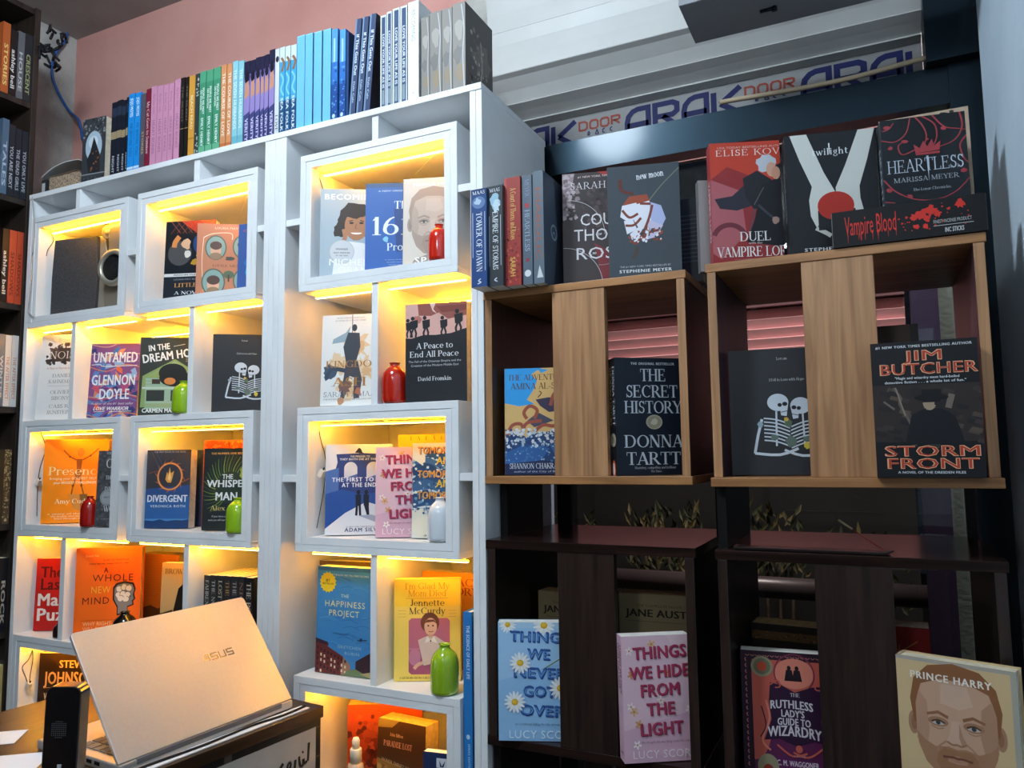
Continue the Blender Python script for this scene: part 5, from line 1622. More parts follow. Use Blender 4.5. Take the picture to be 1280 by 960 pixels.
SB('dark grey paperback with soldiers silhouetted on a pink sky', GW, (507, 500), 381.5, S3, (.655,), .03, '26282d', c_peace, y=.014, br=584, lean=0, xmin=-1.1145, xmax=-.8453)

SB('orange hardback with a jointed wooden mannequin, arms raised', GW, (50.2, 655.2), 550, S4, (.66,), .03, 'f08c12', c_presence, hard=True, br=131.5, xmin=-2.485, xmax=-2.0865)
SB('dark grey book with a round silver seal, right of the small red bottle', GW, (117.8, 659.3), 564, S4, (.6,), .03, '4a4a4c', c_corr, yaw=16, xmin=-2.485, xmax=-2.0865)
SB('dark blue paperback with a ring of fire, front copy of two', GW, (174.4, 664.4), 563.5, S4, (.62,), .03, '2e3a56', c_diverge, br=229.5, lean=1.5, y=.02, xmin=-1.9705, xmax=-1.5575)
SB('dark blue paperback half hidden directly behind the ring of fire copy', GW, (192, 664), 563.5, S4, (.64,), .03, '2e3a56', None, y=.085, yaw=18, lean=0, xmax=-1.5575, xmin=-1.9705)
SB('black book with green and yellow fern leaves around white lettering', GW, (251.6, 665), 561.5, S4, (.655,), .03, '232b2e', c_whisper, y=.025, br=314, xmax=-1.5575)
SB('orange book just showing above the black book with fern leaves', GW, (251.5, 661), 551, S4, (.66,), .03, 'b8541c', lambda a: (a.rect(0, 0, 1, 1, 'b8541c'), a.dots(.04, .02, .9, .1, 90, .05, ['9a3d14', 'd0702c', '8a3512'], 3)), y=.075, yaw=18, lean=1, xmax=-1.5575)
SB('white hardback with two dark figures under a navy bridge', GW, (405.7, 670.6), 556.5, S4, (.66,), .032, 'd9dbe0', c_first, y=.03, lean=2, hard=True, br=489, xmin=-1.3305, xmax=-.9185)
SB('pale pink paperback with crimson brush lettering inside the white bookcase', GW, (469, 671.4), 560, S4, (.66,), .035, 'dcb9c6', c_hide, y=.032, br=550, xmin=-1.3305, xmax=aty(514.5, 673, .054 * K).x / K - .010)
SB('white book with blue waves and orange lettering behind the white bottle', GW, (514.5, 673.8), 555, S4, (.66,), .035, 'd8d9cc', c_tomorrow, y=.054, br=588, xmin=-1.3305, xmax=-.9185)
SB('yellow book lying behind the pink and wave covers in the lit box', GW, (497, 668), 544, S4, (.7,), .03, 'd9a22c', lambda a: (a.rect(0, 0, 1, 1, 'd9a22c'), [a.line([(.2 + .12 * i, .02), (.2 + .12 * i + .02 * (i % 2), .06)], .012, '6a4a1c') for i in range(6)]), y=.13, yaw=8, lean=1, xmax=-.9185)

SB('red paperback with dark red and white block lettering', GW, (41, 789.4), 699, S5, (.64,), .035, 'b8201c', c_don, br=98, xmin=-2.5228, xmax=-2.308)
SB('bright orange hardback with a grey head outline and white brain', GW, (88.5, 799.5), 686, S5, (.66,), .028, 'ee6a18', c_whole, br=171.5, lean=1, hard=True, xmin=-2.286, xmax=-1.774)
SB('blue paperback with brick town houses along its foot and a yellow seal', GW, (393.7, 840.2), 708, S5, (.66,), .032, '3f86c2', c_happy, lean=2, br=464.5, xmax=-1.1335)
SB('dark book with cream pages standing directly behind the blue town house cover', GW, (397, 836), 701, S5, (.7,), .03, '4a3a30', None, y=.12, yaw=6, lean=1, xmax=-1.1335)
SB('yellow hardback with a woman in a pink panel, behind the green bottle', GW, (492, 851), 725, S5, (.66,), .03, 'efd364', c_glad, br=575.5, lean=1, hard=True, y=.052, xmin=-1.1145, xmax=-.8835)
SB('orange book with dark red capitals behind the yellow pink-panel hardback', GW, (527, 840), 714, S5, (.75,), .03, 'e09a34', lambda a: (a.rect(0, 0, 1, 1, 'e09a34'), a.text('PEACE', .34, .14, .08, '8a3a1c', w=.6, al='l', font='serif'), a.text('TORY', .42, .235, .08, '8a3a1c', w=.5, al='l', font='serif')), y=.2, yaw=3, lean=1, xmax=-.8453)
# row five, first bookcase: standing books right of the orange hardback
SB('brown spined thick book right of the bright orange hardback', GW, (172, 800), 692, S5, .14, .05, 'a85f1c', lambda a: (a.rect(0, 0, 1, 1, 'a8601c'), [a.rect(.05, .03 + .03 * i, .95, .034 + .03 * i, '8f4e18') for i in range(18)], a.poly([(0, .72), (.3, .66), (.5, .7), (.7, .64), (1, .7), (1, 1), (0, 1)], '4a2814')), y=.19, yaw=6, lean=0, pages=PAGEY, xmax=-1.774)
SB('black and tan book with a dark hooded shape, beside the brown spined book', GW, (198, 800), 704, S5, .12, .025, 'c9a36a', lambda a: (a.rect(0, 0, 1, 1, 'c9a36a'), a.text('BROWNSVILLE', .08, .13, .06, '5a4420', w=1.0, al='l', font='serif'), a.poly([(.24, 1), (.3, .6), (.42, .3), (.62, .2), (.9, .22), (1, .3), (1, 1)], '1b1714'), a.poly([(0, .6), (.3, .55), (.35, 1), (0, 1)], '2b2018')), y=.055, yaw=14, lean=2, xmax=-1.774)
for i, (x0, x1, top, c, tc, s) in enumerate(((252, 260, 719, '2c2c30', 'b9b6ae', 'FAHRENHEIT'), (260, 268, 719, '2c2c30', 'b9b6ae', 'THE NOVEL'), (268, 277, 719.5, '2e2c2e', 'c9c0a4', 'LOST LOVE'), (277, 286, 720, '2b2a2e', 'a9855a', 'THE TALES'), (286, 295, 720.5, '2c2c30', 'a7a49c', 'THE TRUTH'), (295, 303, 721, '2b2a30', '8a6a50', 'NIGHT'), (303, 314, 722, '1c1a1c', 'c0b9ae', 'THE POET'))):
    p, q = aty(x0 + 1.5, 790, .035 * K), aty(x1 + 1.5, 790, .035 * K)
    p.z = Z(S5)
    hh = bis(lambda h: proj(p + Vector((0, 0, h)))[1] - top, .05, .4)
    wt = q.x - p.x - .0006
    r = thing('book', ['leftmost', 'second from left', 'third from left', 'middle', 'third from right', 'second from right', 'rightmost'][i] + ' of the seven dark spines above the laptop lid', 'book', p + Vector((0, 0, .0004)), 'dark books on the shelf above the laptop')
    del r['_w']
    r.location = (q.x - .0003, p.y, p.z + .0004)
    r.rotation_euler = (0, 0, math.pi / 2)
    sa = Art(wt / hh); sa.rect(0, 0, 1, 1, c); spine_text(sa, s, tc, .06, .55, .5, .5, 'serif'); sa.rect(.1, .72, .9, .726, tc)
    make_book(r, .13, hh, wt, c, spart=sa, gloss=.4)

SB('dark brown book with tan capitals on the lowest shelf, behind the black handset', GW, (44.5, 881), 817, S6, .155, .03, '2b1a10', c_steven, y=.05, yaw=22, lean=2, xmin=-2.485)
SB('dark brown boxed paperback with a curved line of lettering, bottom compartment', GW, (469, 1010), 890, S6, .13, .05, '3a2418', c_paradise, y=.08, yaw=-4, lean=3, h=.2, pages=PAGEY, xmax=-.9185)
r = SB('thick orange red book turned to show its spine, bottom compartment', GW, (434, 1000), 887, S6, .17, .04, 'a8401c', c_sold, y=.10, yaw=28, lean=0, h=.215, pages=PAGEY, sp=lambda a: (a.rect(0, 0, 1, 1, 'b04a1c'), a.rect(.1, .08, .9, .1, '8c3414'), a.rect(.3, .2, .7, .6, 'a8401a')))
SB('small navy book with a white square emblem, at bottom right of the white bookcase', GW, (527, 1010), 934, S6, .10, .022, '1d2f58', lambda a: (a.rect(0, 0, 1, 1, '1d2f58'), a.rect(.3, .06, .55, .17, 'c9d3e0'), a.poly([(.36, .08), (.42, .15), (.5, .08), (.46, .16), (.38, .16)], '1d2f58'), small(a, .5, .25, 3, '8fa3c4', .6)), y=.02, yaw=8, lean=3, h=.17, pages=PAGEW, xmax=-.9185)
# the tall blue spine in the slot beside the box
p, q = aty(573.8, 905, .012), aty(591, 905, .012)
p.x = max(p.x, -.8805 * K); q.x = min(q.x, -.8462 * K)
p.z = Z(-.735)
hh = bis(lambda h: proj(p + Vector((0, 0, h)))[1] - 765, .1, .4)
r = thing('book', 'bright blue hardback upright in the narrow slot right of the green bottle', 'book', (q.x - .0005, p.y, p.z + .0004), GW)
del r['_w']; r.rotation_euler = (0, 0, math.pi / 2)
sa = Art((q.x - p.x) / hh); sa.rect(0, 0, 1, 1, '2878bf'); spine_text(sa, 'THE SCIENCE OF DAILY LIFE', 'c9dced', .08, .4, .55, .35); sa.ell(.5, .74, .2, .22, 'c9dced'); spine_text(sa, 'SERIES EDITION', 'a9cbe6', .78, .95, .6, .2)
make_book(r, .15, hh, q.x - p.x - .001, '2878bf', spart=sa, hard=True, pages=PAGEW)

# ------------------------------------------------------------------ small bottle vases
VP = [(.0, 0), (.66, 0), (.88, .012), (.97, .04), (1, .1), (1, .5), (.985, .6), (.94, .68), (.85, .76), (.7, .825), (.54, .87), (.42, .9), (.36, .925), (.345, .95), (.37, .97), (.42, .985), (.42, .996), (.37, 1.0), (.31, .995), (.28, .97), (.27, .9), (.0, .88)]


VR = 1.2


def vase(label, px, py, shelf, y, r, h, col, rough=.12, xmin=None, xmax=None):
    p = aty(px, py, y * K)
    if xmin:
        p.x = max(p.x, xmin * K + r * VR + .0006)
    if xmax:
        p.x = min(p.x, xmax * K - r * VR - .0006)
    p.z = Z(shelf) + .0003
    b = MB()
    m = mat(col, rough, .6, coat=.6)
    b.lathe([(a * r * VR, z * h) for a, z in VP], (p.x, p.y, p.z), m, 32)
    o = b.build('bottle_vase', off=p)
    return tag(o, label, 'vase', 'small glazed bottle vases')


vase('glossy red bottle vase standing left of the soldiers book', 490, 500, S3, .03, .0243, .0915, 'b81f0c', xmin=-1.1145)
vase('glossy red bottle vase half hidden by the right edge of the top box', 551, 325, S2, .022, .0195, .082, 'c8220e', xmax=-.9185)
vase('dark red bottle vase in front of the orange mannequin book', 111.5, 656, S4, .0 + .012, .0195, .082, 'a01410')
vase('lime green bottle vase in front of the green house book', 229, 517, S3, .022, .0235, .085, '8fb81c', xmax=-1.7775)
vase('lime green bottle vase half hidden in front of the fern leaf book', 299, 664, S4, .022, .0235, .084, '8fb81c', xmax=-1.5575)
vase('lime green bottle vase standing fully in view before the yellow book', 556, 866, S5, .026, .0247, .099, '8fb41e')
vase('white bottle vase before the blue wave cover', 555, 673, S4, .026, .0215, .092, 'd9dfe6', xmax=-.9185)
vase('black bottle vase before the bright orange hardback', 155, 800, S5, -.0 + .022, .0255, .092, '17110f')
vase('small dark bottle vase at the foot of the red paperback', 73, 795, S5, .026, .012, .038, '2a1512', xmax=-2.308)

# spray bottle on the lowest shelf
p = aty(444.5, 990, .015); p.z = Z(S6)
t = thing('spray_bottle', 'small clear spray bottle with a cream pump in the bottom compartment', 'spray bottle', p)
zt = bis(lambda z: proj(Vector((p.x, p.y, z)))[1] - 922, Z(-1.0), Z(-.5))
hb = zt - p.z
b = MB(); b.lathe([(0, 0), (.017, 0), (.018, .004), (.018, hb - .062), (.016, hb - .054), (.009, hb - .05), (0, hb - .05)], p, mat('c9a98a', .08, .6, coat=.5), 24); b.build('body', t)
b = MB(); b.lathe([(.0, hb - .05), (.0125, hb - .05), (.0125, hb - .024), (.0115, hb - .022), (0, hb - .022)], p, mat('e9dcc4', .4), 24); b.build('collar', t)
b = MB(); b.lathe([(.0, hb - .022), (.008, hb - .022), (.0085, hb - .006), (.006, hb), (0, hb)], p, mat('e9dcc4', .4), 20)
b.box((p.x - .0015, p.y - .0105, p.z + hb - .013), (p.x + .0015, p.y - .006, p.z + hb - .009), mat('d9c8ac', .4)); b.build('pump', t)

# ------------------------------------------------------------------ speaker pair in the first box
GRILLE, SILV, CONE = mat('3a3c41', .8, noise=.35, scale=300), mat('b8b2a4', .3, .5, .6), mat('1b1b1d', .5)
zb = Z(S2)
P0 = aty(62, 390, .03 * K); P0.x = max(P0.x, -2.485 * K + .028); P1 = aty(122, 385, .03 * K)
hs = bis(lambda h: proj((P1.x, P1.y, zb + h))[1] - 287, .1, .4)
t = thing('loudspeaker', 'loudspeaker with a flat dark cloth grille and silver side, in the upper left box', 'speaker', (P0.x, .03 * K, zb))
ya = math.radians(14)
Mx = Matrix.Translation((P0.x, .03 * K, zb + .0005)) @ Matrix.Rotation(ya, 4, 'Z')
wd = bis(lambda w_: proj(Mx @ Vector((w_, 0, 0)))[0] - 118, .05, .4)
b = MB(); b.prism([(0, 0), (wd, 0), (wd + .004, hs * .5), (wd, hs), (.006, hs - .004), (0, hs * .5)], 0, .012, GRILLE, Mx); b.build('grille', t, .002)
b = MB(); b.prism([(-.004, 0), (wd + .03, 0), (wd + .034, hs * .25), (wd + .018, hs * .5), (wd + .024, hs * .8), (wd + .016, hs + .003), (.0, hs + .001)], .0125, .09, SILV, Mx); b.build('cabinet', t, .003)
t = thing('loudspeaker', 'silver loudspeaker with an exposed round cone, right of the dark cloth grille', 'speaker', (P0.x + wd + .08, .1, zb))
c = aty(147, 336, .06 * K)
b = MB()
Mc = Matrix.Translation(c) @ Matrix.Rotation(math.radians(8), 4, 'Z') @ Matrix.Rotation(math.radians(90), 4, 'X')
b.lathe([(.042, 0), (.05, .004), (.054, .012), (.051, .02), (.040, .024), (.037, .016), (.037, 0)], (0, 0, 0), SILV, 36, Mc); b.build('cone_ring', t)
b = MB(); b.lathe([(0, .008), (.016, .011), (.02, .006), (.037, .016), (.037, .0), (0, .0)], (0, 0, 0), CONE, 32, Mc); b.build('cone', t)
c2 = aty(138, 291, .08 * K)
Mt = Matrix.Translation(c2) @ Matrix.Rotation(math.radians(8), 4, 'Z') @ Matrix.Rotation(math.radians(90), 4, 'X')
b = MB(); b.lathe([(.0, .01), (.009, .012), (.011, .006), (.017, .012), (.021, .010), (.022, 0), (0, 0)], (0, 0, 0), SILV, 28, Mt); b.build('tweeter', t)
xr_ = min(c.x + .06, -2.0885 * K)
b = MB(); b.prism([(c.x - .052, zb + .0005), (xr_, zb + .0005), (xr_, zb + .1), (xr_ - .008, c2.z + .012), (c.x + .0, min(c2.z + .03, Z(.7715))), (c.x - .045, min(c2.z + .026, Z(.7715))), (c.x - .04, zb + .14), (c.x - .058, zb + .07)], c.y + .0, c.y + .11, mat('9a9488', .35, .5, .5)); b.build('cabinet', t, .004)

# loose wires in the boxes and down the left edge
WIRE = mat('2a2018', .6)


def wire(label, pts, y, r=.0009, m=WIRE, name='wire', cat='wire', group=None, xw=None):
    b = MB()
    yy = y if isinstance(y, (list, tuple)) else [y] * len(pts)
    b.tube(smooth_curve([atx(p[0], p[1], xw * K + .002) if xw else aty(p[0], p[1], q * K) for p, q in zip(pts, yy)], 6), r, m, 6)
    return tag(b.build(name), label, cat, group)


wire('thin dark wire hanging behind the smiling woman book', [(400.5, 216), (400, 224), (403, 234), (405, 240)], [.05, .075, .09, .10], group='loose wires', xw=-1.3302)
wire('thin dark wire down the inside left of the navy bridge box', [(399, 526), (400, 545), (407, 575), (405, 610), (396, 660)], [.06, .08, .09, .09, .07], group='loose wires', xw=-1.3302)
wire('thin dark wire down the left inside of the orange mannequin box', [(51, 540), (57, 560), (50, 585), (47, 610), (46, 645)], [.05, .10, .10, .09, .08], group='loose wires', xw=-2.485)
wire('thin dark wire loops at upper left of the speaker box', [(62, 289), (67, 300), (60, 312), (58, 320)], [.05, .08, .08, .07], group='loose wires', xw=-2.485)
wire('thin looped dark wire on the lowest shelf beside the brown book', [(41, 812), (36, 824), (28, 834), (32, 846), (36, 856), (38, 842), (41, 826), (41, 814)], .10, group='loose wires', xw=-2.485)
wire('whitish cable running down the left edge of the upper left box', [(40.5, 246), (42, 268), (42.5, 290), (40, 320), (39, 350), (36, 378), (36, 390), (42, 396)], -.006, .0016, mat('b0aba4', .5), 'cable', 'cable')
for lab, x, y, yy in (('small white plug hanging on the wire in the orange mannequin box', 48, 603, -2.485), ('small white plug on the wire in the navy bridge box', 402, 592, -1.3302), ('small white plug on the lowest shelf wire', 36, 857, -2.485)):
    c = atx(x, y, yy * K + .012)
    b = MB(); Mq = Matrix.Translation(c) @ Matrix.Rotation(.5, 4, 'Y'); b.box((-.006, -.005, -.009), (.006, .005, .009), mat('d9d4ca', .4), Mq); b.box((-.0015, -.0015, .009), (.0015, .0015, .016), STEEL, Mq)
    tag(b.build('plug', None, .001), lab, 'plug', 'loose plugs')
# ------------------------------------------------------------------ the row of spines on top of the white bookcases
ZT = TOPU + .0006
PINKC, GREENC = 'c98aa8', '3f8a68'
ORD = {1: [''], 2: ['left of the two', 'right of the two'], 3: ['leftmost of the three', 'middle of the three', 'rightmost of the three'],
       4: ['leftmost of the four', 'second of the four', 'third of the four', 'rightmost of the four'],
       5: ['leftmost of the five', 'second of the five', 'middle of the five', 'fourth of the five', 'rightmost of the five'],
       6: ['leftmost of the six', 'second of the six', 'third of the six', 'fourth of the six', 'fifth of the six', 'rightmost of the six']}


def sp_plain(base, items=(), bands=()):
    def f(a):
        a.rect(0, 0, 1, 1, base)
        for v0, v1, c in bands:
            a.rect(0, v0, 1, v1, c)
        for it in items:
            spine_text(a, *it[:4], **it[4])
    return f


def sp_girl(a):
    a.rect(0, 0, 1, 1, '6d5f9a'); a.rect(0, 0, 1, .16, '23203a'); a.rect(0, .62, 1, 1, '3c3f72'); a.poly([(0, .2), (1, .3), (1, .62), (0, .66)], '8f7fb8')
    a.ell(.5, .2, .42, .9, '1a1626'); a.poly([(.2, .27), (.8, .24), (.9, .42), (.1, .46)], 'c08a6c'); spine_text(a, 'VERITY', 'c9c2e0', .7, .97, .5, .5)


def sp_wave(a):
    a.rect(0, 0, 1, 1, '3f9ac4'); a.rect(0, 0, 1, .17, 'c4d2da'); a.rect(0, .62, 1, 1, '1f4a72'); a.line([(.3, .12), (.8, .19), (.4, .28)], .4, '8a6248', 4); a.line([(.2, .3), (.7, .38), (.3, .48), (.8, .56)], .3, '7cc0dc', 5); spine_text(a, 'SEA FOLK', 'd2dce8', .58, .96, .5, .45)


def sp_storm(a):
    a.rect(0, 0, 1, 1, '7f7a74'); a.blob(.5, .3, .45, '98938c', 2, 12, .4, 2); a.blob(.4, .6, .4, '6d6a68', 5, 12, .5, 3); a.blob(.6, .8, .4, '8a7a62', 7, 12, .5, 2); a.line([(.7, .02), (.9, .3), (.8, .6), (.9, .98)], .08, 'a9adb4', 4)


KIND = [
    # group words, entries (x0, x1, top), colour, spine art, cover art, pages
    ('black books beside the silver framed cover', [(137, 144, 129), (144, 150, 126), (150, 155, 126), (155.4, 158, 122)], '1b1f2c', sp_plain('1b1f2c', [('NIGHT', 'b4b6bc', .72, .95, {'cap': .4})], [(.08, .2, '2c3448'), (.4, .5, 'a08c6c')])),
    ('bright blue books', [(158.2, 166, 118.5), (166.3, 173.5, 117)], '1f8ad8', sp_plain('1f8ad8', [('JOJO MOYES', 'd8e8f4', .06, .3, {'cap': .45}), ('ME BEFORE YOU', '176cae', .38, .8, {'cap': .45})], [(.93, .96, 'bcdcf0')])),
    ('greyish mauve book', [(173.8, 180, 118)], '55505c', sp_plain('55505c', [('STORIES', 'b09a6c', .5, .8, {'cap': .4})])),
    ('crimson book with white handwriting', [(180.2, 186, 112)], '7c1f34', sp_plain('7c1f34', [('My Cat Goes to Summer', 'ddd2d6', .16, .82, {'cap': .6, 'font': 'serif'})])),
    ('pale pink books', [(186.5, 194, 109), (194.3, 201.8, 108), (202, 208.4, 106.5), (208.6, 215.2, 105), (216.4, 223.3, 100)], PINKC, sp_plain(PINKC, [('the love story', '9a6484', .1, .34, {'cap': .45, 'font': 'serif'}), ('HEART BONES', 'a3708f', .42, .84, {'cap': .45})])),
    ('thin black books with a yellow edge', [(223.6, 228.6, 98), (229.4, 234, 97)], '1f1a18', sp_plain('1f1a18', [('THE SILENT', '6d625a', .1, .55, {'cap': .35})], [(.62, .63, '8a7a5a')])),
    ('mustard orange book', [(234.3, 241.8, 95.5)], 'd0943c', sp_plain('d0943c', [('BEACH READ', 'ead0a0', .24, .66, {'cap': .4})], [(.76, .78, 'b07c2c')])),
    ('thin charcoal book with white flecks', [(242.2, 247.2, 93)], '33393a', lambda a: (a.rect(0, 0, 1, 1, '33393a'), a.dots(.1, .05, .9, .3, 14, .3, ['b4bcb8'], 3), a.dots(.1, .7, .9, .98, 14, .3, ['9fb0aa'], 4))),
    ('green books with white lettering', [(247.6, 255.5, 90.5), (256, 264.5, 88.5), (265, 274, 85.5)], GREENC, lambda a: (a.rect(0, 0, 1, 1, GREENC), a.rect(0, 0, 1, .14, '4f9a76'), a.rect(0, .9, 1, 1, '62a884'), spine_text(a, 'PEOPLE WE MEET', 'd9e6dd', .2, .52, .62, .3), spine_text(a, 'ON VACATION', 'd9e6dd', .22, .46, .26, .24), spine_text(a, 'EMILY HENRY', 'd9e6dd', .56, .9, .5, .36))),
    ('coral orange books', [(274.5, 281.4, 82), (282, 288.6, 81)], 'd08a5c', sp_plain('d08a5c', [('THE COURSE OF LOVE', 'ead9c4', .1, .85, {'cap': .5})], [(.93, .96, 'b86a40')])),
    ('light aqua books', [(289, 296, 77.5), (296.3, 303, 77)], '84bcc8', sp_plain('84bcc8', [('THE SEVEN HUSBANDS', 'c9e0e2', .1, .8, {'cap': .5})], [(.88, .96, '6aa8b8')])),
    ('purple books with a dark haired figure', [(303.6, 311, 78), (311.3, 317.6, 76), (318, 324, 72.5), (324.4, 329, 71), (329.3, 334.6, 69), (335.2, 342, 63)], '4d4478', sp_girl),
    ('white book lettered LOVE', [(342.5, 348, 62)], 'c9cdd2', lambda a: (a.rect(0, 0, 1, 1, 'c9cdd2'), a.ell(.5, .12, .4, .6, '2c2a34'), spine_text(a, 'LOVE', '3a3c44', .76, .95, .5, .6, 'serif'))),
    ('sea blue books with wave art', [(348.4, 355, 60), (355.3, 362, 58.5), (362.4, 369.6, 57)], '2f7fae', sp_wave),
    ('plain sky blue books', [(370, 380, 46), (380.4, 390, 43.5), (391.5, 401.5, 41), (403, 413, 38)], '6db4e4', sp_plain('6db4e4', [], [(.0, .01, '8cc6ec')])),
    ('shiny royal blue books', [(413.8, 421.5, 37.5), (424, 431.5, 38)], '2f6cb8', lambda a: (a.rect(0, 0, 1, 1, '2f6cb8'), a.rect(0, 0, 1, .36, '4f93cc'), a.rect(.3, .1, .62, .36, '9cc4de'), a.rect(0, .6, 1, 1, '1f4a8f'), a.dots(.1, .4, .9, .98, 30, .2, ['5d93cc', '17386d'], 3), a.ell(.4, .94, .25, .3, 'b9cce0'))),
    ('thin dark blue book', [(432.4, 435.5, 40)], '22406e', sp_plain('22406e')),
    ('white edged navy books', [(475.3, 482.6, 20.5), (483.3, 489.6, 15.5), (490.6, 499.6, 11.7), (500.3, 509, 8.7)], 'c9d2da', lambda a: (a.rect(0, 0, 1, 1, 'cfd7de'), a.rect(.2, .02, .86, .97, '36496a'), a.rect(.3, .8, .7, .95, '7f8f98'), spine_text(a, 'LOVE YOUR LIFE AS IS', 'd2d9e2', .2, .78, .52, .34))),
    ('thick white book with pale grey lettering', [(510, 523.6, 4)], 'dde2e6', lambda a: (a.rect(0, 0, 1, 1, 'dde2e6'), spine_text(a, 'BECOMING', '7d868f', .08, .4, .5, .34, 'sans'), a.text('x', .5, .92, .02, '8a9096'))),
    ('shrink wrapped grey brown books', [(526.6, 537, 23), (537.4, 552.2, 17), (552.6, 565.6, 12.5), (566, 582.2, 6)], '7d7a78', sp_storm),
]
YT = .014


def top_book(x0, x1, top, col, spa, label, group, hard=False, lean=0, w=.13, pages=PAGES, art=None, wrap=0):
    yl = lambda x: 168.1 - (.2483 if x < 344 else .2624) * (x - 344)
    p, q = aty(x0, yl(x0), YT * K), aty(x1, yl(x1), YT * K)
    p.z = q.z = Z(ZT)
    hh = bis(lambda h: proj(p + Vector((0, 0, h)))[1] - top, .05, .4)
    th = q.x - p.x - .0006
    r = thing('book', label, 'book', (q.x - .0003, p.y, p.z), group)
    del r['_w']
    r.rotation_euler = (Matrix.Rotation(math.radians(lean), 3, 'Y') @ Matrix.Rotation(math.pi / 2, 3, 'Z')).to_euler()
    sa = Art(th / hh)
    spa(sa)
    aa = None
    if art:
        aa = Art(w / hh)
        art(aa)
    make_book(r, w, hh, th, col, spart=sa, art=aa, hard=hard, gloss=.3, pages=pages, wrap=wrap)
    return r


GT = 'books standing along the top of the white bookcases'
for words_, ents, col, spa in KIND:
    n = len(ents)
    for i, (x0, x1, top) in enumerate(ents):
        o = ORD[n][i]
        lab = (o + ' ' + words_ if o else words_) + ' in the top row'
        art = None
        if words_.startswith('shrink') and i == n - 1:
            art = lambda a: (a.rect(0, 0, 1, 1, '4f4a48'), a.blob(.6, .5, .4, '6d645c', 3, 18, .5), a.dots(.2, .2, .8, .9, 50, .05, ['8f867c', '5a5450', 'b4aca2'], 5), a.line([(.55, .3), (.6, .6), (.5, .85)], .03, 'a9a49c', 4))
        top_book(x0, x1, top, col, spa, lab, GT, hard=n == 4 and words_.startswith('plain'), art=art, wrap=.8 if words_.startswith('shrink') else 0)
# three leaning copies
for i, (x0, x1, top, lean) in enumerate(((436, 443.5, 27, 4.5), (445, 452.5, 24.5, 4.5), (454, 462, 21, 4.5))):
    art = (lambda a: (a.rect(0, 0, 1, 1, '23222c'), a.blob(.5, .6, .3, '8a5a34', 3, 16, .3), a.ring(.5, .75, .12, .02, 'b9b0a4'), a.line([(.5, .3), (.5, .42)], .04, 'b9b0a4'))) if i == 2 else None
    top_book(x0, x1, top, '2d3a56', lambda a: (a.rect(0, 0, 1, 1, '3a4868'), a.rect(.0, 0, .25, 1, '6d88a8'), spine_text(a, 'If This Gets Out', 'd5dce6', .16, .58, .55, .45), spine_text(a, 'Dale Cale', 'a9b6c8', .64, .86, .5, .3)),
             ('left', 'middle', 'right')[i] + ' of the three navy books leaning to the right in the top row', GT, lean=lean, art=art, wrap=.4)
SB('silver framed dark cover with a hooded figure, left end of the top row', GT, (101.5, 221.5), 150.5, ZT, .088, .04, '2c2e34',
   lambda a: (a.rect(0, 0, 1, 1, '3a3d42'), a.dots(0, 0, 1, .3, 60, .06, ['55595e', '26282c', '8a8d90'], 2), a.ell(.5, .42, .36, .52, 'a9bccb'), a.ell(.48, .36, .2, .22, 'c9d6df'), a.poly([(.5, .28), (.36, .5), (.2, .62), (.3, .8), (.8, .84), (.78, .56), (.6, .38)], '26272c'), a.dots(.4, .5, .7, .8, 20, .06, ['8f5a3a', '3c2f2c'], 4), a.rect(0, .82, 1, .835, '8d9298'), a.dots(.05, .86, .95, .98, 30, .05, ['5d6166', '232529'], 6)), y=.03, yaw=6, lean=0, wrap=.8)
# flat pile at the left end
t = thing('paperback_pile_book', 'thick brown and white speckled book lying flat at the left end of the top row', 'book', aty(78, 226, .05 * K))
p, q = aty(60, 236, .03 * K), aty(96, 226, .03 * K); z0 = Z(TOPU) + .0004
hh = .058
b = MB(); sp = mat('6d5a4a', .7, noise=.6, scale=120); b.box((p.x, p.y, z0), (q.x, p.y + .16, z0 + .003), sp); b.box((p.x, p.y, z0 + hh - .003), (q.x, p.y + .16, z0 + hh), sp); b.build('cover', t)
b = MB(); b.box((p.x + .002, p.y + .002, z0 + .003), (q.x - .002, p.y + .157, z0 + hh - .003), mat('a08a74', .9, noise=.7, scale=180)); b.build('page_block', t)
b = MB(); M3 = Matrix.Translation((p.x - .034, p.y - .004, z0 + hh + .003)) @ Matrix.Rotation(math.radians(-9), 4, 'Y')
pts = smooth_curve([(0, 0, 0), (.05, 0, .012), (.11, 0, .012), (.17, 0, .0)], 5)
up, dn = [M3 @ (v + Vector((0, 0, .002))) for v in pts], [M3 @ v for v in pts]
b.prism([(v.x, v.z) for v in dn] + [(v.x, v.z) for v in reversed(up)], p.y, p.y + .15, mat('d2d4d4', .6))
tag(b.build('paper_booklet'), 'curled white booklet on the speckled book at the left end of the top row', 'booklet')
b = MB(); b.box((p.x - .026, p.y - .004, z0), (p.x - .004, p.y + .03, z0 + .05), mat('26272b', .5)); b.box((p.x - .0225, p.y - .0045, z0 + .012), (p.x - .0085, p.y - .0035, z0 + .04), mat('b4b6b4', .5))
tag(b.build('card_box', None, .001), 'tiny black box with a pale front at the left end of the bookcase top', 'box')

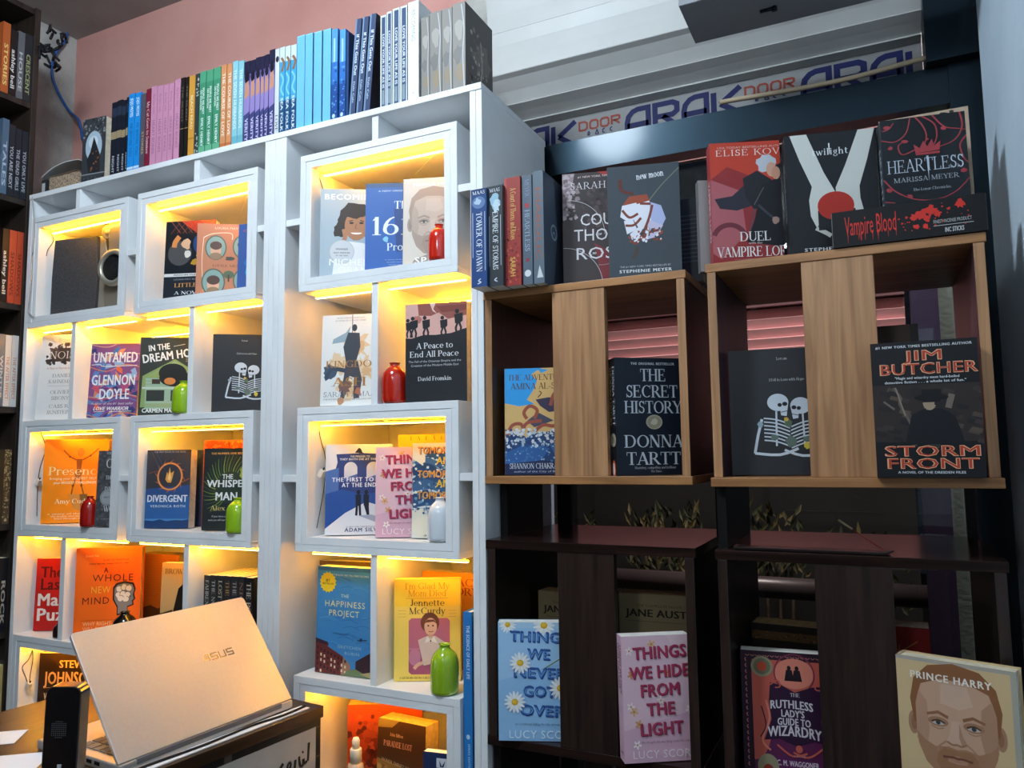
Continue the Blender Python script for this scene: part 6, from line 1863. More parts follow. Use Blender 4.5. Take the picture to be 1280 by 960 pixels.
# blue network cable down the left corner
b = MB()
b.tube(smooth_curve([atx(54, -14, XL + .012), atx(60, 2, XL + .012), atx(72, 17, XL + .012), atx(83, 34, XL + .012), atx(82, 50, XL + .012), atx(70, 66, XL + .012), atx(65, 82, XL + .012), atx(66, 98, XL + .012), atx(74, 118, XL + .012), atx(86, 138, XL + .012), aty(99, 152, YB - .03), aty(103, 175, YB - .01)], 7), .0048, mat('2a5a9e', .4), 8)
tag(b.build('network_cable'), 'blue network cable curving down the grey corner at upper left', 'cable')
b = MB()
rd = random.Random(4)
c = atx(49, 52, SHX + .02) + Vector((0, .012, 0))
for i in range(14):
    q = c + Vector((rd.uniform(-.01, .03), rd.uniform(-.0, .05), rd.uniform(-.05, .05)))
    pp = [q + Vector((rd.uniform(-.015, .015), rd.uniform(-.015, .015), rd.uniform(-.02, .02))) for _ in range(4)]
    b.tube(smooth_curve(pp, 3), .004, mat('16161a', .6), 6)
tag(b.build('cable_bundle'), 'black bundle of tangled cable hung at the corner of the dark shelf', 'cable')

# ------------------------------------------------------------------ books on the dark shelves at left (spines face the room)
GL = 'books on the dark shelves at the left edge'
LB = [
    (0, 30.5, 40.5, 41, '2b2c30', ('CRESCENT', '9aa06c'), 'black spine with olive lettering, last on the uppermost dark shelf'),
    (0, 21.4, 30, 38, '5f6064', ('HOUSE', 'b4b4b4'), 'grey spine between black spines on the uppermost dark shelf'),
    (0, 11.4, 21, 36, '231b1b', ('ashley bell', 'd0ccc8'), 'dark spine with white script on the uppermost dark shelf'),
    (0, 1.2, 11, 26, 'b0582c', ('STORIES', 'e0c070'), 'orange spine at the left edge on the uppermost dark shelf'),
    (1, 25, 33, 163, '23262e', ('YOU ONLY LIVE', 'a4a8b0'), 'rightmost of the three navy black spines on the second dark shelf'),
    (1, 16.6, 24.6, 160, '23262e', ('THE DEAD GIRLS', 'a4a8b0'), 'middle of the three navy black spines on the second dark shelf'),
    (1, 8, 16.2, 155, '26282e', ('YOU ARE NEXT', 'a4a8b0'), 'leftmost of the three navy black spines on the second dark shelf'),
    (1, -1.5, 7.4, 147, '4f6478', ('TALES', 'a9b4c0'), 'blue grey spine at the left edge on the second dark shelf'),
    (2, 19.8, 28.2, 289, 'b8482c', ('SHADOWS', '7c2c1c'), 'right of two orange red spines on the third dark shelf'),
    (2, 9.4, 18.4, 287, 'b8482c', ('SHADOWS', '7c2c1c'), 'left of two orange red spines on the third dark shelf'),
    (2, 0, 8.8, 285, '2c1c18', ('ashley bell', 'd0c8c0'), 'dark brown spine with white script on the third dark shelf'),
    (3, 19.8, 28, 419, 'cfccc8', ('THE AFTER EFFECT', 'c08a70'), 'right of two white spines on the fourth dark shelf'),
    (3, 11.4, 19.4, 418.5, 'cfccc8', ('THE AFTER EFFECT', 'c08a70'), 'left of two white spines on the fourth dark shelf'),
    (3, 3.4, 11, 417, '6d7078', ('WINTER', 'b4b4b8'), 'grey spine beside the white pair on the fourth dark shelf'),
    (3, -4, 3, 416, '5d7488', ('TALES', 'b4b8c0'), 'blue spine at the very edge on the fourth dark shelf'),
    (4, 1.5, 10.6, 562, '5a4630', ('', ''), 'brown and cream speckled spine on the fifth dark shelf'),
    (5, -3, 6.8, 698, '1c1d24', ('ROCK', 'c0b4a4'), 'black spine with pale lettering on the sixth dark shelf'),
    (6, -4, 6.4, 833, 'c9b070', ('US', '4a3f2c'), 'cream spine at lower left on the seventh dark shelf'),
]
TOPY = {}
SL = [1.2250, .8805, .5200, .1760, -.205, -.549, -.88]
for row, x0, x1, top, c, (txt, tc), lab in LB:
    xs = SHX - .006
    ytop = top
    p, q = atx(x1, 400, xs), atx(x0, 400, xs)        # p = end nearer the bookcase
    p.z = Z(SL[row]) + .0006
    p0 = proj(p)
    p = atx(x1 - (0 if row < 4 else 0), p0[1], xs); q = atx(x0, p0[1], xs); p.z = q.z = Z(SL[row]) + .0006
    th = abs(p.y - q.y) - .0006
    if p.y > .0012:
        q.y -= p.y - .0012
        p.y = .0012
    lim_ = TOPY.get(row)
    if lim_ is not None and p.y > lim_ - .0005:
        q.y -= p.y - lim_ + .0005
        p.y = lim_ - .0005
    TOPY[row] = p.y - th - .0004
    hh = bis(lambda h: proj(q + Vector((0, 0, h)))[1] - ytop, .05, .42)
    r = thing('book', lab, 'book', p, GL)
    del r['_w']
    # spine faces +x: local -x -> +x ; local y (thickness) runs towards the viewer
    r.rotation_euler = (0, 0, math.pi)
    sa = Art(th / hh)
    sa.rect(0, 0, 1, 1, c)
    if txt:
        spine_text(sa, txt, tc, .3, .9, .5, .5)
    else:
        sa.dots(0, 0, 1, .93, 160, .18, ['b09a70', '3a2c20', '8a7450'], 3); sa.ell(.5, .95, .2, .2, 'c9b48a')
    make_book(r, .14, hh, th, c, spart=sa)
# ------------------------------------------------------------------ books on and in the crates
GC = 'books displayed on the wooden and dark crates'
W1T, W2T = .3778, .3757
S1, S2W, SD1, SD2 = -.0487, -.0497, -.6202, -.6232


def crate_spine(x0, x1, top, ybk, col, spa, lab, w=.13, art=None, hard=False, wrap=.3):
    p = aty(x0, 360, ybk * K); p.z = Z(W1T)
    yb_ = proj(p)[1]
    p, q = aty(x0, yb_, ybk * K), aty(x1, yb_, ybk * K)
    p.z = Z(W1T)
    dx_ = max(0, -.8117 * K + .0006 - p.x)
    p.x += dx_; q.x = max(q.x, p.x + .01) if dx_ == 0 else q.x + dx_ * .6
    hh = bis(lambda h: proj(p + Vector((0, 0, h)))[1] - top, .05, .4)
    th = q.x - p.x - .0006
    r = thing('book', lab, 'book', (q.x - .0003, p.y, p.z), GC)
    del r['_w']
    r.rotation_euler = (0, 0, math.pi / 2)
    sa = Art(th / hh); spa(sa)
    aa = None
    if art:
        aa = Art(w / hh); art(aa)
    make_book(r, w, hh, th, col, spart=sa, art=aa, hard=hard, gloss=.28, wrap=wrap, pages=PAGEW)
    return r


crate_spine(582.5, 605, 238, -.060, '22406c', lambda a: (a.rect(0, 0, 1, 1, '27467c'), a.rect(0, 0, 1, .06, '1c3560'), a.text('MAAS', .5, .055, .035, 'd5dce6', w=.8, font='serif'), a.ell(.5, .14, .42, .36, '5d78a0'), a.blob(.45, .13, .26, 'a9bcd0', 3, 12, .5), spine_text(a, 'TOWER OF DAWN', 'dfe4ea', .24, .85, .52, .36, 'serif'), a.rect(.1, .24, .13, .7, 'c9d2dc'), a.rect(.87, .24, .9, .84, 'c9d2dc'), a.line([(.6, .92), (.45, .94), (.62, .955), (.4, .97)], .06, 'c9d2dc', 4)),
            'thick navy spine with tall white serif capitals, overhanging the wooden crate at left')
crate_spine(609.8, 629.5, 234, -.050, '2f353c', lambda a: (a.rect(0, 0, 1, 1, '33393f'), a.text('MAAS', .5, .06, .035, 'ccd2d8', w=.66, font='serif'), a.blob(.5, .16, .4, '8fb4c4', 4, 16, .4, 1.4), a.blob(.6, .2, .3, 'b9ccd4', 8, 14, .5, 1.6), spine_text(a, 'EMPIRE OF STORMS', 'd5dade', .26, .84, .52, .34, 'serif'), a.rect(.12, .3, .15, .8, 'b9c0c8'), a.rect(.85, .3, .88, .8, 'b9c0c8'), a.line([(.6, .92), (.45, .94), (.62, .955)], .06, 'c9d2dc', 4)),
            'dark grey spine with a pale winged figure, second from left on the wooden crate')
crate_spine(631.5, 652, 223.5, -.036, '8c3430', lambda a: (a.rect(0, 0, 1, 1, '94352f'), a.rect(0, 0, .14, 1, 'b04a42'), a.dots(.1, .45, .9, .98, 50, .1, ['6d2424', 'b4564a', '7c2c2a'], 4), spine_text(a, 'A Court of Thorns and Roses', 'd8b45c', .1, .58, .55, .34, 'serif'), spine_text(a, 'SARAH', 'c9a050', .74, .92, .5, .3)),
            'red spine with gold script lettering on the wooden crate')
crate_spine(654, 666.5, 220, -.03, '4f5c6c', lambda a: (a.rect(0, 0, 1, 1, '55616f'), spine_text(a, 'MEYER', '7d8fa4', .04, .2, .5, .45, 'light'), a.blob(.5, .28, .3, 'a03a40', 3), spine_text(a, 'HEARTLESS', '9fb0c0', .32, .7, .5, .5, 'light'), a.blob(.5, .78, .25, '8c3a3e', 5), a.ell(.5, .9, .33, .33, 'd0d4d8')),
            'slate blue spine with a small white disc near its foot on the wooden crate')
crate_spine(667.6, 681, 215, -.028, '4d5a66', lambda a: (a.rect(0, 0, 1, 1, '5a6874'), spine_text(a, 'DIABOLIC', '8a5a50', .14, .8, .5, .5), a.poly([(.3, .95), (.55, .84), (.9, .95)], 'c9ced0')),
            'grey blue spine with red brown lettering, rightmost of five spines on the wooden crate', w=.14,
            art=lambda a: (a.rect(0, 0, 1, 1, '2c3440'), a.poly([(0, 0), (.4, 0), (.5, .5), (.35, 1), (0, 1)], '4a5868'), a.ring(.38, .5, .12, .03, '9fb0bc'), a.ring(.38, .53, .06, .02, '9fb0bc'), a.line([(.7, .1), (.75, .3), (.68, .5), (.76, .8)], .03, '6d5a54', 5)))
SB('black and red book with large white rounded capitals, behind the drooping flower cover', GC, (704.8, 354), 219, W1T, (.655,), .03, '3c3436', c_rose, y=.055, yaw=15, lean=2)
SB('slate book with a drooping red and white flower on its cover', GC, (762, 346.5), 210, W1T, (.655,), .034, '3b444c', c_moon, y=.0, yaw=14, br=853, lean=0)
SB('dark navy book seen behind the flower cover, at the right end of the wooden crate', GC, (846, 344), 251, W1T, .052, .03, '23283a', lambda a: (a.rect(0, 0, 1, 1, '2c3040'), [a.rect(.1, .2 + .05 * i, .9, .215 + .05 * i, '4a5064') for i in range(12)]), y=.125, yaw=0, lean=0, wrap=.6)
SB('crimson book with a white haired and a dark haired figure embracing', GC, (892, 328.5), 180, W2T, (.655,), .032, '8c2a2c', c_duel, xmax=aty(988, 316, .003 * K).x / K - .014, y=-.008, yaw=20, br=1000, lean=0, wrap=.8, sp=lambda a: (a.rect(0, 0, 1, 1, 'a03a3e'), spine_text(a, 'VAMPIRE LORD', 'd0b8bc', .3, .8, .5, .5)))
SB('pale wrapped book standing just behind the crimson embracing couple book', GC, (876, 333), 226, W2T, .1, .02, '8f8c8c', None, y=.03, yaw=24, lean=0, wrap=.9)
SB('black book with two pale forearms cupping a red fruit', GC, (988, 316), 172.5, W2T, .152, .036, '15171c', c_apple, y=.003, yaw=13, br=1104, lean=3, sp=lambda a: (a.rect(0, 0, 1, 1, '1d2026'), spine_text(a, 'stephenie', '8a8f96', .2, .7, .5, .4)))
SB('slate book with red curling vines, crown and silver capitals', GC, (1110, 304), 153, W2T, (.66,), .04, '363a40', c_heart, y=.025, yaw=9, br=1219, lean=2, sp=lambda a: (a.rect(0, 0, 1, 1, '3c4148'), spine_text(a, 'HEARTLESS', '9fb0c0', .2, .8, .5, .45)))
# beige card behind it
p = aty(1107, 300, .14 * K); p.z = Z(W2T); q = aty(1222, 290, .14 * K)
hh = bis(lambda h: proj(p + Vector((0, 0, h)))[1] - 150, .05, .4)
t = thing('beige_card', 'beige card standing behind the book with curling red vines', 'card', p + Vector((0, 0, .0004))); t.rotation_euler = (-math.radians(2), 0, 0)
b = MB(); wq = q.x - p.x; b.box((0, 0, 0), (wq, .004, hh), mat('b39c86', .7, noise=.08)); a = Art(wq / hh); a.line([(.68, .06), (.7, .02), (.78, .03), (.8, .06)], .02, '2a2624', 4); a.blob(.82, .02, .03, '3a3330', 3); a.put(b, Vector((0, 0, 0)), Vector((1, 0, 0)), Vector((0, 0, 1)), Vector((0, -1, 0)), wq, hh)
b.build('card_sheet', t, off=(0, 0, 0))
# the incense box in front
p = aty(1042, 310, -.037 * K); p.z = Z(W2T) + .0004
q = aty(1235, 291, -.037 * K)
hb = bis(lambda h: proj(p + Vector((0, 0, h)))[1] - 266.5, .01, .2)
wq = q.x - p.x
t = thing('incense_box', 'long black box with red splashes and red lettering, in front of the vine cover book', 'box', p)
b = MB(); bk_ = mat('101116', .5, .25)
b.box((0, 0, 0), (wq, .03, hb), bk_)
a = Art(wq / hb)
RD = 'c8281c'
a.text('Vampire Blood', .26, .7, .52, RD, w=.35, font='sans', rot=0)
rd = random.Random(3)
for i in range(10):
    u = .1 + .33 * rd.random(); a.line([(u, .68), (u, .78 + .16 * rd.random())], .004, RD, taper=.7)
for u, v, r_, s_ in ((.6, .36, .055, 2), (.66, .3, .05, 5), (.55, .42, .03, 7), (.845, .2, .04, 9), (.56, .68, .024, 4), (.62, .7, .026, 6), (.7, .4, .03, 8), (.5, .4, .012, 3), (.47, .55, .01, 3), (.45, .42, .008, 2), (.77, .3, .014, 2), (.63, .5, .03, 12)):
    a.blob(u, v, r_, RD, s_, 22, .55)
a.dots(.45, .1, .9, .8, 26, .008, [RD], 5, 7)
a.text('FINEST INCENSE PRODUCT', .79, .66, .09, 'b4b4b4', w=.24, font='sans'); a.rect(.67, .72, .92, .735, 'b4b4b4'); a.text('INC STICKS', .8, .92, .12, 'c4c4c4', w=.12)
a.put(b, Vector((0, 0, 0)), Vector((1, 0, 0)), Vector((0, 0, 1)), Vector((0, -1, 0)), wq, hb)
b.build('carton', t, off=(0, 0, 0))
b = MB(); b.box((-.0012, .001, .001), (-.0002, .029, hb - .001), mat('6d6d72', .5)); b.box((wq + .0002, .001, .001), (wq + .0012, .029, hb - .001), mat('3a3a3e', .5)); b.build('end_flap', t, off=(0, 0, 0))

SB('sunny yellow and blue paperback with a ship on curling waves', GC, (617.2, 594), 463, S1, (.66,), .034, 'd8b070', c_amina, y=.03, br=710, lean=2, xmin=-.7905)
SB('thick black paperback with silver serif capitals and a small medallion', GC, (772, 594), 447, S1, (.68,), .036, '0f1826', c_secret, y=.0, yaw=38, br=858, lean=0, sp=s_secret, gloss=.4)
SB('wrapped black book with two skeletons among leaves, in the wooden crate', GC, (907.5, 593.5), 441, S2W, (.66,), .03, '26282d', c_rain, xmin=-.271, y=.028, br=1030, lean=3, wrap=1.0, gloss=.2)
SB('black paperback with orange red block capitals and a hatted figure', GC, (1097, 596), 431, S2W, .155, .034, '0d0e14', c_storm, y=-.0745, yaw=0, br=1234, lean=1, sp=s_storm, gloss=.3)
SB('brown leather book behind the black paperback with orange capitals', GC, (1094, 596), 411, S2W, .085, .035, '4a2a1c', lambda a: (a.rect(0, 0, 1, 1, '4a2a1c'), a.rect(.84, 0, 1, 1, '15110f')), y=.2, yaw=0, lean=4)
SB('sky blue paperback with daisies and brushed navy capitals', GC, (619.5, 926.5), 778, SD1, (.66,), .03, '9cc4e6', c_never, xmin=-.7875, yaw=21, br=722, lean=1, y=-.022, pages=PAGEW)
SB('pale pink paperback with brushed crimson capitals, in the dark crate', GC, (781.5, 956), 797, SD1, (.655,), .032, 'dcb9c6', c_hide, yaw=32, br=876, xmax=-.3615, lean=2, pages=PAGEW, sp=lambda a: (a.rect(0, 0, 1, 1, 'd6adbf'), spine_text(a, 'THINGS WE HIDE', '6d2a44', .07, .47, .68, .3), spine_text(a, 'FROM THE LIGHT', '6d2a44', .07, .44, .3, .3), a.text('H', .5, .95, .03, '5a2038', w=.5)))
SB('thick cream book with black capitals, right of two at the back of the dark crate', GC, (777, 880), 741, SD1, (.72,), .05, 'a08c68', c_austen, xmax=-.3615, y=.2, yaw=4, lean=0, pages=PAGEY)
SB('thick cream book with black capitals, left of two behind the dark plank', GC, (675, 880), 738, SD1, (.72,), .05, 'a08c68', c_austen, y=.21, yaw=-4, lean=0, pages=PAGEY)
SB('plum hardback with coral ornament and curved white lettering', GC, (920, 975), 812, SD2, (.665,), .035, '2b1428', c_ruth, xmin=-.2705, y=.03, br=1043, lean=2, pages=PAGEW)
SB('hardback with a large bearded man looking out from a tan cover', GC, (1128.5, 975), 818, SD2, .156, .036, 'cdb48a', c_manbig, y=-.05, yaw=-17, lean=0, hard=True, wrap=.9, gloss=.15)
SB('old red hardback with gold ornament and ragged page tops', GC, (1090, 900), 780, SD2, .1, .06, '8c2020', lambda a: (a.rect(0, 0, 1, 1, '8c2020'), [a.line([(.2 + .5 * random.Random(i).random(), .1 + .3 * random.Random(i + 9).random()), (.5, .2 + .04 * i), (.8, .1 + .07 * i)], .02, 'a8743c', 4) for i in range(6)], a.blob(.6, .25, .2, '8c3a24', 4, 18, .5)), y=.2, yaw=-2, lean=0, pages=PAGES)
SB('old dark hardback with a tan band, at the back behind the plum hardback', GC, (944, 900), 778, SD2, .125, .06, '1f1612', lambda a: (a.rect(0, 0, 1, 1, '1f1612'), a.rect(0, .06, 1, .13, '5a4026'), a.dots(0, .06, 1, .13, 40, .02, ['7d5a34', '3a2818'], 4)), y=.2, yaw=-4, lean=0, pages=PAGEY)

# incense holder with a stick on the dark crate
p, q = aty(917, 690, -.018 * K), aty(1118, 692, -.018 * K); zt = Z(-.1935 * k2) + .0005
t = thing('incense_holder', 'long flat dark wooden incense holder on the dark crate', 'incense holder', (p.x, p.y, zt))
b = MB(); b.prism([(p.x, zt), (q.x - .012, zt), (q.x, zt + .006), (q.x, zt + .009), (q.x - .014, zt + .0045), (p.x + .004, zt + .0045), (p.x, zt + .006)], p.y, p.y + .034, mat('1c1212', .3)); b.build('tray', t, .0008)
e0 = Vector((q.x - .016, p.y + .017, zt + .007)); e1 = aty(1048, 650, .02)
b = MB(); b.tube([e0, e0.lerp(e1, .68)], .0011, mat('6d2418', .7), 6); b.tube([e0.lerp(e1, .68), e1], .0019, mat('a08c6c', .9), 6)
tag(b.build('incense_stick'), 'thin incense stick leaning up out of the flat dark holder', 'incense stick')

# ------------------------------------------------------------------ counter, laptop and desk things
CT = CAM.z - .495
P = Vector((-1.022, -.123, 0)); ang = math.atan2(.107, .994)
MC = Matrix.Translation(P) @ Matrix.Rotation(-ang, 4, 'Z')          # local -y runs along the front edge to the viewer, -x goes back
t = thing('counter', 'dark brown and black shop counter in the foreground at lower left', 'counter', (P.x - .25, P.y - .6, 0))
CW = wood('counter_top', '2a1c12', '4a3420', 1, .28, 10)
b = MB(); b.box((-.535, -1.25, CT - .022), (0, 0, CT), CW, MC); b.build('counter_top', t, .001)
tile = bpy.data.materials.new('black_tile'); tile.use_nodes = True; nt = tile.node_tree; pb = nt.nodes['Principled BSDF']; pb.inputs['Roughness'].default_value = .3
br_ = nt.nodes.new('ShaderNodeTexBrick'); br_.inputs['Color1'].default_value = (.012, .011, .01, 1); br_.inputs['Color2'].default_value = (.016, .014, .012, 1); br_.inputs['Mortar'].default_value = (.09, .075, .06, 1); br_.inputs['Scale'].default_value = 9; br_.inputs['Mortar Size'].default_value = .008
mp_ = nt.nodes.new('ShaderNodeMapping'); mp_.inputs['Rotation'].default_value = (math.radians(90), 0, math.radians(90)); tc_ = nt.nodes.new('ShaderNodeTexCoord')
nt.links.new(tc_.outputs['Object'], mp_.inputs[0]); nt.links.new(mp_.outputs[0], br_.inputs['Vector']); nt.links.new(br_.outputs['Color'], pb.inputs['Base Color'])
b = MB(); b.box((-.03, -1.245, .0), (-.004, -.004, CT - .022), tile, MC); b.build('front_panel', t)
b = MB(); b.box((-.53, -.022, .0), (-.03, -.004, CT - .022), mat('15110e', .4), MC); b.build('end_panel', t)
b = MB(); b.box((-.53, -1.245, .0), (-.03, -1.227, CT - .022), mat('15110e', .4), MC); b.build('end_panel', t)
# printed sheet on the counter front
t = thing('printed_sheet', 'white printed sheet with black handwritten script on the counter front', 'notice', MC @ Vector((0, -.3, CT - .3)))
del t['_w']; t.location = (0, 0, 0)
zs0 = CT - .036
b = MB(); b.box((-.0036, -.6, CT - .42), (-.0025, -.018, zs0), mat('b4b4b2', .5, noise=.05, scale=20), MC)


def ink(pts, wd, taper=.2):
    """brush strokes in (s, z): s metres from the far corner towards the viewer, z below the sheet's top edge"""
    P3 = smooth_curve([(s, 0, z) for s, z in pts], 5)
    n = len(P3)
    for i in range(n - 1):
        p_, q_ = P3[i], P3[i + 1]
        d = (q_ - p_).normalized(); nn = Vector((-d.z, 0, d.x)) * wd / 2
        k0, k1 = 1 - taper * i / n, 1 - taper * (i + 1) / n
        Q = [p_ + nn * k0, p_ - nn * k0, q_ - nn * k1, q_ + nn * k1]
        b.face([MC @ Vector((-.0023, -v.x, zs0 + v.z)) for v in Q], mat('16140f', .5))


for st, wd in (([(.036, -.024), (.037, -.04), (.038, -.058)], .0065), ([(.041, -.056), (.044, -.06), (.048, -.058), (.05, -.05)], .0065), ([(.05, -.05), (.05, -.06), (.056, -.063), (.06, -.052), (.0605, -.042)], .007), ([(.05, -.036), (.053, -.038)], .0055), ([(.058, -.072), (.061, -.074)], .0055),
               ([(.07, -.045), (.072, -.062), (.078, -.066), (.084, -.058)], .0065), ([(.084, -.058), (.081, -.048), (.087, -.046), (.09, -.058), (.084, -.066)], .006), ([(.074, -.076), (.077, -.078)], .0055),
               ([(.1, -.042), (.108, -.052), (.108, -.066), (.098, -.07)], .007), ([(.128, -.052), (.131, -.054)], .0055), ([(.134, -.052), (.137, -.054)], .0055), ([(.12, -.066), (.126, -.078), (.14, -.078), (.146, -.064)], .007), ([(.15, -.06), (.158, -.074), (.17, -.076), (.18, -.066)], .007),
               ([(.05, -.1), (.06, -.115), (.08, -.118), (.1, -.104)], .0075), ([(.12, -.1), (.13, -.118), (.15, -.116)], .0075)):
    ink(st, wd)
b.build('sheet', t)
t['_w'] = 1

# laptop (the hinge runs along the counter's front)
HB, HA = Vector((-1.097, -.523, CAM.z - .477)), Vector((-1.067, -.164, CAM.z - .475))
ex = (HA - HB).normalized(); lw = (HA - HB).length
ez = (Vector((-1.227, -.3345, CAM.z - .2915)) - (HA + HB) / 2).normalized()
ez = (ez - ex * ez.dot(ex)).normalized()
ny = ez.cross(ex)                                                    # points away from the viewer
MLid = Matrix(((ex.x, ny.x, ez.x, HB.x), (ex.y, ny.y, ez.y, HB.y), (ex.z, ny.z, ez.z, HB.z), (0, 0, 0, 1)))
bz = Vector((0, 0, 1)); by = ex.cross(bz); by = -by if by.x > 0 else by
t = thing('laptop', 'silver half-closed laptop with its lid towards the viewer on the counter', 'laptop', (HB + HA) / 2 + Vector((0, 0, -.018)))
ALU = mat('c8c5c0', .4, .5, .7, noise=.03, scale=200)
b = MB()
lh, r_ = .236, .008
outl = []
for cx, cz, a0 in ((lw - r_, lh - r_, 0), (r_, lh - r_, 90), (.002, .002, 180), (lw - .002, .002, 270)):
    rr = r_ if cz > .1 else .002
    for k in range(6):
        an = math.radians(a0 + 18 * k); outl.append((cx + rr * math.cos(an), cz + rr * math.sin(an)))
b.prism(outl, 0, .006, ALU, MLid)
o = b.build('lid', t, .0012)
a = Art(lw / lh)
GLY2 = {'A': [(0, 0, .55, 1), (.3, 1, 1, .84), (.82, 0, 1, 1), (.3, .38, 1, .52)]}
LG = mat('8f8a80', .2, .5, .9)
for k, shp in enumerate(([[(0, 1), (.34, .1), (.5, .1), (.16, 1)], [(.44, 0), (1, 0), (1, .16), (.4, .16)], [(.82, .16), (1, .16), (1, 1), (.82, 1)], [(.3, .5), (1, .5), (1, .66), (.26, .66)]],
                         [[(0, 0), (1, 0), (1, .16), (0, .16)], [(0, 0), (.16, 0), (.16, .56), (0, .56)], [(0, .42), (1, .42), (1, .58), (0, .58)], [(.84, .42), (1, .42), (1, 1), (.84, 1)], [(0, .84), (1, .84), (1, 1), (0, 1)]],
                         [[(0, 0), (.16, 0), (.16, 1), (0, 1)], [(0, .84), (1, .84), (1, 1), (0, 1)], [(.84, 0), (1, 0), (1, 1), (.84, 1)]],
                         [[(0, 0), (1, 0), (1, .16), (0, .16)], [(0, 0), (.16, 0), (.16, .56), (0, .56)], [(0, .42), (1, .42), (1, .58), (0, .58)], [(.84, .42), (1, .42), (1, 1), (.84, 1)], [(0, .84), (1, .84), (1, 1), (0, 1)]])):
    for q_ in shp:
        a.poly([(.59 + .05 * k + u * .042, .425 + v * .062) for u, v in q_], LG)
b = MB(); a.put(b, HB.copy(), ex, ez, -ny, lw, lh)
b.build('lid_logo', t)
b = MB(); MB_ = Matrix(((ex.x, by.x, 0, HB.x), (ex.y, by.y, 0, HB.y), (ex.z, by.z, 1, HB.z - .0175), (0, 0, 0, 1)))
b.box((0, -.002, 0), (lw, .233, .0155), ALU, MB_); o = b.build('base', t, .002)
b = MB(); kc = mat('77746f', .5)
for rw in range(6):
    for k in range(15):
        b.box((.02 + .0215 * k, .03 + .019 * rw, .0156), (.02 + .0215 * k + .018, .03 + .019 * rw + .0155, .0172), kc, MB_)
o = b.build('keyboard', t)
for k in range(3):
    b = MB(); b.box((-.0006, .05 + .022 * k, .006), (.0005, .064 + .022 * k, .0115), STEEL, MB_); b.build('side_port', t)
b = MB(); b.box((.03, .004, .008), (lw - .03, -.0035, .0165), mat('77777a', .4, .5, .4), MB_); b.build('hinge_bar', t)

# papers along the counter edge under the laptop, with a black charger cable
b = MB(); b.box((-.034, -.43, CT + .0004), (-.010, -.028, CT + .0022), mat('dcdde0', .6), MC); tag(b.build('paper_stack'), 'white papers along the counter edge in front of the laptop hinge', 'papers')
b = MB(); b.tube(smooth_curve([MC @ Vector(v) for v in ((-.02, -.03, CT + .0045), (-.016, -.09, CT + .0045), (-.023, -.16, CT + .0045), (-.018, -.26, CT + .0045), (-.022, -.36, CT + .0045), (-.019, -.42, CT + .0045))], 6), .0022, mat('141418', .5), 8); tag(b.build('charger_cable'), 'black cable lying on the white papers beside the laptop', 'cable')
b = MB(); c0 = atz(12, 914, CT + .001); b.box((-.08, -.05, 0), (.02, .02, .0006), mat('e2e4e8', .6), Matrix.Translation((-1.44, -.478, CT + .0004)) @ Matrix.Rotation(math.radians(40), 4, 'Z')); tag(b.build('card_sheet_loose'), 'small white card at the left edge of the counter', 'card')
b = MB(); c0 = atz(30, 948, CT + .001); Mq = Matrix.Translation((c0.x - .02, c0.y - .03, CT + .0002)) @ Matrix.Rotation(math.radians(38), 4, 'Z'); b.box((-.15, -.14, 0), (.07, .035, .0004), mat('dfe3ea', .6), Mq)
sa = Art(1.2); sa.line([(.5, .5), (.53, .47), (.5, .44), (.56, .46), (.58, .5), (.54, .52), (.6, .48)], .012, 'b0606a', 3); sa.put(b, Mq @ Vector((-.12, -.09, .0004)), Vector((1, 0, 0)), Vector((0, 1, 0)), Vector((0, 0, 1)), .2, .16)
tag(b.build('paper_sheet'), 'white sheet with a small red scribble under the laptop corner', 'paper')

# black handset standing on the counter
hp = Vector((-1.113, -.604, CT + .0004))
t = thing('cordless_handset', 'black upright handset with a speaker grille of small holes in front of the laptop', 'handset', hp)
BLK = mat('0c0c0f', .18, .5, coat=.5)
hz = bis(lambda h: proj(hp + Vector((0, 0, h)))[1] - 855, .05, .4)
ph = math.radians(28)
MH = Matrix.Translation(hp) @ Matrix.Rotation(ph, 4, 'Z') @ Matrix.Rotation(math.radians(1.5), 4, 'Y')
b = MB(); rr = .011; outl = []
wh = .0255
for cx, cz, a0 in ((wh - rr, hz - rr, 0), (-wh + rr, hz - rr, 90), (-wh + .002, .002, 180), (wh - .002, .002, 270)):
    q_ = rr if cz > .05 else .002
    for k in range(6):
        an = math.radians(a0 + 18 * k); outl.append((cx + q_ * math.cos(an), cz + q_ * math.sin(an)))
b.prism(outl, -.014, .014, BLK, MH); o = b.build('shell', t, .006); o.modifiers['edge'].segments = 4
b = MB()
for i in range(8):
    for j in range(9):
        dx, dz = (i - 3.5) * .0028, (j - 4) * .0028
        if dx * dx + dz * dz < .013 ** 2:
            b.lathe([(.0008, 0), (.0008, .0004)], (0, 0, 0), mat('4a4a4e', .6), 6, MH @ Matrix.Translation((-.003 + dx, -.0142, hz * .62 + dz)) @ Matrix.Rotation(math.radians(90), 4, 'X'))
b.build('speaker_holes', t)
b = MB(); b.box((-.005, -.0146, hz * .24), (.003, -.014, hz * .245), mat('6d6d72', .5), MH); b.box((-.002, -.0146, .045), (.004, -.014, .05), mat('a9a9ac', .5), MH); b.build('marking', t)
tp = atz(176, 985, CT); b = MB(); b.lathe([(.014, 0), (.022, 0), (.0225, .004), (.0225, .014), (.022, .017), (.014, .017), (.0135, .012), (.0135, .003), (.014, 0)], (tp.x, tp.y, CT + .0004), mat('15130f', .3), 28); tag(b.build('tape_roll'), 'round black roll beside the laptop corner at the bottom edge', 'roll')

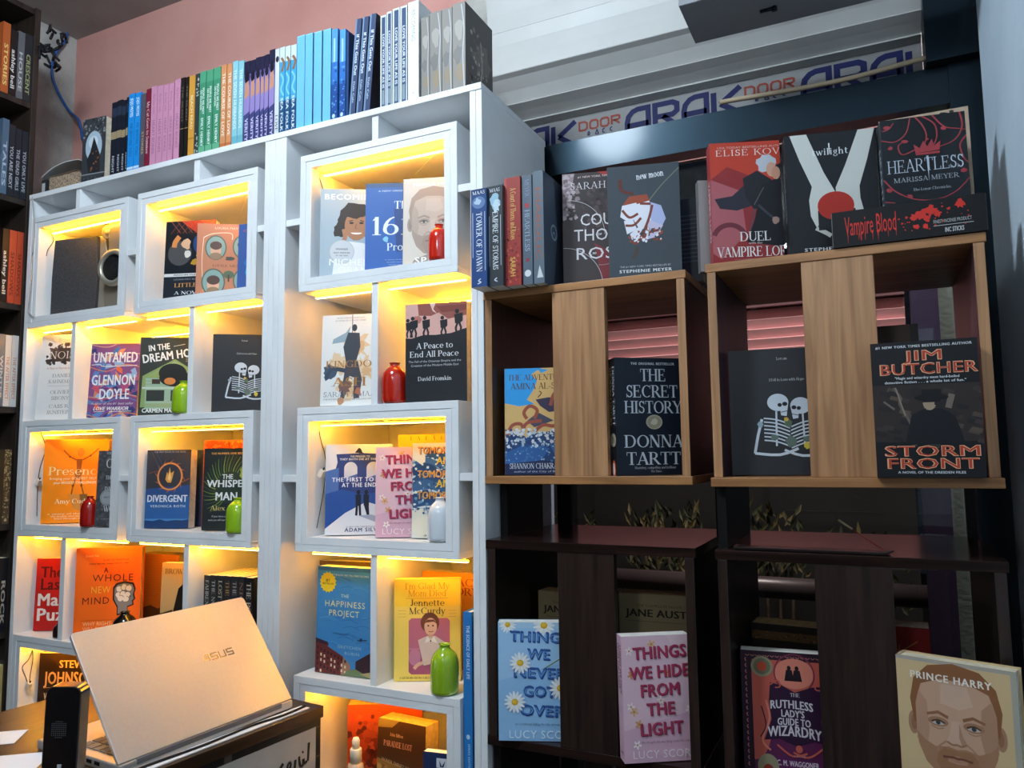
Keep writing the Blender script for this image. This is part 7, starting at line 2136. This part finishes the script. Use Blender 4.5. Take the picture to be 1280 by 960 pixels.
# ------------------------------------------------------------------ outside, through the glass
def outbox(name, label, cat, px0, px1, y, z0, z1, dy, m):
    a0, a1 = aty(px0, 500, y), aty(px1, 500, y)
    b = MB(); b.box((a0.x, y, z0), (a1.x, y + dy, z1), m)
    return tag(b.build(name), label, cat)


b = MB(); b.box((-6, YB + .12, -.08), (6, 9, -.02), mat('2a2826', .8, noise=.3, scale=4)); o = struct(b.build('floor_outside'))
Y2 = 2.0
t = thing('ridged_shutter', 'pink ridged shutter across the street seen through the window', 'shutter', (0, Y2, 0))
zt_, zb_ = aty(1131, 370, Y2).z, aty(940, 572, Y2).z
xl, xr = aty(640, 420, Y2).x, aty(1131, 390, Y2).x
b = MB(); PK = mat('d8a4a6', .6, noise=.06, scale=6); nrb = 15; hr = (zt_ - zb_) / nrb
for i in range(nrb):
    z = zb_ + i * hr
    b.face([(xl, Y2, z), (xr, Y2, z), (xr, Y2 - .02, z + hr * .85), (xl, Y2 - .02, z + hr * .85)], PK)
    b.face([(xl, Y2 - .02, z + hr * .85), (xr, Y2 - .02, z + hr * .85), (xr, Y2, z + hr), (xl, Y2, z + hr)], PK)
b.build('ribbed_panel', t)
b = MB(); b.box((xl, Y2 - .05, zt_), (xr, Y2 + .1, zt_ + .06), mat('6d4a50', .6)); b.build('head_rail', t)
b = MB(); b.box((xl, Y2 + .02, 0), (xr, Y2 + .08, zt_), mat('1a1616', .8)); b.build('wall_panel', t)
outbox('outdoor_post', 'dark purple post outside behind the right wooden crate', 'post', 1146, 1181, .85, 0, 3.2, .06, mat('4a3a58', .6, noise=.1))
outbox('outdoor_column', 'pale grey green column outside, at the right edge of the window', 'column', 1181, 1250, .95, 0, 3.2, .3, plaster('col', '7f8a84', '8f9a94', '9aa49e'))
outbox('outdoor_pale_strip', 'added pale bluish strip outside at the left edge of the window', 'column', 663, 687, .60, 0, 3.2, .02, plaster('jamb', '7f92a8', '8ea2b6', '9cb0c0'))  # added strip, stands in for the pale bookcase side and its reflection
GR = 'street railing'
rz = aty(780, 723, 1.15)
t = thing('street_railing', 'horizontal metal railing tube with hoops outside the window', 'railing', (0, 1.15, 0))
b = MB(); xe = aty(1181, 500, .95).x - .01
b = MB(); b.tube([(-1.2, 1.15, rz.z), (xe, 1.15, rz.z)], .033, mat('4a3f41', .35, .5, .3), 18); b.build('tube', t)
for k in range(3):
    cx = -.8 + .33 * k
    b = MB(); b.tube(smooth_curve([(cx - .05, 1.17, 0.0), (cx - .05, 1.17, rz.z - .15), (cx, 1.17, rz.z - .07), (cx + .05, 1.17, rz.z - .15), (cx + .05, 1.17, 0.0)], 6), .008, mat('55565e', .4, .5, .5), 8); b.build('hoop', t)
LEAF = [mat('3d3a20', .7), mat('2b3018', .7), mat('5a4c2a', .7)]
rd = random.Random(11)
for k, (px, py, lab) in enumerate(((835, 640, 'leafy shrub outside, seen between the left wooden and dark crates'), (955, 640, 'leafy shrub outside, seen below the left end of the right wooden crate'), (1075, 672, 'low dark shrub outside, beyond the right wooden crate'), (700, 645, 'small dark shrub outside near the left end of the window'))):
    c = aty(px, py, 1.75)
    t = thing('shrub', lab, 'shrub', (c.x, 1.75, -.02), 'shrubs outside the window')
    b = MB()
    for i in range(220 if k < 2 else 110):
        q = rd.random() * 6.283
        base = Vector((c.x + rd.uniform(-.15, .15), 1.75 + rd.uniform(-.1, .1), c.z - .32 * rd.random()))
        d = Vector((math.cos(q) * .7, math.sin(q) * .5, .5 + rd.random())).normalized()
        L = .035 + .04 * rd.random()
        s = d.cross(Vector((0, -1, .2))).normalized() * (.008)
        f = d.cross(s).normalized() * .004
        tip, mid = base + d * L, base + d * L * .45
        b.faces([base, mid + s, tip, mid - s, mid + f], [(0, 1, 4), (1, 2, 4), (2, 3, 4), (3, 0, 4)], LEAF[i % 3])
    b.build('foliage', t)
    b = MB()
    for i in range(5):
        b.tube([(c.x + .03 * i - .06, 1.75, -.02), (c.x + .05 * i - .1, 1.75, c.z - .15)], .006, mat('3a2c1c', .8), 6)
    b.build('stems', t)


def lit_sign(name, label, px, py, w_, h_, y, fn):
    c = aty(px, py, y)
    t_ = thing(name, label, 'sign', (c.x, y, c.z))
    b = MB(); b.box((c.x - w_ / 2, y, c.z - h_ / 2), (c.x + w_ / 2, y + .04, c.z + h_ / 2), mat('0a0c14', .5)); b.build('panel', t_)
    b = MB(); fn(b, c, w_, h_, y - .003); b.build('lit_strokes', t_)
    b = MB(); b.box((c.x - .012, y + .01, -.02), (c.x + .012, y + .03, c.z - h_ / 2), mat('0a0c10', .6)); b.build('post', t_)


def blue_(b, c, w_, h_, y):
    r2 = random.Random(4); m = emit((.18, .36, .9), 1.6)
    for i in range(16):
        x, z = c.x + r2.uniform(-.42, .4) * w_, c.z + r2.uniform(-.42, .38) * h_
        stroke2(b, [(x, z), (x + r2.uniform(-.05, .1) * w_, z + r2.uniform(-.1, .14) * h_), (x + r2.uniform(.0, .12) * w_, z + r2.uniform(-.05, .1) * h_)], .008, m, y)
    b.lathe([(0, 0), (.022, .006), (0, .012)], (c.x - .42 * w_, y - .01, c.z + .42 * h_), emit((.8, .95, 1), 5), 12)


def red_(b, c, w_, h_, y):
    b.box((c.x - .45 * w_, y, c.z + .3 * h_), (c.x - .25 * w_, y + .004, c.z + .46 * h_), emit((1, .12, .08), 5))
    for i in range(7):
        b.box((c.x + (-.15 + .085 * i) * w_, y, c.z - .4 * h_), (c.x + (-.1 + .085 * i) * w_, y + .004, c.z + .45 * h_), emit((.35, .5, .7), .7))


lit_sign('neon_sign', 'small blue glowing sign outside, under the left wooden crate', 728, 613, .26, .2, 3.2, blue_)
lit_sign('shop_sign', 'small lit red and white sign outside, right of the blue one', 765, 624, .18, .22, 3.0, red_)
